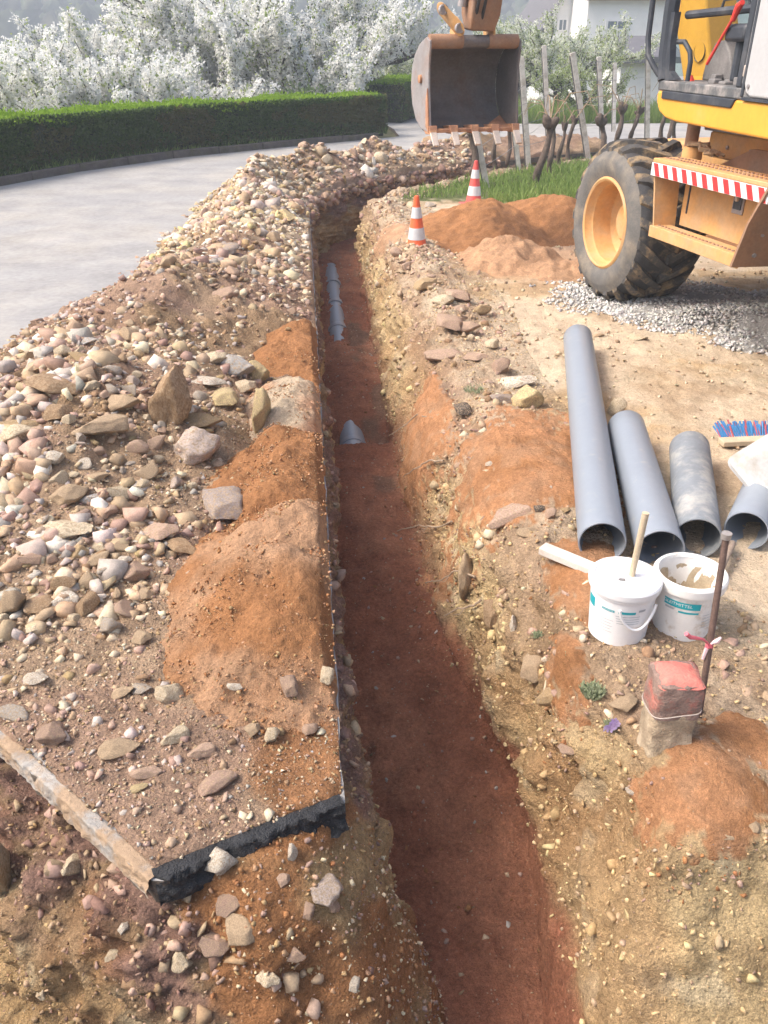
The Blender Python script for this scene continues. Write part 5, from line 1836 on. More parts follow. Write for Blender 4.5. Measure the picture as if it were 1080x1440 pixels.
# ------------------------------------------------------------------ boundary stone with rod
bs = at(926, 1040)
t = thing('boundary_stone', 'old boundary stone post with a faded red painted top and a wire round it', 'boundary stone', (bs.x, bs.y, 0))
def stone_block(name, z0, z1, hw, hd, mat, seed, top_round=.0, parent=None, rough=.006):
    n, k = 14, 32
    vs, fs = [], []
    for i in range(n + 1):
        u = i / n
        z = z0 + (z1 - z0) * u
        for j in range(k):
            a = 2 * math.pi * j / k
            c, s = math.cos(a), math.sin(a)
            p = 9
            rr = 1 / (abs(c) ** p + abs(s) ** p) ** (1 / p)
            sh = 1 - top_round * max(0, (u - .6) / .4) ** 2
            X_, Y_ = hw * rr * c * sh, hd * rr * s * sh
            nz = float(fbm(X_ * 28 + seed, Y_ * 28, z * 28, 4, seed)) * rough
            vs.append((bs.x + X_ + c * nz + .012, bs.y + Y_ + s * nz, z))
    for i in range(n):
        for j in range(k):
            fs.append((i * k + j, i * k + (j + 1) % k, (i + 1) * k + (j + 1) % k, (i + 1) * k + j))
    m = MB()
    m.add(vs, fs)
    # top: rings inwards
    b = len(m.v)
    last = vs[-k:]
    cx, cy = sum(v[0] for v in last) / k, sum(v[1] for v in last) / k
    rings = [list(range(n * k, n * k + k))]
    for q in (.8, .5, .2):
        r = []
        for v in last:
            X_, Y_ = cx + (v[0] - cx) * q, cy + (v[1] - cy) * q
            m.v.append((X_, Y_, z1 + (.012 * (1 - q * q)) + .004 * float(fbm(X_ * 30, Y_ * 30, 0, 3, seed + 2))))
            r.append(len(m.v) - 1)
        rings.append(r)
    for a, c2 in zip(rings[:-1], rings[1:]):
        for j in range(k):
            m.f.append([a[j], a[(j + 1) % k], c2[(j + 1) % k], c2[j]])
    m.f.append(rings[-1])
    return m.build(name, mat, parent, angle=60)
stone_block('stone_shaft', -.14, .128, .056, .050, STONE, 3, parent=t, rough=.0055)
stone_block('stone_head', .118, .222, .060, .054, DARKPAINT, 5, .05, parent=t, rough=.005)
m = MB()
k = 36
vs, fs = [], []
for ri, q in enumerate((1.0, .75, .4, .05)):
    for j in range(k):
        a = 2 * math.pi * j / k
        c, s = math.cos(a), math.sin(a)
        rr = 1 / (abs(c) ** 8 + abs(s) ** 8) ** .125
        X_, Y_ = .0570 * rr * c * q, .0510 * rr * s * q
        w = 1 + .06 * float(vnoise(c * 3, s * 3, 0, 9))
        drop = .010 if ri == 0 else 0
        vs.append((bs.x + .0115 + X_ * w, bs.y + Y_ * w, .2265 + .012 * (1 - q * q) - drop + .003 * float(fbm(X_ * 30, Y_ * 30, 0, 3, 7))))
for ri in range(3):
    for j in range(k):
        fs.append((ri * k + j, ri * k + (j + 1) % k, (ri + 1) * k + (j + 1) % k, (ri + 1) * k + j))
fs.append([3 * k + j for j in range(k)])
m.add(vs, fs)
m.build('red_painted_top', REDPAINT, t, angle=60)
m = MB()
pts = []
for j in range(49):
    a = 2 * math.pi * j / 48
    c, s = math.cos(a), math.sin(a)
    rr = 1 / (abs(c) ** 5 + abs(s) ** 5) ** .2
    pts.append((bs.x + .0625 * rr * c + .0115, bs.y + .060 * rr * s, .128 + .012 * c - .010 * s))
m.tube(pts, .0016, 6)
m.build('tie_wire', M('tie_wire', (.45, .38, .33), .6, .1, 20, 0), t)

rb = at(968, 968)
rt = Vector((at(1000, 776, .50).x, at(1000, 776, .50).y, .50))
base = Vector((rb.x, bs.y + .10, -.02))
top = Vector((base.x + .005, base.y + .10, .505))
pxt = project(np.array([[top.x, top.y, top.z]]))
t = thing('iron_rod', 'rusty iron rod tied with pink tape, stuck in the ground behind the boundary stone', 'rod', base)
m = MB()
m.tube([base, base.lerp(top, .5), top], [.0085, .0088, .0085], 12)
m.build('rod', IRON, t)
m = MB()
m.tube([top - Vector((0, 0, .006)), top + Vector((.0, .0, .010))], [.0125, .0135], 12)
m.build('rod_head', M('bare_steel', (.42, .39, .37), .5, .15, 20, .1, metal=.4), t)
c = base.lerp(top, .43)
m = MB()
m.tube([c - Vector((0, 0, .016)), c + Vector((0, 0, .004))], .0105, 12)
m.tube([c + Vector((-.005, -.005, .002)), c + Vector((-.03, -.02, .03)), c + Vector((-.07, -.03, .045)), c + Vector((-.085, -.035, .06))], [.003, .0035, .006, .006], 6)
m.build('tape', PINKTAPE, t)
m = MB()
m.tube([c + Vector((.0, -.006, .004)), c + Vector((.012, -.012, .018)), c + Vector((.02, -.012, .03))], [.004, .007, .003], 7)
m.tube([c + Vector((-.008, -.006, -.012)), c + Vector((-.014, -.01, -.045))], [.006, .004], 6)
m.build('tape_knot', PALE_TAPE, t)

# ------------------------------------------------------------------ small plants on the right edge
LEAF_GREY = leafmat('grey_green_leaf', (.30, .35, .20), (.44, .47, .32), .3)
PETAL_V = leafmat('violet_petal', (.55, .42, .70), (.68, .55, .80), .3)
def tuft(label, px, py, n, spread, h, flowers=0, left=False, group=None, name='weed_plant'):
    p, dep = on_surface(px, py, left)
    t = thing(name, label, 'plant', p, group)
    m = MB()
    for i in range(n):
        a = rnd.uniform(0, 6.283)
        r = spread * math.sqrt(rnd.random())
        b = p + Vector((r * math.cos(a), r * math.sin(a), -.004))
        tip = b + Vector((rnd.uniform(-.6, .6) * h, rnd.uniform(-.6, .6) * h, h * rnd.uniform(.4, 1)))
        side_ = Vector((rnd.uniform(-1, 1), rnd.uniform(-1, 1), 0)).normalized() * h * .12
        mid = b.lerp(tip, .55) + Vector((0, 0, h * .12))
        m.add([b, mid - side_, tip, mid + side_], [(0, 1, 2, 3)])
    m.build('leaves', LEAF_GREY, t, smooth=False)
    if flowers:
        m = MB()
        for i in range(flowers):
            c = p + Vector((rnd.uniform(-spread, spread), rnd.uniform(-spread, spread) - .01, h * rnd.uniform(.5, 1)))
            for k in range(5):
                a = 1.2566 * k
                u = Vector((math.cos(a), -.4, math.sin(a)))
                v = Vector((-math.sin(a), 0, math.cos(a)))
                m.add([c, c + u * .009 + v * .004, c + u * .013, c + u * .009 - v * .004], [(0, 1, 2, 3)])
        m.build('flowers', PETAL_V, t, smooth=False)
    return t
tuft('grey-green leafy weed at the trench edge left of the boundary stone', 832, 970, 420, .030, .030)
tuft('little weed with violet flowers below the larger grey-green weed', 858, 1022, 160, .016, .026, 14)
tuft('flat weed on the dry ground in front of the lidded bucket', 805, 918, 110, .035, .014)
tuft('dark mossy weed on the rim above the thin pale stone', 752, 892, 120, .014, .024)
tuft('pale green weed among the stones by the large yellow block', 665, 545, 120, .05, .03)

# roots hanging out of the right wall
def root(label, pts):
    P = []
    for (px, py) in pts:
        p, dep = on_surface(px, py, False)
        P.append(p)
    n = len(P)
    Q = []
    for i, p in enumerate(P):
        u = 1 - i / (n - 1)
        Q.append(p + Vector((-.035 * u - .01, -.03 * u - .01, .012 + .02 * u)))
    S_ = []
    for i in range(n - 1):
        for k in range(4):
            v = Q[i].lerp(Q[i + 1], k / 4)
            S_.append(v + Vector((rnd.uniform(-1, 1), rnd.uniform(-1, 1), rnd.uniform(-1, 1))) * .004)
    S_.append(Q[-1])
    m = MB()
    m.tube(S_, [.0022 + .0030 * i / len(S_) for i in range(len(S_))], 6)
    k = len(S_) // 2
    m.tube([S_[k], S_[k] + Vector((-.02, -.015, -.02)), S_[k] + Vector((-.045, -.02, -.018))], [.002, .0015, .001], 5)
    o = m.build('tree_root', ROOTBARK)
    return tag(o, label, 'root', 'roots hanging out of the right trench wall')
root('uppermost thin root in the right wall, beside the emerging pipe', [(552, 615), (572, 600), (586, 583), (607, 586)])
root('curved thin root below the uppermost one in the right wall', [(573, 675), (590, 660), (605, 655), (622, 648)])
root('straight horizontal root in the right wall level with the red sand lobe', [(575, 745), (595, 742), (615, 743), (633, 738)])
root('forked root lowest but one in the right wall', [(606, 824), (625, 815), (645, 808), (666, 812)])
root('lowest thin root in the right wall, above the yellow clay', [(637, 868), (650, 858), (665, 850), (676, 842)])


# ------------------------------------------------------------------ traffic cones
def cone(label, x, y, z, h, tilt, mats):
    t = thing('traffic_cone', label, 'traffic cone', (x, y, z), 'traffic cones beside the trench')
    t.rotation_euler = (tilt[0], tilt[1], .3)
    r0, r1 = h * .20, h * .045
    def rr(u): return r0 + (r1 - r0) * u
    m = MB()
    m.lathe([(0, 0), (r0 * 1.05, .0), (r0, .02 * h), (rr(1), h), (rr(1) * .6, h + .004), (0, h + .004)], 32)
    m.build('cone_body', mats[0], t, angle=40).location = (0, 0, 0)
    m = MB()
    s = r0 * 1.45
    m.box((0, 0, -.012), (2 * s, 2 * s, .03))
    m.build('cone_base', mats[0], t, bevel=.008)
    for (a, b) in ((.20, .42), (.60, .80)):
        m = MB()
        m.lathe([(rr(a) + .0005, a * h), (rr(a) + .003, a * h + .002), (rr(b) + .003, b * h - .002), (rr(b) + .0005, b * h)], 32)
        m.build('white_band', mats[1], t)
    return t
def build_local(fn, *a):
    return fn(*a)
# cones are built about their own origin
_old = MB.build
def _build_local(self, name, mat, parent=None, **k):
    p = parent
    if p is not None and p.name.startswith('traffic_cone'):
        org = Vector(p.location)
        self.v = [(v[0] + org.x, v[1] + org.y, v[2] + org.z) for v in self.v]
    return _old(self, name, mat, parent, **k)
MB.build = _build_local
c1 = at(586, 350, .02)
cone('bright orange and white traffic cone on the right edge of the trench', c1.x, c1.y, .02, .44, (0.02, -.03), (ORANGE, SLEEVE))
c2 = at(666, 281, .04)
cone('faded red and white traffic cone behind the red sand heap', c2.x, c2.y, .0, .45, (0.0, .02), (RED_FADED, SLEEVE))
MB.build = _old


# ------------------------------------------------------------------ heaps on the right: red sand, pale sand, gravel
def field_heap(name, label, cat, cols, hfun, x0, x1, y0, y1, step, mat=SAND, group=None, kind=None):
    gx, gy = np.meshgrid(np.arange(x0, x1, step), np.arange(y0, y1, step), indexing='ij')
    h = hfun(gx, gy)
    g = ground_h(gx, gy)
    n = fbm(gx * 2, gy * 2, 0, 4, 160)
    z = g + h + 0.026 * fbm(gx * 5, gy * 5, 0, 5, 161, .6) * np.clip(h * 20, 0, 1) + .004 * fbm(gx * 40, gy * 40, 0, 2, 162)
    ok = h > -0.02
    keep = ok[:-1, :-1] & ok[1:, 1:] & ok[1:, :-1] & ok[:-1, 1:]
    c = mixc(np.asarray(cols[0]), np.asarray(cols[1]), sstep(-.4, .5, n))
    V, F, C = compact(np.stack([gx, gy, z], -1).reshape(-1, 3), grid_faces(*gx.shape, keep=keep), c.reshape(-1, 3))
    o = np_mesh(name, V, F, mat, smooth=True, col=C)
    return tag(o, label, cat, group, kind)


def bumps(spec, lo=-0.03, rough=.05, f=1.6, seed=170):
    def fn(x, y):
        h = np.full(x.shape, -1.0)
        for (cx, cy, hh, rx, ry) in spec:
            d = np.hypot((x - cx) / rx, (y - cy) / ry)
            h = np.maximum(h, hh * (1.06 - np.sqrt(d ** 2 + .01)) )
        return h + rough * fbm(x * f, y * f, 0, 4, seed)
    return fn
field_heap('sand_heap', 'large red sand heap between the traffic cones and the digger wheel', 'sand heap', (C_RED * .98, C_RED * 1.12), bumps([(.98, 8.25, .33, .80, .95), (1.75, 8.55, .34, .95, .9), (2.4, 8.3, .30, 1.0, .9)]), -.2, 4.0, 6.8, 10.2, .02)
field_heap('sand_heap', 'low pale pinkish sand heap in front of the large red one', 'sand heap', (C_REDLT * 1.02, C_REDLT * 1.1), bumps([(1.12, 7.15, .17, .50, .42), (1.35, 6.78, .12, .55, .30)], rough=.06, f=3.2, seed=175), .3, 2.4, 6.0, 8.0, .014)
GH = bumps([(2.05, 5.85, .06, .78, .58), (2.75, 5.5, .09, .9, .75), (3.6, 5.2, .12, 1.4, .9)], rough=.03, seed=178)
field_heap('gravel_bed', 'grey crushed gravel spread under the digger', None, ((.34, .33, .31), (.42, .405, .38)), GH, .9, 4.8, 3.2, 7.0, .03, kind='stuff')
n = 26000
x_, y_ = rng.uniform(1.0, 3.6, n), rng.uniform(3.9, 6.8, n)
h_ = GH(x_, y_)
ok = (h_ > -.012) & (rng.random(n) < np.clip(.25 + (h_ + .012) * 30, 0, 1))
x_, y_, h_ = x_[ok], y_[ok], h_[ok]
sz = .008 + .010 * rng.random(len(x_)) ** 1.5
scatter('gravel', np.column_stack([x_, y_, ground_h(x_, y_) + np.maximum(h_, 0) + sz * .35]), sz, pal(len(x_), P_=np.array([(.60, .585, .555), (.50, .485, .46), (.68, .66, .62), (.38, .37, .355), (.56, .53, .48)])), 'grey crushed gravel stones under the digger', bases=[hull_shape(480 + k, 9, (1, .75, .55)) for k in range(8)], flat=.6)
# ------------------------------------------------------------------ wheeled excavator
class Frame:
    """q: towards the machine's rear (towards us), i: across the machine from its left side, z: up"""
    def __init__(self, x, y, fx, fy):
        l = math.hypot(fx, fy)
        self.o = Vector((x, y, 0))
        self.q = Vector((fx / l, fy / l, 0))
        self.i = Vector((-fy / l, fx / l, 0))
        self.R = Matrix((self.q, self.i, Vector((0, 0, 1)))).transposed()

    def p(self, q, i, z):
        return self.o + self.q * q + self.i * i + Vector((0, 0, z))

    def box(self, m, q0, q1, i0, i1, z0, z1):
        return m.hexa([self.p(q0, i0, z0), self.p(q1, i0, z0), self.p(q1, i1, z0), self.p(q0, i1, z0), self.p(q0, i0, z1), self.p(q1, i0, z1), self.p(q1, i1, z1), self.p(q0, i1, z1)])

    def prism_i(self, m, qz, i0, i1):
        return m.prism([self.p(q, i0, z) for q, z in qz], self.i * (i1 - i0))

    def tube(self, m, pts, r, n=10):
        return m.tube([self.p(*a) for a in pts], r, n)


CH = Frame(1.49, 5.87, .26, -.966)
EX = thing('wheeled_excavator', 'orange-yellow wheeled excavator with its bucket raised over the trench bend', 'excavator', (2.6, 4.9, 0))


def part(m, name, mat, parent=None, **k):
    return m.build(name, mat, parent or EX, **k)


# wheels
def wheel(fr, qc, i0, wdt, R=.525, lugs=21, outer=-1, zc=.525, yaw=0.0):
    c = fr.p(qc, i0 + wdt / 2, zc)
    ax = (fr.i * outer)
    ax = Matrix.Rotation(yaw, 3, 'Z') @ ax
    w = bpy.data.objects.new('wheel', None)
    w.location = Vector(c) - Vector(EX.location)
    link(w, EX)
    h = wdt / 2
    m = MB()
    rr = .285                                   # rim seat
    Rt = R - .035
    prof = [(rr, h - .045), (rr + .015, h - .012), (rr + .05, h + .006), (rr + .11, h + .012), (Rt - .07, h + .002), (Rt - .025, h - .025), (Rt - .006, h - .06), (Rt, 0), (Rt - .006, -h + .06), (Rt - .025, -h + .025), (Rt - .07, -h - .002), (rr + .05, -h - .006), (rr + .015, -h + .012), (rr, -h + .045)]
    m.lathe(prof, 72, c, ax)
    build_in(m, 'tyre', RUBBER, w, 50)
    # bare scuffed sidewall skin
    m = MB()
    m.lathe([(rr + .012, h - .008), (rr + .05, h + .010), (rr + .11, h + .016), (Rt - .075, h + .006), (Rt - .035, h - .016)], 72, c, ax)
    build_in(m, 'sidewall', RUBBER_GREY, w, 50)
    # lugs: slanting bars on the tread, two rows that meet at the middle
    x = ax.orthogonal().normalized()
    y = ax.cross(x)
    for side_ in (1, -1):
        for k in range(lugs):
            m = MB()
            a0 = 2 * math.pi * (k + (.5 if side_ < 0 else 0)) / lugs
            pts_b, pts_t = [], []
            nseg = 6
            for j in range(nseg + 1):
                u = j / nseg
                hh = side_ * (-.025 + (h + .012) * u)
                a = a0 + .36 * u ** 1.15 * 1.0
                r_in = Rt - .012 - (.07 * max(0, (u - .78) / .22) ** 1.5)
                r_out = R - (.05 * max(0, (u - .72) / .28) ** 1.6)
                wd = .062 + .02 * u
                for (da, r, lst) in ((-wd, r_in, pts_b), (wd, r_in, pts_b), (-wd * .72, r_out, pts_t), (wd * .72, r_out, pts_t)):
                    aa = a + da
                    lst.append(Vector(c) + ax * hh + x * (r * math.cos(aa)) + y * (r * math.sin(aa)))
            vs = pts_b + pts_t
            nb = len(pts_b)
            fs = []
            for j in range(nseg):
                b0, b1, b2, b3 = 2 * j, 2 * j + 1, 2 * j + 3, 2 * j + 2
                t0_, t1_, t2_, t3_ = [q + nb for q in (b0, b1, b2, b3)]
                fs += [(t0_, t1_, t2_, t3_), (b0, t0_, t3_, b3), (b1, b2, t2_, t1_)]
            fs += [(0, 1, nb + 1, nb), (2 * nseg, nb + 2 * nseg, nb + 2 * nseg + 1, 2 * nseg + 1)]
            m.add(vs, fs)
            build_in(m, 'tread_lug', LUGMUD, w, 40)
    # rim: deep dish with a hub
    m = MB()
    m.lathe([(rr + .004, h - .048), (rr + .012, h - .006), (rr - .002, h + .004), (rr - .016, h - .004), (rr - .024, h - .05), (rr - .035, h - .06), (rr - .045, h - .19), (rr - .07, h - .215), (.13, h - .225), (.125, h - .235)], 56, c, ax)
    m.lathe([(rr, -h + .05), (rr - .02, -h + .01), (rr - .05, -h + .1), (.10, -h + .16)], 40, c, ax)
    build_in(m, 'rim', YELLOW_DUSTY, w, 40)
    m = MB()
    m.lathe([(.13, h - .235), (.128, h - .185), (.115, h - .165), (.05, h - .155), (0, h - .155)], 40, c, ax)
    for k in range(8):
        a = 2 * math.pi * k / 8
        o_ = Vector(c) + x * (.165 * math.cos(a)) + y * (.165 * math.sin(a))
        m.lathe([(.014, h - .225), (.014, h - .205), (0, h - .205)], 8, o_, ax)
    build_in(m, 'hub', YELLOW_DUSTY, w, 40)
    return w


def build_in(m, name, mat, parent, angle):
    return m.build(name, mat, parent, angle=angle)


WD = .50
wheel(CH, 0, 0, WD)
wheel(CH, 2.22, .03, WD)
wheel(CH, 0, 1.95, WD, outer=1)
wheel(CH, 2.22, 1.95, WD, outer=1)
# chassis
m = MB()
CH.box(m, -.45, 2.7, .66, 1.80, .60, 1.00)
part(m, 'chassis', YELLOW_DUSTY, bevel=.02)
m = MB()
for q in (0, 2.22):
    CH.tube(m, [(q, .45, .525), (q, .8, .53), (q, 1.7, .53), (q, 2.0, .525)], [.09, .12, .12, .09], 16)
    CH.box(m, q - .16, q + .16, 1.0, 1.45, .36, .66)
part(m, 'axle', BROWNPAINT, bevel=.01)
m = MB()
m.lathe([(.60, 1.0), (.62, 1.0), (.62, 1.06), (.56, 1.07), (.56, 1.19), (0, 1.19)], 48, CH.p(1.15, 1.25, 0))
part(m, 'slew_ring', BROWNPAINT)
# side tank under the cab, with its lid strip and seams
m = MB()
CH.box(m, .42, 1.75, .42, .68, .98, 1.125)
part(m, 'side_tank', YELLOW_DUSTY, bevel=.012)
m = MB()
CH.box(m, .38, 1.78, .40, .70, 1.128, 1.152)
part(m, 'tank_rim', STEEL, bevel=.004)
m = MB()
CH.tube(m, [(.36, .34, .96), (.36, .34, 1.17)], .040, 16)
CH.tube(m, [(.36, .34, 1.165), (.36, .34, 1.185)], .056, 16)
part(m, 'support_post', BROWNPAINT)
m = MB()
m.lathe([(.058, .92), (.06, .93), (.06, 1.03), (.05, 1.05), (0, 1.052)], 24, CH.p(.52, .25, 0))
part(m, 'filler_neck', YELLOW_DUSTY)
m = MB()
for k in range(7):
    pts = []
    for j in range(6):
        pts.append((.52 + .05 * j + rnd.uniform(-.02, .02), .24 + rnd.uniform(-.05, .05), 1.052 + .02 * math.sin(j) + rnd.uniform(-.008, .012)))
    CH.tube(m, pts, .010, 6)
part(m, 'rag', CANE)
# fender plate behind the step
m = MB()
CH.prism_i(m, [(.60, .93), (.95, 1.075), (1.75, 1.10), (1.75, .74), (.60, .74)], .34, .37)
part(m, 'fender', BROWNPAINT)

# the step box between the wheels
m = MB()
CH.box(m, .555, 1.635, -.03, .17, .978, 1.0)
step = part(m, 'step', YELLOW_DUSTY, bevel=.004)
m = MB()
for k in range(30):
    q = .60 + k * .0345
    CH.tube(m, [(q, .035 + .0 * (k % 2), .998), (q, .035, 1.007)], [.011, .008], 8)
    CH.tube(m, [(q + .017, .10, .998), (q + .017, .10, 1.007)], [.011, .008], 8)
part(m, 'grip_studs', BROWNPAINT, step)['kind'] = 'stuff'
m = MB()
CH.box(m, .555, 1.635, -.034, -.018, .905, .976)
part(m, 'warning_strip', STRIPE_WHITE, step)
m = MB()
for k in range(11):
    q = .575 + k * .097
    pts = [CH.p(q, -.0365, .974), CH.p(q + .045, -.0365, .974), CH.p(q + .080, -.0365, .907), CH.p(q + .035, -.0365, .907)]
    m.prism(pts, CH.i * .0018)
part(m, 'red_stripe', STRIPE_RED, step, smooth=False)
m = MB()
m.prism([CH.p(.555, -.02, .975), CH.p(.595, .01, .60), CH.p(.605, .15, .60), CH.p(.565, .15, .975)], CH.q * .014)
part(m, 'end_plate', YELLOW_DUSTY, step)
m = MB()
m.prism([CH.p(1.64, -.045, 1.012), CH.p(1.54, -.055, .80), CH.p(1.46, -.045, .565), CH.p(1.50, .20, .565), CH.p(1.64, .30, 1.012)], CH.q * .016)
part(m, 'end_plate', BROWNPAINT, step)  # plate's shade put into the colour: brown paint instead of dusty yellow
m = MB()
CH.box(m, .65, 1.56, .155, .175, .625, .96)
part(m, 'inner_panel', YELLOW_DUSTY, step)
m = MB()
CH.box(m, 1.13, 1.225, .146, .156, .775, .905)
part(m, 'latch_plate', STEEL, step, bevel=.004)
m = MB()
CH.box(m, 1.145, 1.21, .140, .147, .80, .89)
part(m, 'latch_recess', CABGREY, step)
m = MB()
m.lathe([(.014, 0), (.013, .014), (0, .016)], 16, CH.p(1.178, .1405, .855), -CH.i)
part(m, 'lock', TOOTH, step)
m = MB()
CH.box(m, .70, .712, .150, .156, .70, .93)
part(m, 'seam', CABGREY, step)
m = MB()
CH.box(m, .592, 1.475, -.005, .12, .605, .62)
CH.box(m, .592, 1.475, -.012, .002, .555, .622)
tread = part(m, 'lower_step', YELLOW_DUSTY, step, bevel=.004)
m = MB()
for k in range(24):
    q = .625 + k * .035
    CH.tube(m, [(q, .035, .6195), (q, .035, .627)], [.011, .008], 8)
part(m, 'grip_studs', BROWNPAINT, step)['kind'] = 'stuff'

# upper structure
UP = Frame(1.655, 5.62, .13, -.9915)
m = MB()
UP.prism_i(m, [(.015, 1.345), (.0, 1.325), (.01, 1.285), (.06, 1.235), (.16, 1.205), (.30, 1.195), (3.0, 1.19), (3.0, 1.345)], .0, 2.30)
part(m, 'lower_body', YELLOW, bevel=.016, seg=3)
m = MB()
UP.prism_i(m, [(.09, 1.347), (.09, 1.305), (.93, 1.305), (.96, 1.347)], -.010, .02)
part(m, 'sill_trim', CABGREY, bevel=.004)
cab = bpy.data.objects.new('cab', None)
cab.location = UP.p(.6, .45, 1.35) - EX.location
link(cab, EX)
m = MB()
UP.box(m, .0, 1.14, .0, .95, 1.347, 1.400)
part(m, 'cab_floor', SILLGREY, cab, bevel=.008)
m = MB()
UP.tube(m, [(.02, .03, 1.40), (-.015, .03, 1.52), (-.03, .03, 1.75), (-.01, .03, 2.1), (.10, .03, 2.7), (.2, .03, 2.86)], [.045] * 6, 8)
part(m, 'front_pillar', CABGREY, cab)
m = MB()
UP.tube(m, [(.02, .92, 1.40), (-.015, .92, 1.52), (-.03, .92, 1.75), (-.01, .92, 2.1), (.10, .92, 2.7), (.2, .92, 2.86)], [.04] * 6, 8)
part(m, 'front_pillar', CABGREY, cab)
m = MB()
UP.box(m, 0.925, 0.98, .0, .07, 1.40, 2.86)
part(m, 'rear_pillar', CABGREY, cab, bevel=.008)
m = MB()
UP.box(m, 1.06, 1.13, .88, .95, 1.40, 2.86)
part(m, 'rear_pillar', CABGREY, cab, bevel=.008)
m = MB()
UP.prism_i(m, [(.04, 1.40), (.015, 1.52), (.0, 1.75), (.06, 1.75), (.055, 1.60), (.10, 1.45), (.20, 1.408)], .012, .05)
part(m, 'door_frame', CABGREY, cab)
m = MB()
UP.box(m, .12, 1.2, .0, .95, 2.84, 2.92)
part(m, 'cab_roof', YELLOW, cab, bevel=.03)
m = MB()
UP.box(m, -.005, .005, .07, .88, 1.42, 2.7)
part(m, 'window_pane', GLASS, cab, smooth=False)
m = MB()
UP.box(m, .08, 1.05, .935, .943, 1.42, 2.8)
part(m, 'window_pane', GLASS, cab, smooth=False)
m = MB()
UP.box(m, 1.05, 1.10, .07, .88, 1.40, 1.9)
part(m, 'rear_bulkhead', PALEPANEL, cab)
m = MB()
UP.tube(m, [(.0, .0, 1.425), (-.03, -.03, 1.47), (-.09, -.05, 1.53), (-.125, -.05, 1.62), (-.13, -.05, 1.8), (-.12, -.05, 2.2), (-.03, -.02, 2.35)], .017, 10)
part(m, 'grab_rail', CABGREY, cab)
m = MB()
UP.tube(m, [(.03, .06, 1.60), (.12, .07, 1.60), (.19, .08, 1.55), (.215, .08, 1.50), (.215, .08, 1.40)], .014, 10)
part(m, 'inner_handrail', CABGREY, cab)
m = MB()
UP.tube(m, [(.04, .10, 1.735), (.80, .30, 1.765)], .022, 8)
UP.tube(m, [(.30, .17, 1.755), (.32, .17, 1.80), (.50, .21, 1.81), (.52, .22, 1.765)], .008, 8)
part(m, 'guard_bar', CABGREY, cab)
m = MB()
UP.prism_i(m, [(.06, 1.40), (.08, 1.50), (.16, 1.60), (.26, 1.61), (.34, 1.55), (.40, 1.46), (.52, 1.42), (.52, 1.40)], .24, .42)
part(m, 'console', CONSOLE, cab, bevel=.03, seg=3)
m = MB()
UP.prism_i(m, [(.62, 1.40), (.66, 1.50), (1.02, 1.53), (1.05, 1.40)], .36, .84)
UP.prism_i(m, [(.90, 1.52), (1.02, 1.53), (1.10, 2.05), (1.0, 2.08)], .40, .82)
UP.box(m, .78, 1.02, .30, .40, 1.60, 1.68)
part(m, 'seat', CONSOLE, cab, bevel=.03, seg=3)
m = MB()
UP.box(m, .40, .62, .16, .28, 1.60, 1.685)
UP.tube(m, [(.50, .22, 1.40), (.50, .22, 1.62)], .03, 10)
part(m, 'armrest', CABGREY, cab, bevel=.02)
m = MB()
UP.tube(m, [(.30, .14, 1.49), (.40, .15, 1.62), (.50, .15, 1.72)], [.009, .008, .008], 8)
UP.tube(m, [(.49, .15, 1.70), (.53, .15, 1.765), (.56, .15, 1.78)], [.014, .020, .014], 10)
part(m, 'red_lever', REDLEVER, cab)
m = MB()
for k in range(14):
    a, b = rnd.uniform(.15, .8), rnd.uniform(.05, .25)
    UP.box(m, a, a + rnd.uniform(.04, .09), b, b + .05, 1.398, 1.398 + rnd.uniform(.01, .045))
part(m, 'floor_clutter', CONSOLE, cab, bevel=.008)['kind'] = 'stuff'
m = MB()
UP.tube(m, [(.16, .12, 1.40), (.16, .12, 1.43)], [.03, .012], 8)
part(m, 'red_pedal', REDLEVER, cab)
m = MB()
UP.tube(m, [(.70, .72, 1.40), (.70, .72, 1.58), (.72, .72, 1.68)], [.05, .04, .025], 10)
part(m, 'joystick', CABGREY, cab)
# body behind the cab
m = MB()
UP.box(m, 1.30, 3.0, .006, 2.29, 1.347, 2.25)
part(m, 'engine_housing', YELLOW, bevel=.03, seg=3)
m = MB()
UP.prism_i(m, [(1.03, 1.42), (1.055, 1.38), (1.10, 1.362), (2.9, 1.362), (2.9, 2.2), (1.03, 2.2)], -.012, .02)
part(m, 'side_cover', PALEPANEL, bevel=.012, seg=3)
m = MB()
m.lathe([(.010, 0), (.010, .006), (0, .008)], 12, UP.p(1.08, -.012, 1.41), -UP.i)
part(m, 'cover_bolt', STEEL)
m = MB()
UP.box(m, 0.998, 1.025, -.006, .05, 1.36, 2.6)
part(m, 'rear_pillar', CABGREY, cab, bevel=.005)
m = MB()
UP.box(m, 0.9815, 0.9965, .004, .03, 1.42, 2.5)
part(m, 'pillar_seal', PALEPANEL, cab)
m = MB()
UP.box(m, .982, .998, -.004, .02, 1.45, 1.50)
part(m, 'door_catch', TOOTH, cab, bevel=.004)
m = MB()
UP.box(m, 1.03, 1.9, -.012, .03, 1.347, 1.361)
part(m, 'cover_sill', CABGREY)

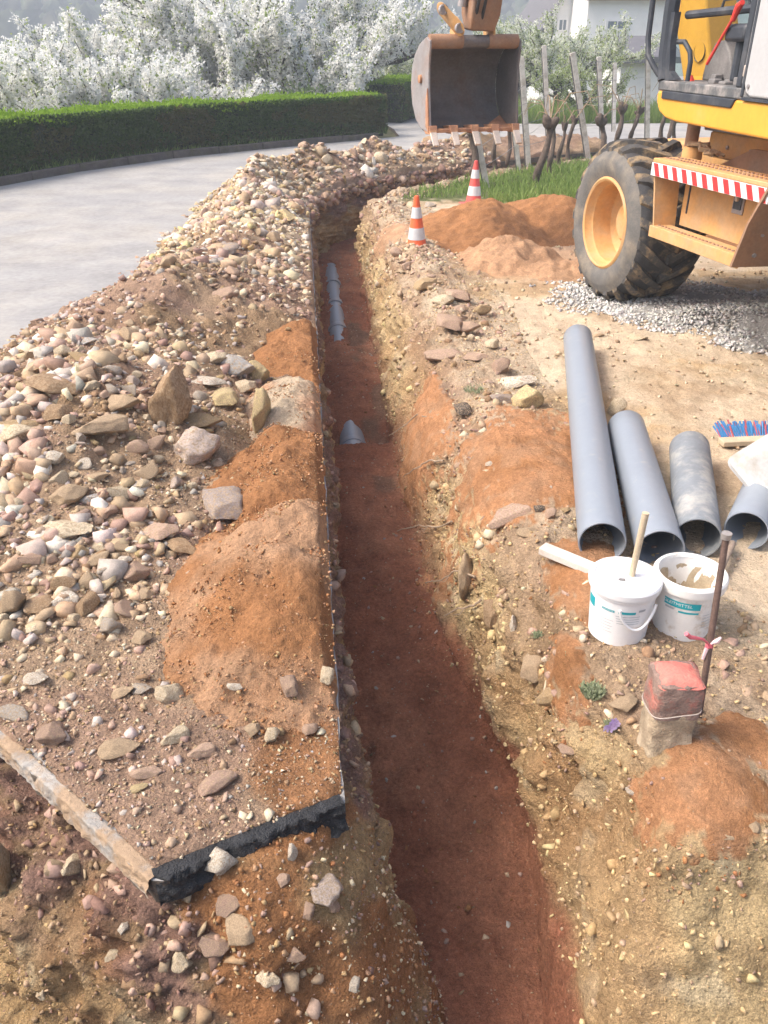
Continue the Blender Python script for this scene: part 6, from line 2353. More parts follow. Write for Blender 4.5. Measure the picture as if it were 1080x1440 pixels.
# boom, dipper, bucket: they hang together in a plane of their own (offset boom)
foot = Vector((2.30, 6.45, 1.28))
knee = Vector((1.75, 7.10, 3.75))
head = Vector((1.25, 7.42, 4.05))
m = MB()
UP.box(m, -.30, .02, 1.0, 1.5, 1.16, 1.40)
part(m, 'boom_bracket', YELLOW_DUSTY, bevel=.02)
def limb(m, pts, wd, ht, axis):
    """box-section limb through pts; axis = sideways direction"""
    rings = []
    for k, p in enumerate(pts):
        t = (pts[min(k + 1, len(pts) - 1)] - pts[max(k - 1, 0)]).normalized()
        s = (axis - t * axis.dot(t)).normalized()
        u = s.cross(t)
        w_, h_ = wd[k] / 2, ht[k] / 2
        rings.append([p + s * w_ + u * h_, p - s * w_ + u * h_, p - s * w_ - u * h_, p + s * w_ - u * h_])
    vs = [q for r in rings for q in r]
    fs = [(3, 2, 1, 0)]
    n = len(pts)
    for k in range(n - 1):
        for j in range(4):
            fs.append((4 * k + j, 4 * k + (j + 1) % 4, 4 * k + 4 + (j + 1) % 4, 4 * k + 4 + j))
    fs.append(tuple(4 * (n - 1) + j for j in range(4)))
    return m.add(vs, fs)
BW = Vector((.955, .295, 0)).normalized()          # the bucket's width direction
BO = Vector((.295, -.955, 0)).normalized()         # where its mouth looks
m = MB()
limb(m, [foot, foot.lerp(knee, .25), foot.lerp(knee, .7), knee, head], [.24, .25, .25, .24, .22], [.30, .34, .36, .34, .2], BW)
part(m, 'boom', YELLOW, bevel=.015)
m = MB()
m.lathe([(.06, -.15), (.06, .15), (0, .15)], 20, foot + Vector((-.02, .02, .26)), BW)
part(m, 'boom_pin', STEEL_DARK)
bc = atd(661, 180, 7.55)                            # middle of the cutting edge
bc = Vector((bc.x, bc.y, bc.z))
hw = .375
LIFT = bc.z
def bp(o, w, z):
    return bc + BO * o + BW * w + Vector((0, 0, z))
# shell: back and floor in one bent plate
curve = [(.085, .0), (.0, -.012), (-.12, .0), (-.25, .06), (-.345, .17), (-.385, .30), (-.365, .43), (-.30, .53), (-.20, .60), (-.08, .64)]
bk = bpy.data.objects.new('bucket', None)
bk.location = bc - EX.location
link(bk, EX)
m = MB()
th = .016
sm = []
for k in range(len(curve) - 1):
    for j in range(4):
        u = j / 4
        sm.append((curve[k][0] * (1 - u) + curve[k + 1][0] * u, curve[k][1] * (1 - u) + curve[k + 1][1] * u))
sm.append(curve[-1])
n = len(sm)
vs = []
for (o_, z_) in sm:
    nx, nz_ = (o_ + .05), (z_ - .32)
    l = math.hypot(nx, nz_) or 1
    for w_ in (-hw, hw):
        vs.append(bp(o_, w_, z_))
        vs.append(bp(o_ + th * nx / l, w_, z_ + th * nz_ / l))
fs = []
for k in range(n - 1):
    a, b = 4 * k, 4 * k + 4
    fs += [(a, a + 2, b + 2, b), (a + 1, b + 1, b + 3, a + 3), (a, b, b + 1, a + 1), (a + 2, a + 3, b + 3, b + 2)]
fs += [(0, 1, 3, 2), (4 * n - 4, 4 * n - 2, 4 * n - 1, 4 * n - 3)]
m.add(vs, fs)
part(m, 'shell', STEEL_DARK, bk, angle=50)
for sgn, mat in ((-1, STEEL), (1, STEEL_DARK)):
    poly = [(.10, -.015)] + [(a, b) for a, b in curve[1:]] + [(-.02, .655), (.045, .63), (.055, .58), (.035, .46), (.045, .30), (.075, .12)]
    m = MB()
    m.prism([bp(a, sgn * hw, b) for a, b in poly], BW * (sgn * .018))
    part(m, 'side_plate', mat, bk, angle=20, bevel=.003)
m = MB()
m.prism([bp(.10, -hw - .019, -.015), bp(.03, -hw - .019, .02), bp(.015, -hw - .019, .20), bp(.045, -hw - .019, .30), bp(.08, -hw - .019, .12)], BW * -.010)
part(m, 'wear_plate', RUSTY, bk)
m = MB()
m.lathe([(.032, 0), (.030, .02), (.012, .024), (0, .024)], 20, bp(-.13, -hw - .018, .36), -BW)
part(m, 'side_boss', RUSTY, bk)
# rolled top beam in three lengths
for (a, b, mt, r) in ((-hw - .0, -.10, BROWNPAINT, .052), (-.10, .12, STEEL_DARK, .045), (.12, hw, BROWNPAINT, .052)):
    m = MB()
    m.lathe([(0, 0), (r, 0), (r, b - a), (0, b - a)], 28, bp(-.01, a, .625), BW)
    part(m, 'top_beam', mt, bk, angle=50)
m = MB()
m.prism([bp(.04, .16, .004), bp(.04, hw - .005, .004), bp(-.10, hw - .005, .014), bp(-.24, hw - .005, .07), bp(-.12, .22, .018)], Vector((0, 0, .006)))
part(m, 'rust_scab', RUSTY, bk)
m = MB()
m.prism([bp(.10, -hw, -.022), bp(.10, hw, -.022), bp(.045, hw, -.016), bp(.045, -hw, -.016)], Vector((0, 0, .026)))
part(m, 'cutting_edge', RUSTY, bk, bevel=.003)
for k in range(5):
    w_ = -hw + .01 + k * (2 * hw - .02) / 4
    m = MB()
    hwid = .036
    # adapter wedge on the lip
    m.add([bp(-.13, w_ - hwid * .35, .014), bp(-.13, w_ + hwid * .35, .014), bp(.10, w_ + hwid, .034), bp(.10, w_ - hwid, .034), bp(.125, w_ - hwid * .8, -.03), bp(.125, w_ + hwid * .8, -.03), bp(.02, w_ - hwid, -.034), bp(.02, w_ + hwid, -.034)],
          [(0, 1, 2, 3), (3, 2, 5, 4), (4, 5, 7, 6), (6, 7, 1, 0), (0, 3, 4, 6), (1, 7, 5, 2)])
    tooth = part(m, 'tooth', RUSTY, bk, bevel=.004)
    m = MB()
    m.add([bp(.095, w_ - .030, .014), bp(.095, w_ + .030, .014), bp(.115, w_ + .030, -.034), bp(.115, w_ - .030, -.034), bp(.195, w_ - .024, -.105), bp(.195, w_ + .024, -.105), bp(.180, w_ + .024, -.118), bp(.180, w_ - .024, -.118)],
          [(0, 1, 2, 3), (0, 4, 5, 1), (2, 6, 7, 3), (1, 5, 6, 2), (3, 7, 4, 0), (4, 7, 6, 5)])
    part(m, 'tooth_tip', TOOTH, bk, bevel=.004)
# ears and link plates
for w_ in (-.135, .155):
    m = MB()
    m.prism([bp(-.16, w_, .60), bp(.03, w_, .62), bp(.0, w_, .76), bp(-.10, w_, .80), bp(-.20, w_, .70)], BW * .022)
    part(m, 'ear', YELLOW_DUSTY, bk, bevel=.006)
dtop = bp(.10, .10, 2.55)
dbot = bp(-.04, .055, .70)
m = MB()
limb(m, [dbot, dbot.lerp(dtop, .06), dbot.lerp(dtop, .22), dtop, dtop + Vector((.25, -.06, .5))], [.20, .24, .25, .26, .24], [.16, .24, .30, .34, .20], BW)
part(m, 'dipper', BROWNPAINT, bevel=.014)
m = MB()
limb(m, [bp(.02, -.075, .95), bp(.09, -.045, 2.2)], [.05, .05], [.20, .22], BW)
part(m, 'dipper_flange', YELLOW_DUSTY, bevel=.006)
for w_ in (-.16,):
    m = MB()
    A_, B_ = bp(.045, w_, .715), bp(-.06, w_ - .10, .84)
    ax_ = (B_ - A_)
    u = ax_.normalized()
    v = BW.cross(u).normalized()
    pts = []
    for k in range(13):
        a = math.pi * (-.5 + k / 12)
        pts.append(A_ - u * (.062 * math.cos(a)) - v * (.062 * math.sin(a)))
    for k in range(13):
        a = math.pi * (-.5 + k / 12)
        pts.append(B_ + u * (.055 * math.cos(a)) + v * (.055 * math.sin(a)))
    m.prism(pts, (BO * .022))
    lk = part(m, 'link_plate', YELLOW_DUSTY, bevel=.004)
    for P_ in (A_, B_):
        m = MB()
        m.lathe([(.036, .0), (.036, .035), (.026, .037), (.024, .028), (0, .028)], 20, P_ + BO * .02, BO)
        part(m, 'pin', STEEL, lk)
m = MB()
m.tube([bp(-.04, -.10, .86), bp(.02, -.02, 1.5), bp(.10, .05, 2.4)], [.035, .045, .045], 14)
part(m, 'bucket_cylinder', STEEL, angle=50)
m = MB()
m.tube([knee + Vector((.2, -.1, .05)), head.lerp(dtop, .3)], [.05, .05], 14)
m.tube([head, dtop + Vector((.25, -.06, .5))], [.10, .12], 14)
part(m, 'arm_joint', YELLOW_DUSTY)

# hydraulic hoses and bolts
HOSE = M('hydraulic_hose', (.03, .03, .032), .55, .2, 20, .1)
for (w0, o0) in ((-.02, .10), (.03, .115)):
    m = MB()
    m.tube([bp(o0 - .05, w0, .78), bp(o0 + .07, w0 - .02, .92), bp(o0 + .11, w0, 1.15), bp(o0 + .16, w0 + .02, 1.7), bp(o0 + .22, w0 + .02, 2.3)], .013, 8)
    part(m, 'hose', HOSE)
for k in range(5):
    m = MB()
    m.lathe([(.012, 0), (.012, .008), (0, .010)], 6, CH.p(.62 + k * .22, .419, 1.05), -CH.i)
    part(m, 'bolt', STEEL)
for (q, z) in ((1.60, .93), (1.53, .74), (1.50, .63)):
    m = MB()
    m.lathe([(.013, 0), (.013, .008), (0, .010)], 6, CH.p(q + .012, .05, z), CH.q)
    part(m, 'bolt', STEEL, step)
m = MB()
UP.tube(m, [(.32, .5, 1.2), (.25, .42, 1.12), (.40, .40, 1.03), (.62, .45, 1.06)], .014, 8)
part(m, 'hose', HOSE)
# ------------------------------------------------------------------ kerb, hedge
hp = smooth_path(hedge_line, 0.05, 0.4)
hs = np.concatenate([[0], np.cumsum(np.linalg.norm(np.diff(hp, axis=0), axis=1))])
hT = np.gradient(hp, axis=0)
hT /= np.linalg.norm(hT, axis=1)[:, None]
hNb = np.stack([-hT[:, 1], hT[:, 0]], -1)                 # away from the road
# kerb stones, each a piece of its own
kerb = thing('kerb', 'dark brown kerb of long stones at the foot of the hedge', 'kerb', (-4.4, 12.5, 0))
kl = 0.9
for k in range(int(hs[-1] / kl)):
    a, b = k * kl + .006, (k + 1) * kl - .006
    A = [np.interp(a, hs, hp[:, j]) for j in (0, 1)]
    B = [np.interp(b, hs, hp[:, j]) for j in (0, 1)]
    A, B = Vector((*A, 0)), Vector((*B, 0))
    d = (B - A)
    m = MB()
    nrm_ = Vector((-d.y, d.x, 0)).normalized()
    dz = rnd.uniform(-.008, .008)
    m.box((A + B) / 2 + nrm_ * (.07 + rnd.uniform(-.006, .006)) + Vector((0, 0, .015 + dz)), (d.length, .10, .17), Matrix.Rotation(math.atan2(d.y, d.x), 3, 'Z'))
    m.build('kerb_stone', KERB, kerb, bevel=.012)
# soil strip between kerb and hedge
P = []
for off, z in ((.12, .07), (.35, .085), (.9, .08), (1.4, -.05)):
    P.append(np.column_stack([hp + hNb * off, np.full(len(hp), z)]))
P = np.stack(P, 1)
c = np.broadcast_to(np.array((.085, .07, .04)), P.shape)
tag(np_mesh('verge', P.reshape(-1, 3), grid_faces(*P.shape[:2]), SOIL, smooth=True, col=c), kind='structure')

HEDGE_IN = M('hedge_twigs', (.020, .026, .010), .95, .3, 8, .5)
HEDGE_LEAF = leafmat('hedge_leaf', (.050, .095, .018), (.095, .155, .030), .3)
HEDGE_OLD = leafmat('hedge_brown_leaf', (.13, .11, .035), (.09, .12, .03), .2)
HEDGE_TOP = leafmat('hedge_new_growth', (.20, .34, .022), (.28, .42, .045), .45)


def cards(P, N, size, rngk, tilt=.7):
    """many small leaf blades standing off a surface"""
    n = len(P)
    d = N + rngk.normal(0, tilt, (n, 3))
    d /= np.linalg.norm(d, axis=1)[:, None]
    s = np.cross(d, rngk.normal(size=(n, 3)))
    s /= np.maximum(np.linalg.norm(s, axis=1), 1e-6)[:, None]
    L = size[:, None] * d
    W = size[:, None] * .36 * s
    V = np.stack([P, P + L * .5 + W, P + L, P + L * .5 - W], 1).reshape(-1, 3)
    F = np.arange(n * 4).reshape(n, 4)
    return V, F


def hedge(label, path, nb, depth, height, n_side, n_top, off, zb=.06, ends=True):
    s = np.concatenate([[0], np.cumsum(np.linalg.norm(np.diff(path, axis=0), axis=1))])
    L = s[-1]
    ctr = path[len(path) // 2] + nb[len(path) // 2] * (off + depth / 2)
    t = thing('hedge', label, 'hedge', (float(ctr[0]), float(ctr[1]), zb))
    org = np.array([ctr[0], ctr[1], zb])

    def P_(ss, d, z):
        x = np.interp(ss, s, path[:, 0]) + np.interp(ss, s, nb[:, 0]) * d
        y = np.interp(ss, s, path[:, 1]) + np.interp(ss, s, nb[:, 1]) * d
        return np.stack([x, y, z], -1)

    def wob(ss, z): return .06 * fbm(ss * 1.2, z * 1.6, 0, 3, 200)
    def toph(ss): return height + .05 * fbm(ss * 1.4, 0, 0, 4, 201)
    # twiggy core
    ns = 160
    ss = np.linspace(0, L, ns)
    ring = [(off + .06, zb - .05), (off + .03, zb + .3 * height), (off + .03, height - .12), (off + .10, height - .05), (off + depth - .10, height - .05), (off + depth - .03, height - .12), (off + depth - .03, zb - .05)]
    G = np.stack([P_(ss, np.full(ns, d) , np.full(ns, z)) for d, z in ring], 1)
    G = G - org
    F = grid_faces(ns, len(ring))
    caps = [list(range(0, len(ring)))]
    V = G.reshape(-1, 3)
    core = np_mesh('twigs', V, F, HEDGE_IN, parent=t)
    m = MB()
    m.add([tuple(G[0][k] + org) for k in range(len(ring))], [list(range(len(ring)))])
    m.build('end_twigs', HEDGE_IN, t, smooth=False)
    m = MB()
    m.add([tuple(G[-1][k] + org) for k in range(len(ring))], [list(range(len(ring)))])
    m.build('end_twigs', HEDGE_IN, t, smooth=False)
    rk = np.random.default_rng(5)
    # side leaves (front, back) and end faces
    VV = []
    for (fn, dd, sg) in ((n_side, off, -1), (n_side // 4, off + depth, 1)):
        a = rk.uniform(0, L, fn)
        z = zb + (height - zb) * rk.random(fn) ** .9
        g = fbm(a * 1.1, z * 2, 0, 3, 203)
        p = P_(a, dd + sg * (wob(a, z) + .04 * rk.random(fn) - .02), z)
        nrm_ = P_(a, dd + sg, z) - P_(a, np.full(fn, dd), z)
        nrm_[:, 2] += .5
        VV.append((p, nrm_, .034 + .022 * rk.random(fn), g, z))
    if ends:
        ne = n_side // 10
        for (sv, sg) in ((0.0, -1), (L, 1)):
            d = rk.uniform(off, off + depth, ne)
            z = zb + (height - zb) * rk.random(ne)
            p = P_(np.full(ne, sv), d, z)
            i = 0 if sg < 0 else -1
            tv = (path[1] - path[0]) if sg < 0 else (path[-1] - path[-2])
            tv = tv / np.linalg.norm(tv) * sg
            p[:, :2] += tv * (.05 * rk.random(ne))[:, None]
            nrm_ = np.tile(np.array([tv[0], tv[1], .4]), (ne, 1))
            VV.append((p, nrm_, .034 + .022 * rk.random(ne), fbm(d * 2, z * 2, 0, 3, 204), z))
    p = np.concatenate([v[0] for v in VV]); q = np.concatenate([v[1] for v in VV]); sz = np.concatenate([v[2] for v in VV]); g = np.concatenate([v[3] for v in VV])
    zz = np.concatenate([v[4] for v in VV])
    old = (g > .28) | ((zz < .3) & (rk.random(len(g)) < .35))
    for nm, msk, mt in (('leaves', ~old, HEDGE_LEAF), ('old_leaves', old, HEDGE_OLD)):
        V, F = cards(p[msk] - org, q[msk], sz[msk], rk)
        np_mesh(nm, V, F, mt, parent=t)['kind'] = 'stuff'
    a = rk.uniform(0, L, n_top)
    tall = rk.random(n_top) < .04
    d = off + depth * rk.random(n_top)
    edge = np.minimum(d - off, off + depth - d)
    z = toph(a) - .06 * sstep(.12, 0, edge) - .04 * rk.random(n_top) + (.02 + .05 * rk.random(n_top)) * tall
    V, F = cards(P_(a, d, z) - org, np.tile(np.array([0, 0, 1.0]), (n_top, 1)), .030 + .028 * rk.random(n_top), rk, .55)
    np_mesh('new_shoots', V, F, HEDGE_TOP, parent=t)['kind'] = 'stuff'
    return t


sel = hs > 0.4
hedge('long clipped green hedge along the far edge of the road', hp[sel], hNb[sel], 1.0, .72, 62000, 46000, .16)
h2 = smooth_path([(.55, 20.6), (.95, 22.2), (1.0, 26)], .1, .3)
h2T = np.gradient(h2, axis=0)
h2T /= np.linalg.norm(h2T, axis=1)[:, None]
hedge('short end of a second hedge behind the first, beyond the side path', h2, np.stack([-h2T[:, 1], h2T[:, 0]], -1), .9, .80, 9000, 7000, .1)
# low juniper-like shrub peeping over the hedge
JUN = leafmat('shrub_leaf', (.12, .18, .08), (.20, .27, .12), .3)
def shrub(label, x, y, r, h, n, mat, name='shrub'):
    z = float(land_h(np.array([x]), np.array([y]))[0])
    t = thing(name, label, 'shrub', (x, y, z))
    rk = np.random.default_rng(int(abs(x * 100)) + 3)
    d = rk.normal(size=(n, 3))
    d /= np.linalg.norm(d, axis=1)[:, None]
    d[:, 2] = np.abs(d[:, 2])
    rr = (.75 + .25 * rk.random(n)) * (1 + .25 * fbm(d[:, 0] * 2, d[:, 1] * 2, d[:, 2] * 2, 2, 9))
    P = d * rr[:, None] * np.array([r, r * .8, h])
    V, F = cards(P, d + np.array([0, 0, .6]), .05 + .05 * rk.random(n), rk, .5)
    np_mesh('foliage', V, F, mat, parent=t)['kind'] = 'stuff'
    m = MB()
    for k in range(6):
        a = k * 1.05
        m.tube([(x, y, z - .1), (x + .4 * r * math.cos(a), y + .4 * r * math.sin(a), z + .5 * h), (x + .7 * r * math.cos(a), y + .6 * r * math.sin(a), z + .8 * h)], [.04, .025, .01], 6)
    m.build('stems', TREEBARK, t)
    return t
p = atd(440, 130, 19.0)
z0 = float(land_h(np.array([p.x]), np.array([p.y]))[0])
shrub('low pale green shrub showing just above the middle of the long hedge', p.x, p.y, 1.1, .84 - z0, 3500, JUN)


# ------------------------------------------------------------------ blossoming trees
BLOSSOM = leafmat('white_blossom', (.84, .84, .80), (.90, .90, .88), .45)
BLOSSOM_GREEN = leafmat('greenish_blossom', (.66, .69, .56), (.82, .83, .75), .45)
YOUNG = leafmat('young_leaf', (.26, .34, .12), (.42, .48, .22), .45)


def make_tree(seed, height, spread, limbs, n_flower, petals, leafy=.12, trunk_h=.9, lean=.25):
    """branch skeleton -> wood mesh + blossom mesh + leaf mesh, about the origin"""
    r = random.Random(seed)
    wood = MB()
    twigs = []

    def grow(p, d, L, rad_, lvl):
        n = 5
        pts, rs = [Vector(p)], [rad_]
        d = Vector(d).normalized()
        for k in range(n):
            j = .28 if lvl else .16
            d = (d + Vector((r.uniform(-j, j), r.uniform(-j, j), r.uniform(-j, j) + .05 * (1 if lvl > 1 else -.2)))).normalized()
            pts.append(pts[-1] + d * (L / n))
            rs.append(rad_ * (1 - .55 * (k + 1) / n))
        wood.tube(pts, rs, 7 if lvl < 2 else 5, caps=False)
        if lvl >= 2:
            twigs.append(pts)
        if lvl < 3:
            cnt = (5, 5, 5)[lvl]
            for k in range(cnt):
                u = .30 + .68 * (k + r.random()) / cnt
                i = min(n - 1, int(u * n))
                q = pts[i].lerp(pts[i + 1], u * n - i)
                a = Vector((r.uniform(-1, 1), r.uniform(-1, 1), r.uniform(-.12, .8)))
                dd = (d * .75 + a * .95)
                grow(q, dd, L * r.uniform(.5, .68), rs[i] * .62, lvl + 1)
    tr = [Vector((0, 0, -.3)), Vector((.02, .03, trunk_h * .5)), Vector((lean * .3, .05, trunk_h))]
    wood.tube(tr, [.17, .13, .12], 9)
    for k in range(limbs):
        a = 6.283 * k / limbs + r.uniform(-.3, .3)
        el = r.uniform(.4, 1.0)
        d = Vector((math.cos(a) * spread, math.sin(a) * spread, el * height * .55))
        grow(tr[-1], d, (spread * 1.0 if el < .6 else height * .62) * r.uniform(.75, .95), .085, 0 if False else 1)
    rk = np.random.default_rng(seed)
    # blossom: dense sleeves of small petals along the twigs
    seg_a, seg_b = [], []
    for t in twigs:
        for a, b in zip(t[:-1], t[1:]):
            seg_a.append(a[:]); seg_b.append(b[:])
    A, B = np.array(seg_a), np.array(seg_b)
    ln = np.linalg.norm(B - A, axis=1)
    i = rk.choice(len(A), n_flower, p=ln / ln.sum())
    c = A[i] + (B - A)[i] * rk.random((n_flower, 1)) + rk.normal(0, .045, (n_flower, 3))
    fl = np.repeat(c, petals, axis=0) + rk.normal(0, .032, (n_flower * petals, 3))
    n = len(fl)
    V, F = cards(fl, rk.normal(size=(n, 3)), .040 + .026 * rk.random(n), rk, .5)
    # rounder petals
    nl = int(n * leafy)
    j = rk.choice(len(A), nl, p=ln / ln.sum())
    lp_ = A[j] + (B - A)[j] * rk.random((nl, 1)) + rk.normal(0, .07, (nl, 3))
    LV, LF = cards(lp_, rk.normal(size=(nl, 3)) + np.array([0, 0, .5]), .05 + .04 * rk.random(nl), rk, .5)
    return wood, (V, F), (LV, LF)


def tree_proto(name, spec, flower_mat, leaf_mat=YOUNG):
    wood, (V, F), (LV, LF) = spec
    a = wood.build('trunk', TREEBARK)
    b = np_mesh('blossom', V, F, flower_mat)
    c = np_mesh('leaves', LV, LF, leaf_mat)
    for o in (a, b, c):
        COL.objects.unlink(o)
    return a.data, b.data, c.data


PROT = [
    tree_proto('a', make_tree(21, 3.4, 2.5, 7, 8200, 9, leafy=.07), BLOSSOM),
    tree_proto('b', make_tree(34, 3.2, 2.4, 7, 8200, 9, leafy=.07), BLOSSOM),
    tree_proto('c', make_tree(47, 3.6, 2.1, 6, 3600, 7, leafy=.25), BLOSSOM_GREEN),
    tree_proto('d', make_tree(58, 3.0, 1.6, 6, 700, 6, leafy=2, trunk_h=.5), BLOSSOM_GREEN),
]


def plant_tree(k, x, y, sc, rz, label, group='white blossoming fruit trees', zoff=0.0, cat='tree', name='blossom_tree'):
    z = float(land_h(np.array([x]), np.array([y]))[0]) + zoff
    t = thing(name, label, cat, (x, y, z), group)
    t.rotation_euler = (0, 0, rz)
    t.scale = (sc, sc, sc)
    for nm, me in zip(('trunk', 'blossom', 'leaves'), PROT[k]):
        o = bpy.data.objects.new(nm, me)
        link(o, t)
        if nm != 'trunk':
            o['kind'] = 'stuff'
    return t


def X_at(px, d): return (px - 540) / FPX * (d * math.cos(PITCH) + .3)
plant_tree(0, X_at(95, 17.0), 17.0, .95, 0.4, 'big white blossoming tree behind the left end of the hedge')
plant_tree(1, X_at(255, 19.0), 19.0, 1.08, 2.1, 'big white blossoming tree with dark limbs, second from the left behind the hedge')
plant_tree(0, X_at(375, 20.2), 20.2, 1.1, 3.6, 'dense white blossoming tree behind the middle of the hedge')
plant_tree(1, X_at(455, 22.0), 22.0, 1.0, 5.2, 'white blossoming tree with bent bare limbs low above the hedge near its right end')
plant_tree(0, X_at(10, 20.0), 20.0, 1.05, 5.6, 'white blossoming tree at the far left, behind the first one')
plant_tree(1, X_at(170, 23.5), 23.5, 1.15, 0.9, 'white blossoming tree in the second row, between the two biggest crowns')
plant_tree(0, X_at(330, 22.0), 22.0, 1.15, 4.4, 'white blossoming tree in the second row behind the dense middle one')
plant_tree(2, X_at(560, 28), 28, .72, 1.0, 'thin hazy blossoming tree left of the raised bucket')
plant_tree(2, X_at(735, 27), 27, .85, 2.0, 'pale greenish blossoming tree between the bucket and the houses', 'pale blossoming trees in front of the houses')
plant_tree(2, X_at(788, 24), 24, .78, 3.3, 'smaller pale blossoming tree behind the tallest vineyard posts', 'pale blossoming trees in front of the houses')
plant_tree(3, X_at(822, 21.8), 21.8, .58, .5, 'fresh green bush-like tree behind the leaning vineyard post', 'green young trees behind the vineyard', name='young_tree')
plant_tree(3, X_at(625, 33), 33, .80, 2.2, 'light green tree in the haze right above the bucket', 'green young trees behind the vineyard', name='young_tree')
plant_tree(2, X_at(520, 38), 38, .9, 4.2, 'far blossoming tree fading into the haze at the right of the hedge')
plant_tree(2, X_at(700, 38), 38, 1.0, 5.0, 'far pale tree in the haze between the bucket and the houses', 'pale blossoming trees in front of the houses')

# ------------------------------------------------------------------ vineyard: posts, vines, wires
G_POST = 'vineyard posts beyond the trench bend'
def vpost(px0, py0, d, px1, py1, r, label, mat=POST, topmat=None):
    a = atd(px0, py0, d)
    b = atd(px1, py1, d + rnd.uniform(-.05, .05))
    m = MB()
    a2 = Vector((a.x, a.y, a.z)) - (b - a).normalized() * .25
    ax = (b - a2)
    L = ax.length
    u = ax.normalized()
    s1 = u.cross(Vector((0, 1, 0))).normalized()
    R_ = Matrix((s1, u.cross(s1), u)).transposed()
    t = thing('vineyard_post', label, 'post', (a.x, a.y, a.z), G_POST)
    m.box((a2 + b) / 2, (r * 2, r * 1.7, L), R_)
    m.build('post', mat, t, bevel=.004)
    m = MB()
    m.box((a2 + b) / 2 + s1 * r * 1.1 * 1, (r * .5, r * 1.2, L * .96), R_)
    m.build('steel_edge', POST_DARK, t)
    return a, b
vp = {}
vp['G'] = vpost(685, 266, 11.2, 664, 150, .035, 'leaning pale post right behind the faded cone')
vp['H'] = vpost(730, 240, 12.5, 716, 120, .030, 'leaning pale post under the right end of the bucket')
vp['A'] = vpost(743, 231, 13.0, 733, 80, .036, 'tall pale post just right of the bucket')
vp['B'] = vpost(772, 205, 15.3, 765, 64, .036, 'tallest post, second to the right of the bucket')
vp['C'] = vpost(826, 216, 14.4, 805, 74, .040, 'thick leaning post before the fresh green tree')
vp['D'] = vpost(847, 192, 16.6, 842, 80, .036, 'straight pale post right of the thick leaning one')
vp['E'] = vpost(863, 178, 18.6, 865, 88, .034, 'slim far post between the straight one and the cab')
vp['F'] = vpost(910, 197, 16.0, 912, 75, .036, 'post nearest the cab of the digger')
WIRE = M('trellis_wire', (.25, .24, .23), .5, .1, 10, 0)
def wires(keys, label, fr=(.28, .52, .74, .93)):
    t = thing('trellis_wire', label, 'wire', vp[keys[0]][0], 'trellis wires strung between the vineyard posts')
    for f in fr:
        m = MB()
        pts = []
        for a, b in zip(keys[:-1], keys[1:]):
            p, q = vp[a][0].lerp(vp[a][1], f), vp[b][0].lerp(vp[b][1], f)
            for k in range(6):
                u = k / 6
                pts.append(p.lerp(q, u) - Vector((0, 0, .03 * math.sin(math.pi * u))))
        pts.append(vp[keys[-1]][0].lerp(vp[keys[-1]][1], f))
        m.tube(pts, .0035, 4, caps=False)
        m.build('wire', WIRE, t)
wires(['G', 'A', 'B'], 'wires running from the post behind the faded cone to the tallest post')
wires(['H', 'C', 'D', 'E'], 'wires running past the thick leaning post to the slim far post')
wires(['C', 'F'], 'wires running from the thick leaning post to the post by the cab')


def vine(px, py, d, h, r, lean, label, head=1.0, canes=4):
    a = atd(px, py, d)
    t = thing('grape_vine', label, 'vine', a, 'gnarled old vine stocks')
    head *= .62
    m = MB()
    pts, rs = [a - Vector((0, 0, .08))], [r * 1.15]
    n = 9
    x, y = 0.0, 0.0
    for k in range(n):
        u = (k + 1) / n
        x = lean * u * h + .05 * math.sin(3 + u * 5 + px) * h
        y = .04 * math.cos(u * 6 + px)
        pts.append(a + Vector((x, y, h * u)))
        rs.append(r * (1 - .25 * u) * rnd.uniform(.7, 1.3))
    m.tube(pts, rs, 9)
    top = pts[-1]
    for k in range(5):
        dd = Vector((rnd.uniform(-1, 1), rnd.uniform(-.6, .6), rnd.uniform(-.2, .7))).normalized()
        m.tube([top - Vector((0, 0, .07)), top + dd * .05 * head, top + dd * .10 * head + Vector((0, 0, .02)), top + dd * .12 * head + Vector((0, 0, .025))], [r * 1.0, r * rnd.uniform(1.0, 1.5) * head, r * rnd.uniform(.7, 1.2) * head, r * .3], 9)
    o = m.build('vine_trunk', BARK, t, angle=70)
    dm = o.modifiers.new('sub', 'SUBSURF')
    dm.levels = dm.render_levels = 1
    m = MB()
    for k in range(canes):
        a0 = rnd.uniform(0, 6.283)
        L = rnd.uniform(.25, .6)
        m.tube([top, top + Vector((math.cos(a0) * L * .4, math.sin(a0) * L * .3, L * .55)), top + Vector((math.cos(a0) * L * .8, math.sin(a0) * L * .5, L * .6)), top + Vector((math.cos(a0) * L, math.sin(a0) * L * .6, L * .25))], [.009, .007, .006, .003], 5, caps=False)
    if canes: m.build('canes', CANE, t)
    return t
vine(755, 262, 11.3, .74, .050, .12, 'thickest gnarled vine with a heavy forked head, nearest the sand heap', 1.5)
vine(774, 245, 12.4, .62, .045, -.05, 'gnarled vine close behind the thickest one')
vine(668, 268, 11.1, .70, .050, -.12, 'vine stock behind the leaning pale post and faded cone', 1.1, 2)
vine(697, 240, 12.6, .50, .038, -.1, 'thin twisted vine between the two leaning posts', .9, 1)
vine(713, 226, 13.4, .48, .036, .05, 'small vine stock left of the right leaning post', .9, 1)
vine(786, 230, 13.3, .50, .036, .05, 'left one of two thin vines right of the thickest vine', .9, 2)
vine(797, 225, 13.7, .55, .038, .08, 'right one of two thin vines right of the thickest vine', .9, 2)
vine(850, 212, 14.2, .42, .055, -.25, 'low black vine stump with curled head behind the tyre', 1.5, 2)
vine(868, 205, 15.0, .55, .048, .0, 'knobbly vine with pale canes between the far posts', 1.3, 5)
vine(886, 203, 15.1, .50, .042, .12, 'brown vine with arching canes left of the post by the cab', 1.2, 5)
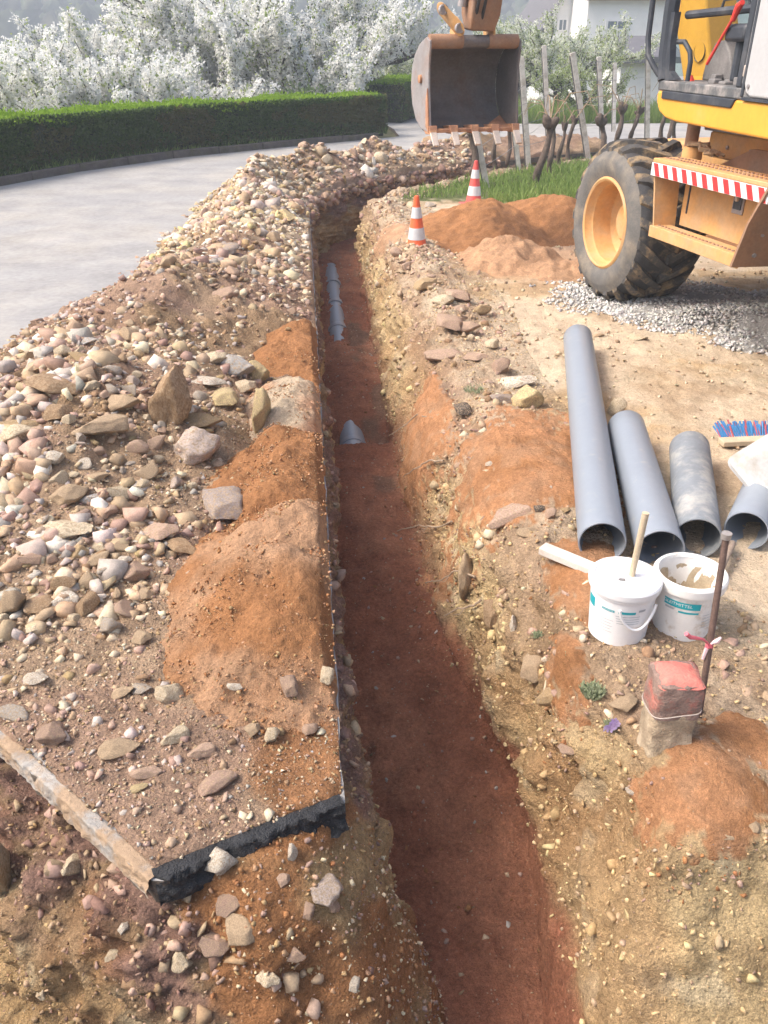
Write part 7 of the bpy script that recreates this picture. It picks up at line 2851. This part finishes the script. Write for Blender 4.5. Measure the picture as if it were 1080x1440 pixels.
vine(930, 195, 15.8, .60, .045, .0, 'vine just right of the post by the cab', 1.2, 4)
vine(948, 200, 15.2, .55, .042, -.1, 'vine under the front corner of the digger body', 1.1, 4)
vine(940, 190, 16.6, .60, .042, .1, 'far vine seen below the cab floor', 1.1, 4)


# ------------------------------------------------------------------ grass
GRASS = leafmat('grass_blade', (.16, .25, .05), (.31, .40, .12), .45)
def grass(name, label, n, fn, h0, h1, seed, hf=None, mat=GRASS):
    rk = np.random.default_rng(seed)
    x, y = fn(rk, n)
    z = (ground_h(x, y) if hf is None else hf(x, y)) - .01
    h = h0 + (h1 - h0) * rk.random(len(x)) ** 1.6
    a = rk.uniform(0, 6.283, len(x))
    ln_ = rk.normal(0, .35, (len(x), 2)) * h[:, None]
    w = .0035 + .1 * .03 * rk.random(len(x))
    w = w * (1 + 0.05 * y)
    px_, py_ = np.cos(a) * w, np.sin(a) * w
    B0 = np.stack([x - px_, y - py_, z], -1)
    B1 = np.stack([x + px_, y + py_, z], -1)
    M0 = np.stack([x + ln_[:, 0] * .4 - px_ * .7, y + ln_[:, 1] * .4 - py_ * .7, z + h * .6], -1)
    M1 = np.stack([x + ln_[:, 0] * .4 + px_ * .7, y + ln_[:, 1] * .4 + py_ * .7, z + h * .6], -1)
    Tp = np.stack([x + ln_[:, 0], y + ln_[:, 1], z + h * .95], -1)
    V = np.stack([B0, B1, M1, Tp, M0], 1).reshape(-1, 3)
    k = np.arange(len(x)) * 5
    F = np.concatenate([np.stack([k, k + 1, k + 2, k + 4], -1), np.stack([k + 4, k + 2, k + 3, k + 3], -1)])
    # second set are triangles: build with tris
    F3 = np.concatenate([np.stack([k, k + 1, k + 2], -1), np.stack([k, k + 2, k + 4], -1), np.stack([k + 4, k + 2, k + 3], -1)])
    o = np_mesh(name, V, F3, mat)
    return tag(o, label, None, kind='stuff')


def patch_near(rk, n):
    x = rk.uniform(.2, 5.5, n)
    y = rk.uniform(9.6, 15.0, n)
    s, w = to_sw(x, y)
    g = fbm(x * 1.3, y * 1.3, 0, 3, 210)
    ok = (-w > .95) & (y - 0.30 * (x - .5) * (x < 2.5) + .5 * g > 9.9) & (rk.random(n) < .35 + .65 * sstep(-.3, .3, g))
    return x[ok], y[ok]
grass('grass', 'rough spring grass under the vines beyond the sand heap', 42000, patch_near, .05, .17, 3)
def verge_far(rk, n):
    x = rk.uniform(1.9, 15, n)
    y = 20.9 + .07 * (x - 4) + rk.uniform(0, 2.2, n)
    return x, y
grass('tall_grass', 'taller grass strip beyond the road behind the vineyard', 16000, verge_far, .25, .65, 4, land_h)
def verge_hedge(rk, n):
    i = rk.integers(0, len(hp), n)
    d = rk.uniform(.10, .32, n)
    p = hp[i] + hNb[i] * d[:, None]
    return p[:, 0], p[:, 1]
grass('weeds', 'weeds along the kerb at the foot of the hedge', 5000, verge_hedge, .04, .14, 6, lambda x, y: np.full(x.shape, .075))


# ------------------------------------------------------------------ houses, far wood
def house(label, px0, px1, d, py_base, wall_h, roof_h, depth, ridge_along=True, roof=ROOF, windows=(), name='house', rz=0.0):
    a, b = atd(px0, py_base, d), atd(px1, py_base, d)
    w = b.x - a.x
    z0 = a.z - 6
    z1 = a.z + wall_h
    cx = (a.x + b.x) / 2
    t = thing(name, label, 'house', (cx, d + depth / 2, z0))
    m = MB()
    if ridge_along:
        m.hexa([(a.x, d, z0), (b.x, d, z0), (b.x, d + depth, z0), (a.x, d + depth, z0), (a.x, d, z1), (b.x, d, z1), (b.x, d + depth, z1), (a.x, d + depth, z1)])
        m.prism([(a.x, d + .02, z1), (a.x, d + depth - .02, z1), (a.x, d + depth / 2, z1 + roof_h)], (w, 0, 0))
    else:
        m.prism([(a.x, d, z0), (b.x, d, z0), (b.x, d, z1), (cx, d, z1 + roof_h), (a.x, d, z1)], (0, depth, 0))
    m.build('wall', HOUSEWALL, t, smooth=False)
    m = MB()
    o_ = .35
    th_ = .18
    if ridge_along:
        for y0, y1 in ((d - o_, d + depth / 2), (d + depth + o_, d + depth / 2)):
            k = roof_h / (depth / 2)
            zl = z1 - k * o_ + .03
            m.prism([(a.x - o_, y0, zl), (a.x - o_, y1, z1 + roof_h + .03), (a.x - o_, y1, z1 + roof_h + .03 + th_), (a.x - o_, y0, zl + th_)], (w + 2 * o_, 0, 0))
    else:
        k = roof_h / (w / 2)
        for x0, x1 in ((a.x - o_, cx), (b.x + o_, cx)):
            zl = z1 - k * o_ + .03
            m.prism([(x0, d - o_, zl), (x1, d - o_, z1 + roof_h + .03), (x1, d - o_, z1 + roof_h + .03 + th_), (x0, d - o_, zl + th_)], (0, depth + 2 * o_, 0))
    rf = m.build('roof', roof, t, smooth=False)
    for (x0, x1, y0, y1) in windows:
        p, q = atd(x0, y1, d), atd(x1, y0, d)
        m = MB()
        m.box(((p.x + q.x) / 2, d - .03, (p.z + q.z) / 2), (q.x - p.x + .16, .10, q.z - p.z + .16))
        fr = m.build('window', HOUSEWALL, t, smooth=False)
        m = MB()
        n_ = 2
        for k in range(n_):
            ww = (q.x - p.x) / n_
            m.box((p.x + ww * (k + .5), d - .085, (p.z + q.z) / 2), (ww - .06, .02, q.z - p.z))
        m.build('pane', WINDOWDARK, fr, smooth=False)
    return t
house('large white house with a small window, right of the vineyard posts', 822, 1075, 46, 60, 1.95, 3.2, 9, True, REDROOF, [(853, 882, 30, 40), (935, 960, 30, 46)])
house('white gabled house with a grey roof left of the large one', 764, 828, 50, 60, .75, 1.75, 12, False, ROOF, [(785, 797, 28, 42)])
house('grey-roofed wing between the two white houses', 800, 840, 58, 60, 1.1, 2.4, 8, True, ROOF)
house('low pale garden shed behind the far vine posts', 868, 935, 30, 140, 1.1, .5, 4, True, ROOF, name='garden_shed')

# distant wood on the hill: one mass of crowns
WOODLEAF = leafmat('far_wood', (.045, .06, .03), (.085, .095, .05), .15)
n = 7000
x_ = rng.uniform(-200, 200, n)
y_ = rng.uniform(105, 280, n)
ok = np.abs(x_) < .75 * y_
x_, y_ = x_[ok], y_[ok]
base_s = rock_shape(700, 2, 0, .10, (1, 1, 1.1))
scatter('far_wood', np.column_stack([x_, y_, land_h(x_, y_) + 1.0]), 1.3 + 1.9 * rng.random(len(x_)) ** 2, pal(len(x_), P_=np.array([(.05, .07, .035), (.07, .085, .04), (.06, .06, .04), (.09, .10, .05)])), 'bare spring wood covering the far hillside', bases=[rock_shape(700 + k, 2, 0, .3, (1, 1, 1.2)) for k in range(4)], flat=.1)

# ------------------------------------------------------------------ air: pale haze round everything
m = MB()
m.hexa([(-240, -70, -14), (240, -70, -14), (240, 300, -14), (-240, 300, -14), (-240, -70, 31), (240, -70, 31), (240, 300, 31), (-240, 300, 31)])
hz_m, nt, b = nmat('haze_air')
nt.nodes.remove(b)
pv = nt.nodes.new('ShaderNodeVolumePrincipled')
pv.inputs['Color'].default_value = (.80, .88, .96, 1)
pv.inputs['Density'].default_value = HAZE_D
nt.links.new(pv.outputs[0], nt.nodes['Material Output'].inputs['Volume'])
o = m.build('haze', hz_m, smooth=False)
tag(o, kind='stuff')
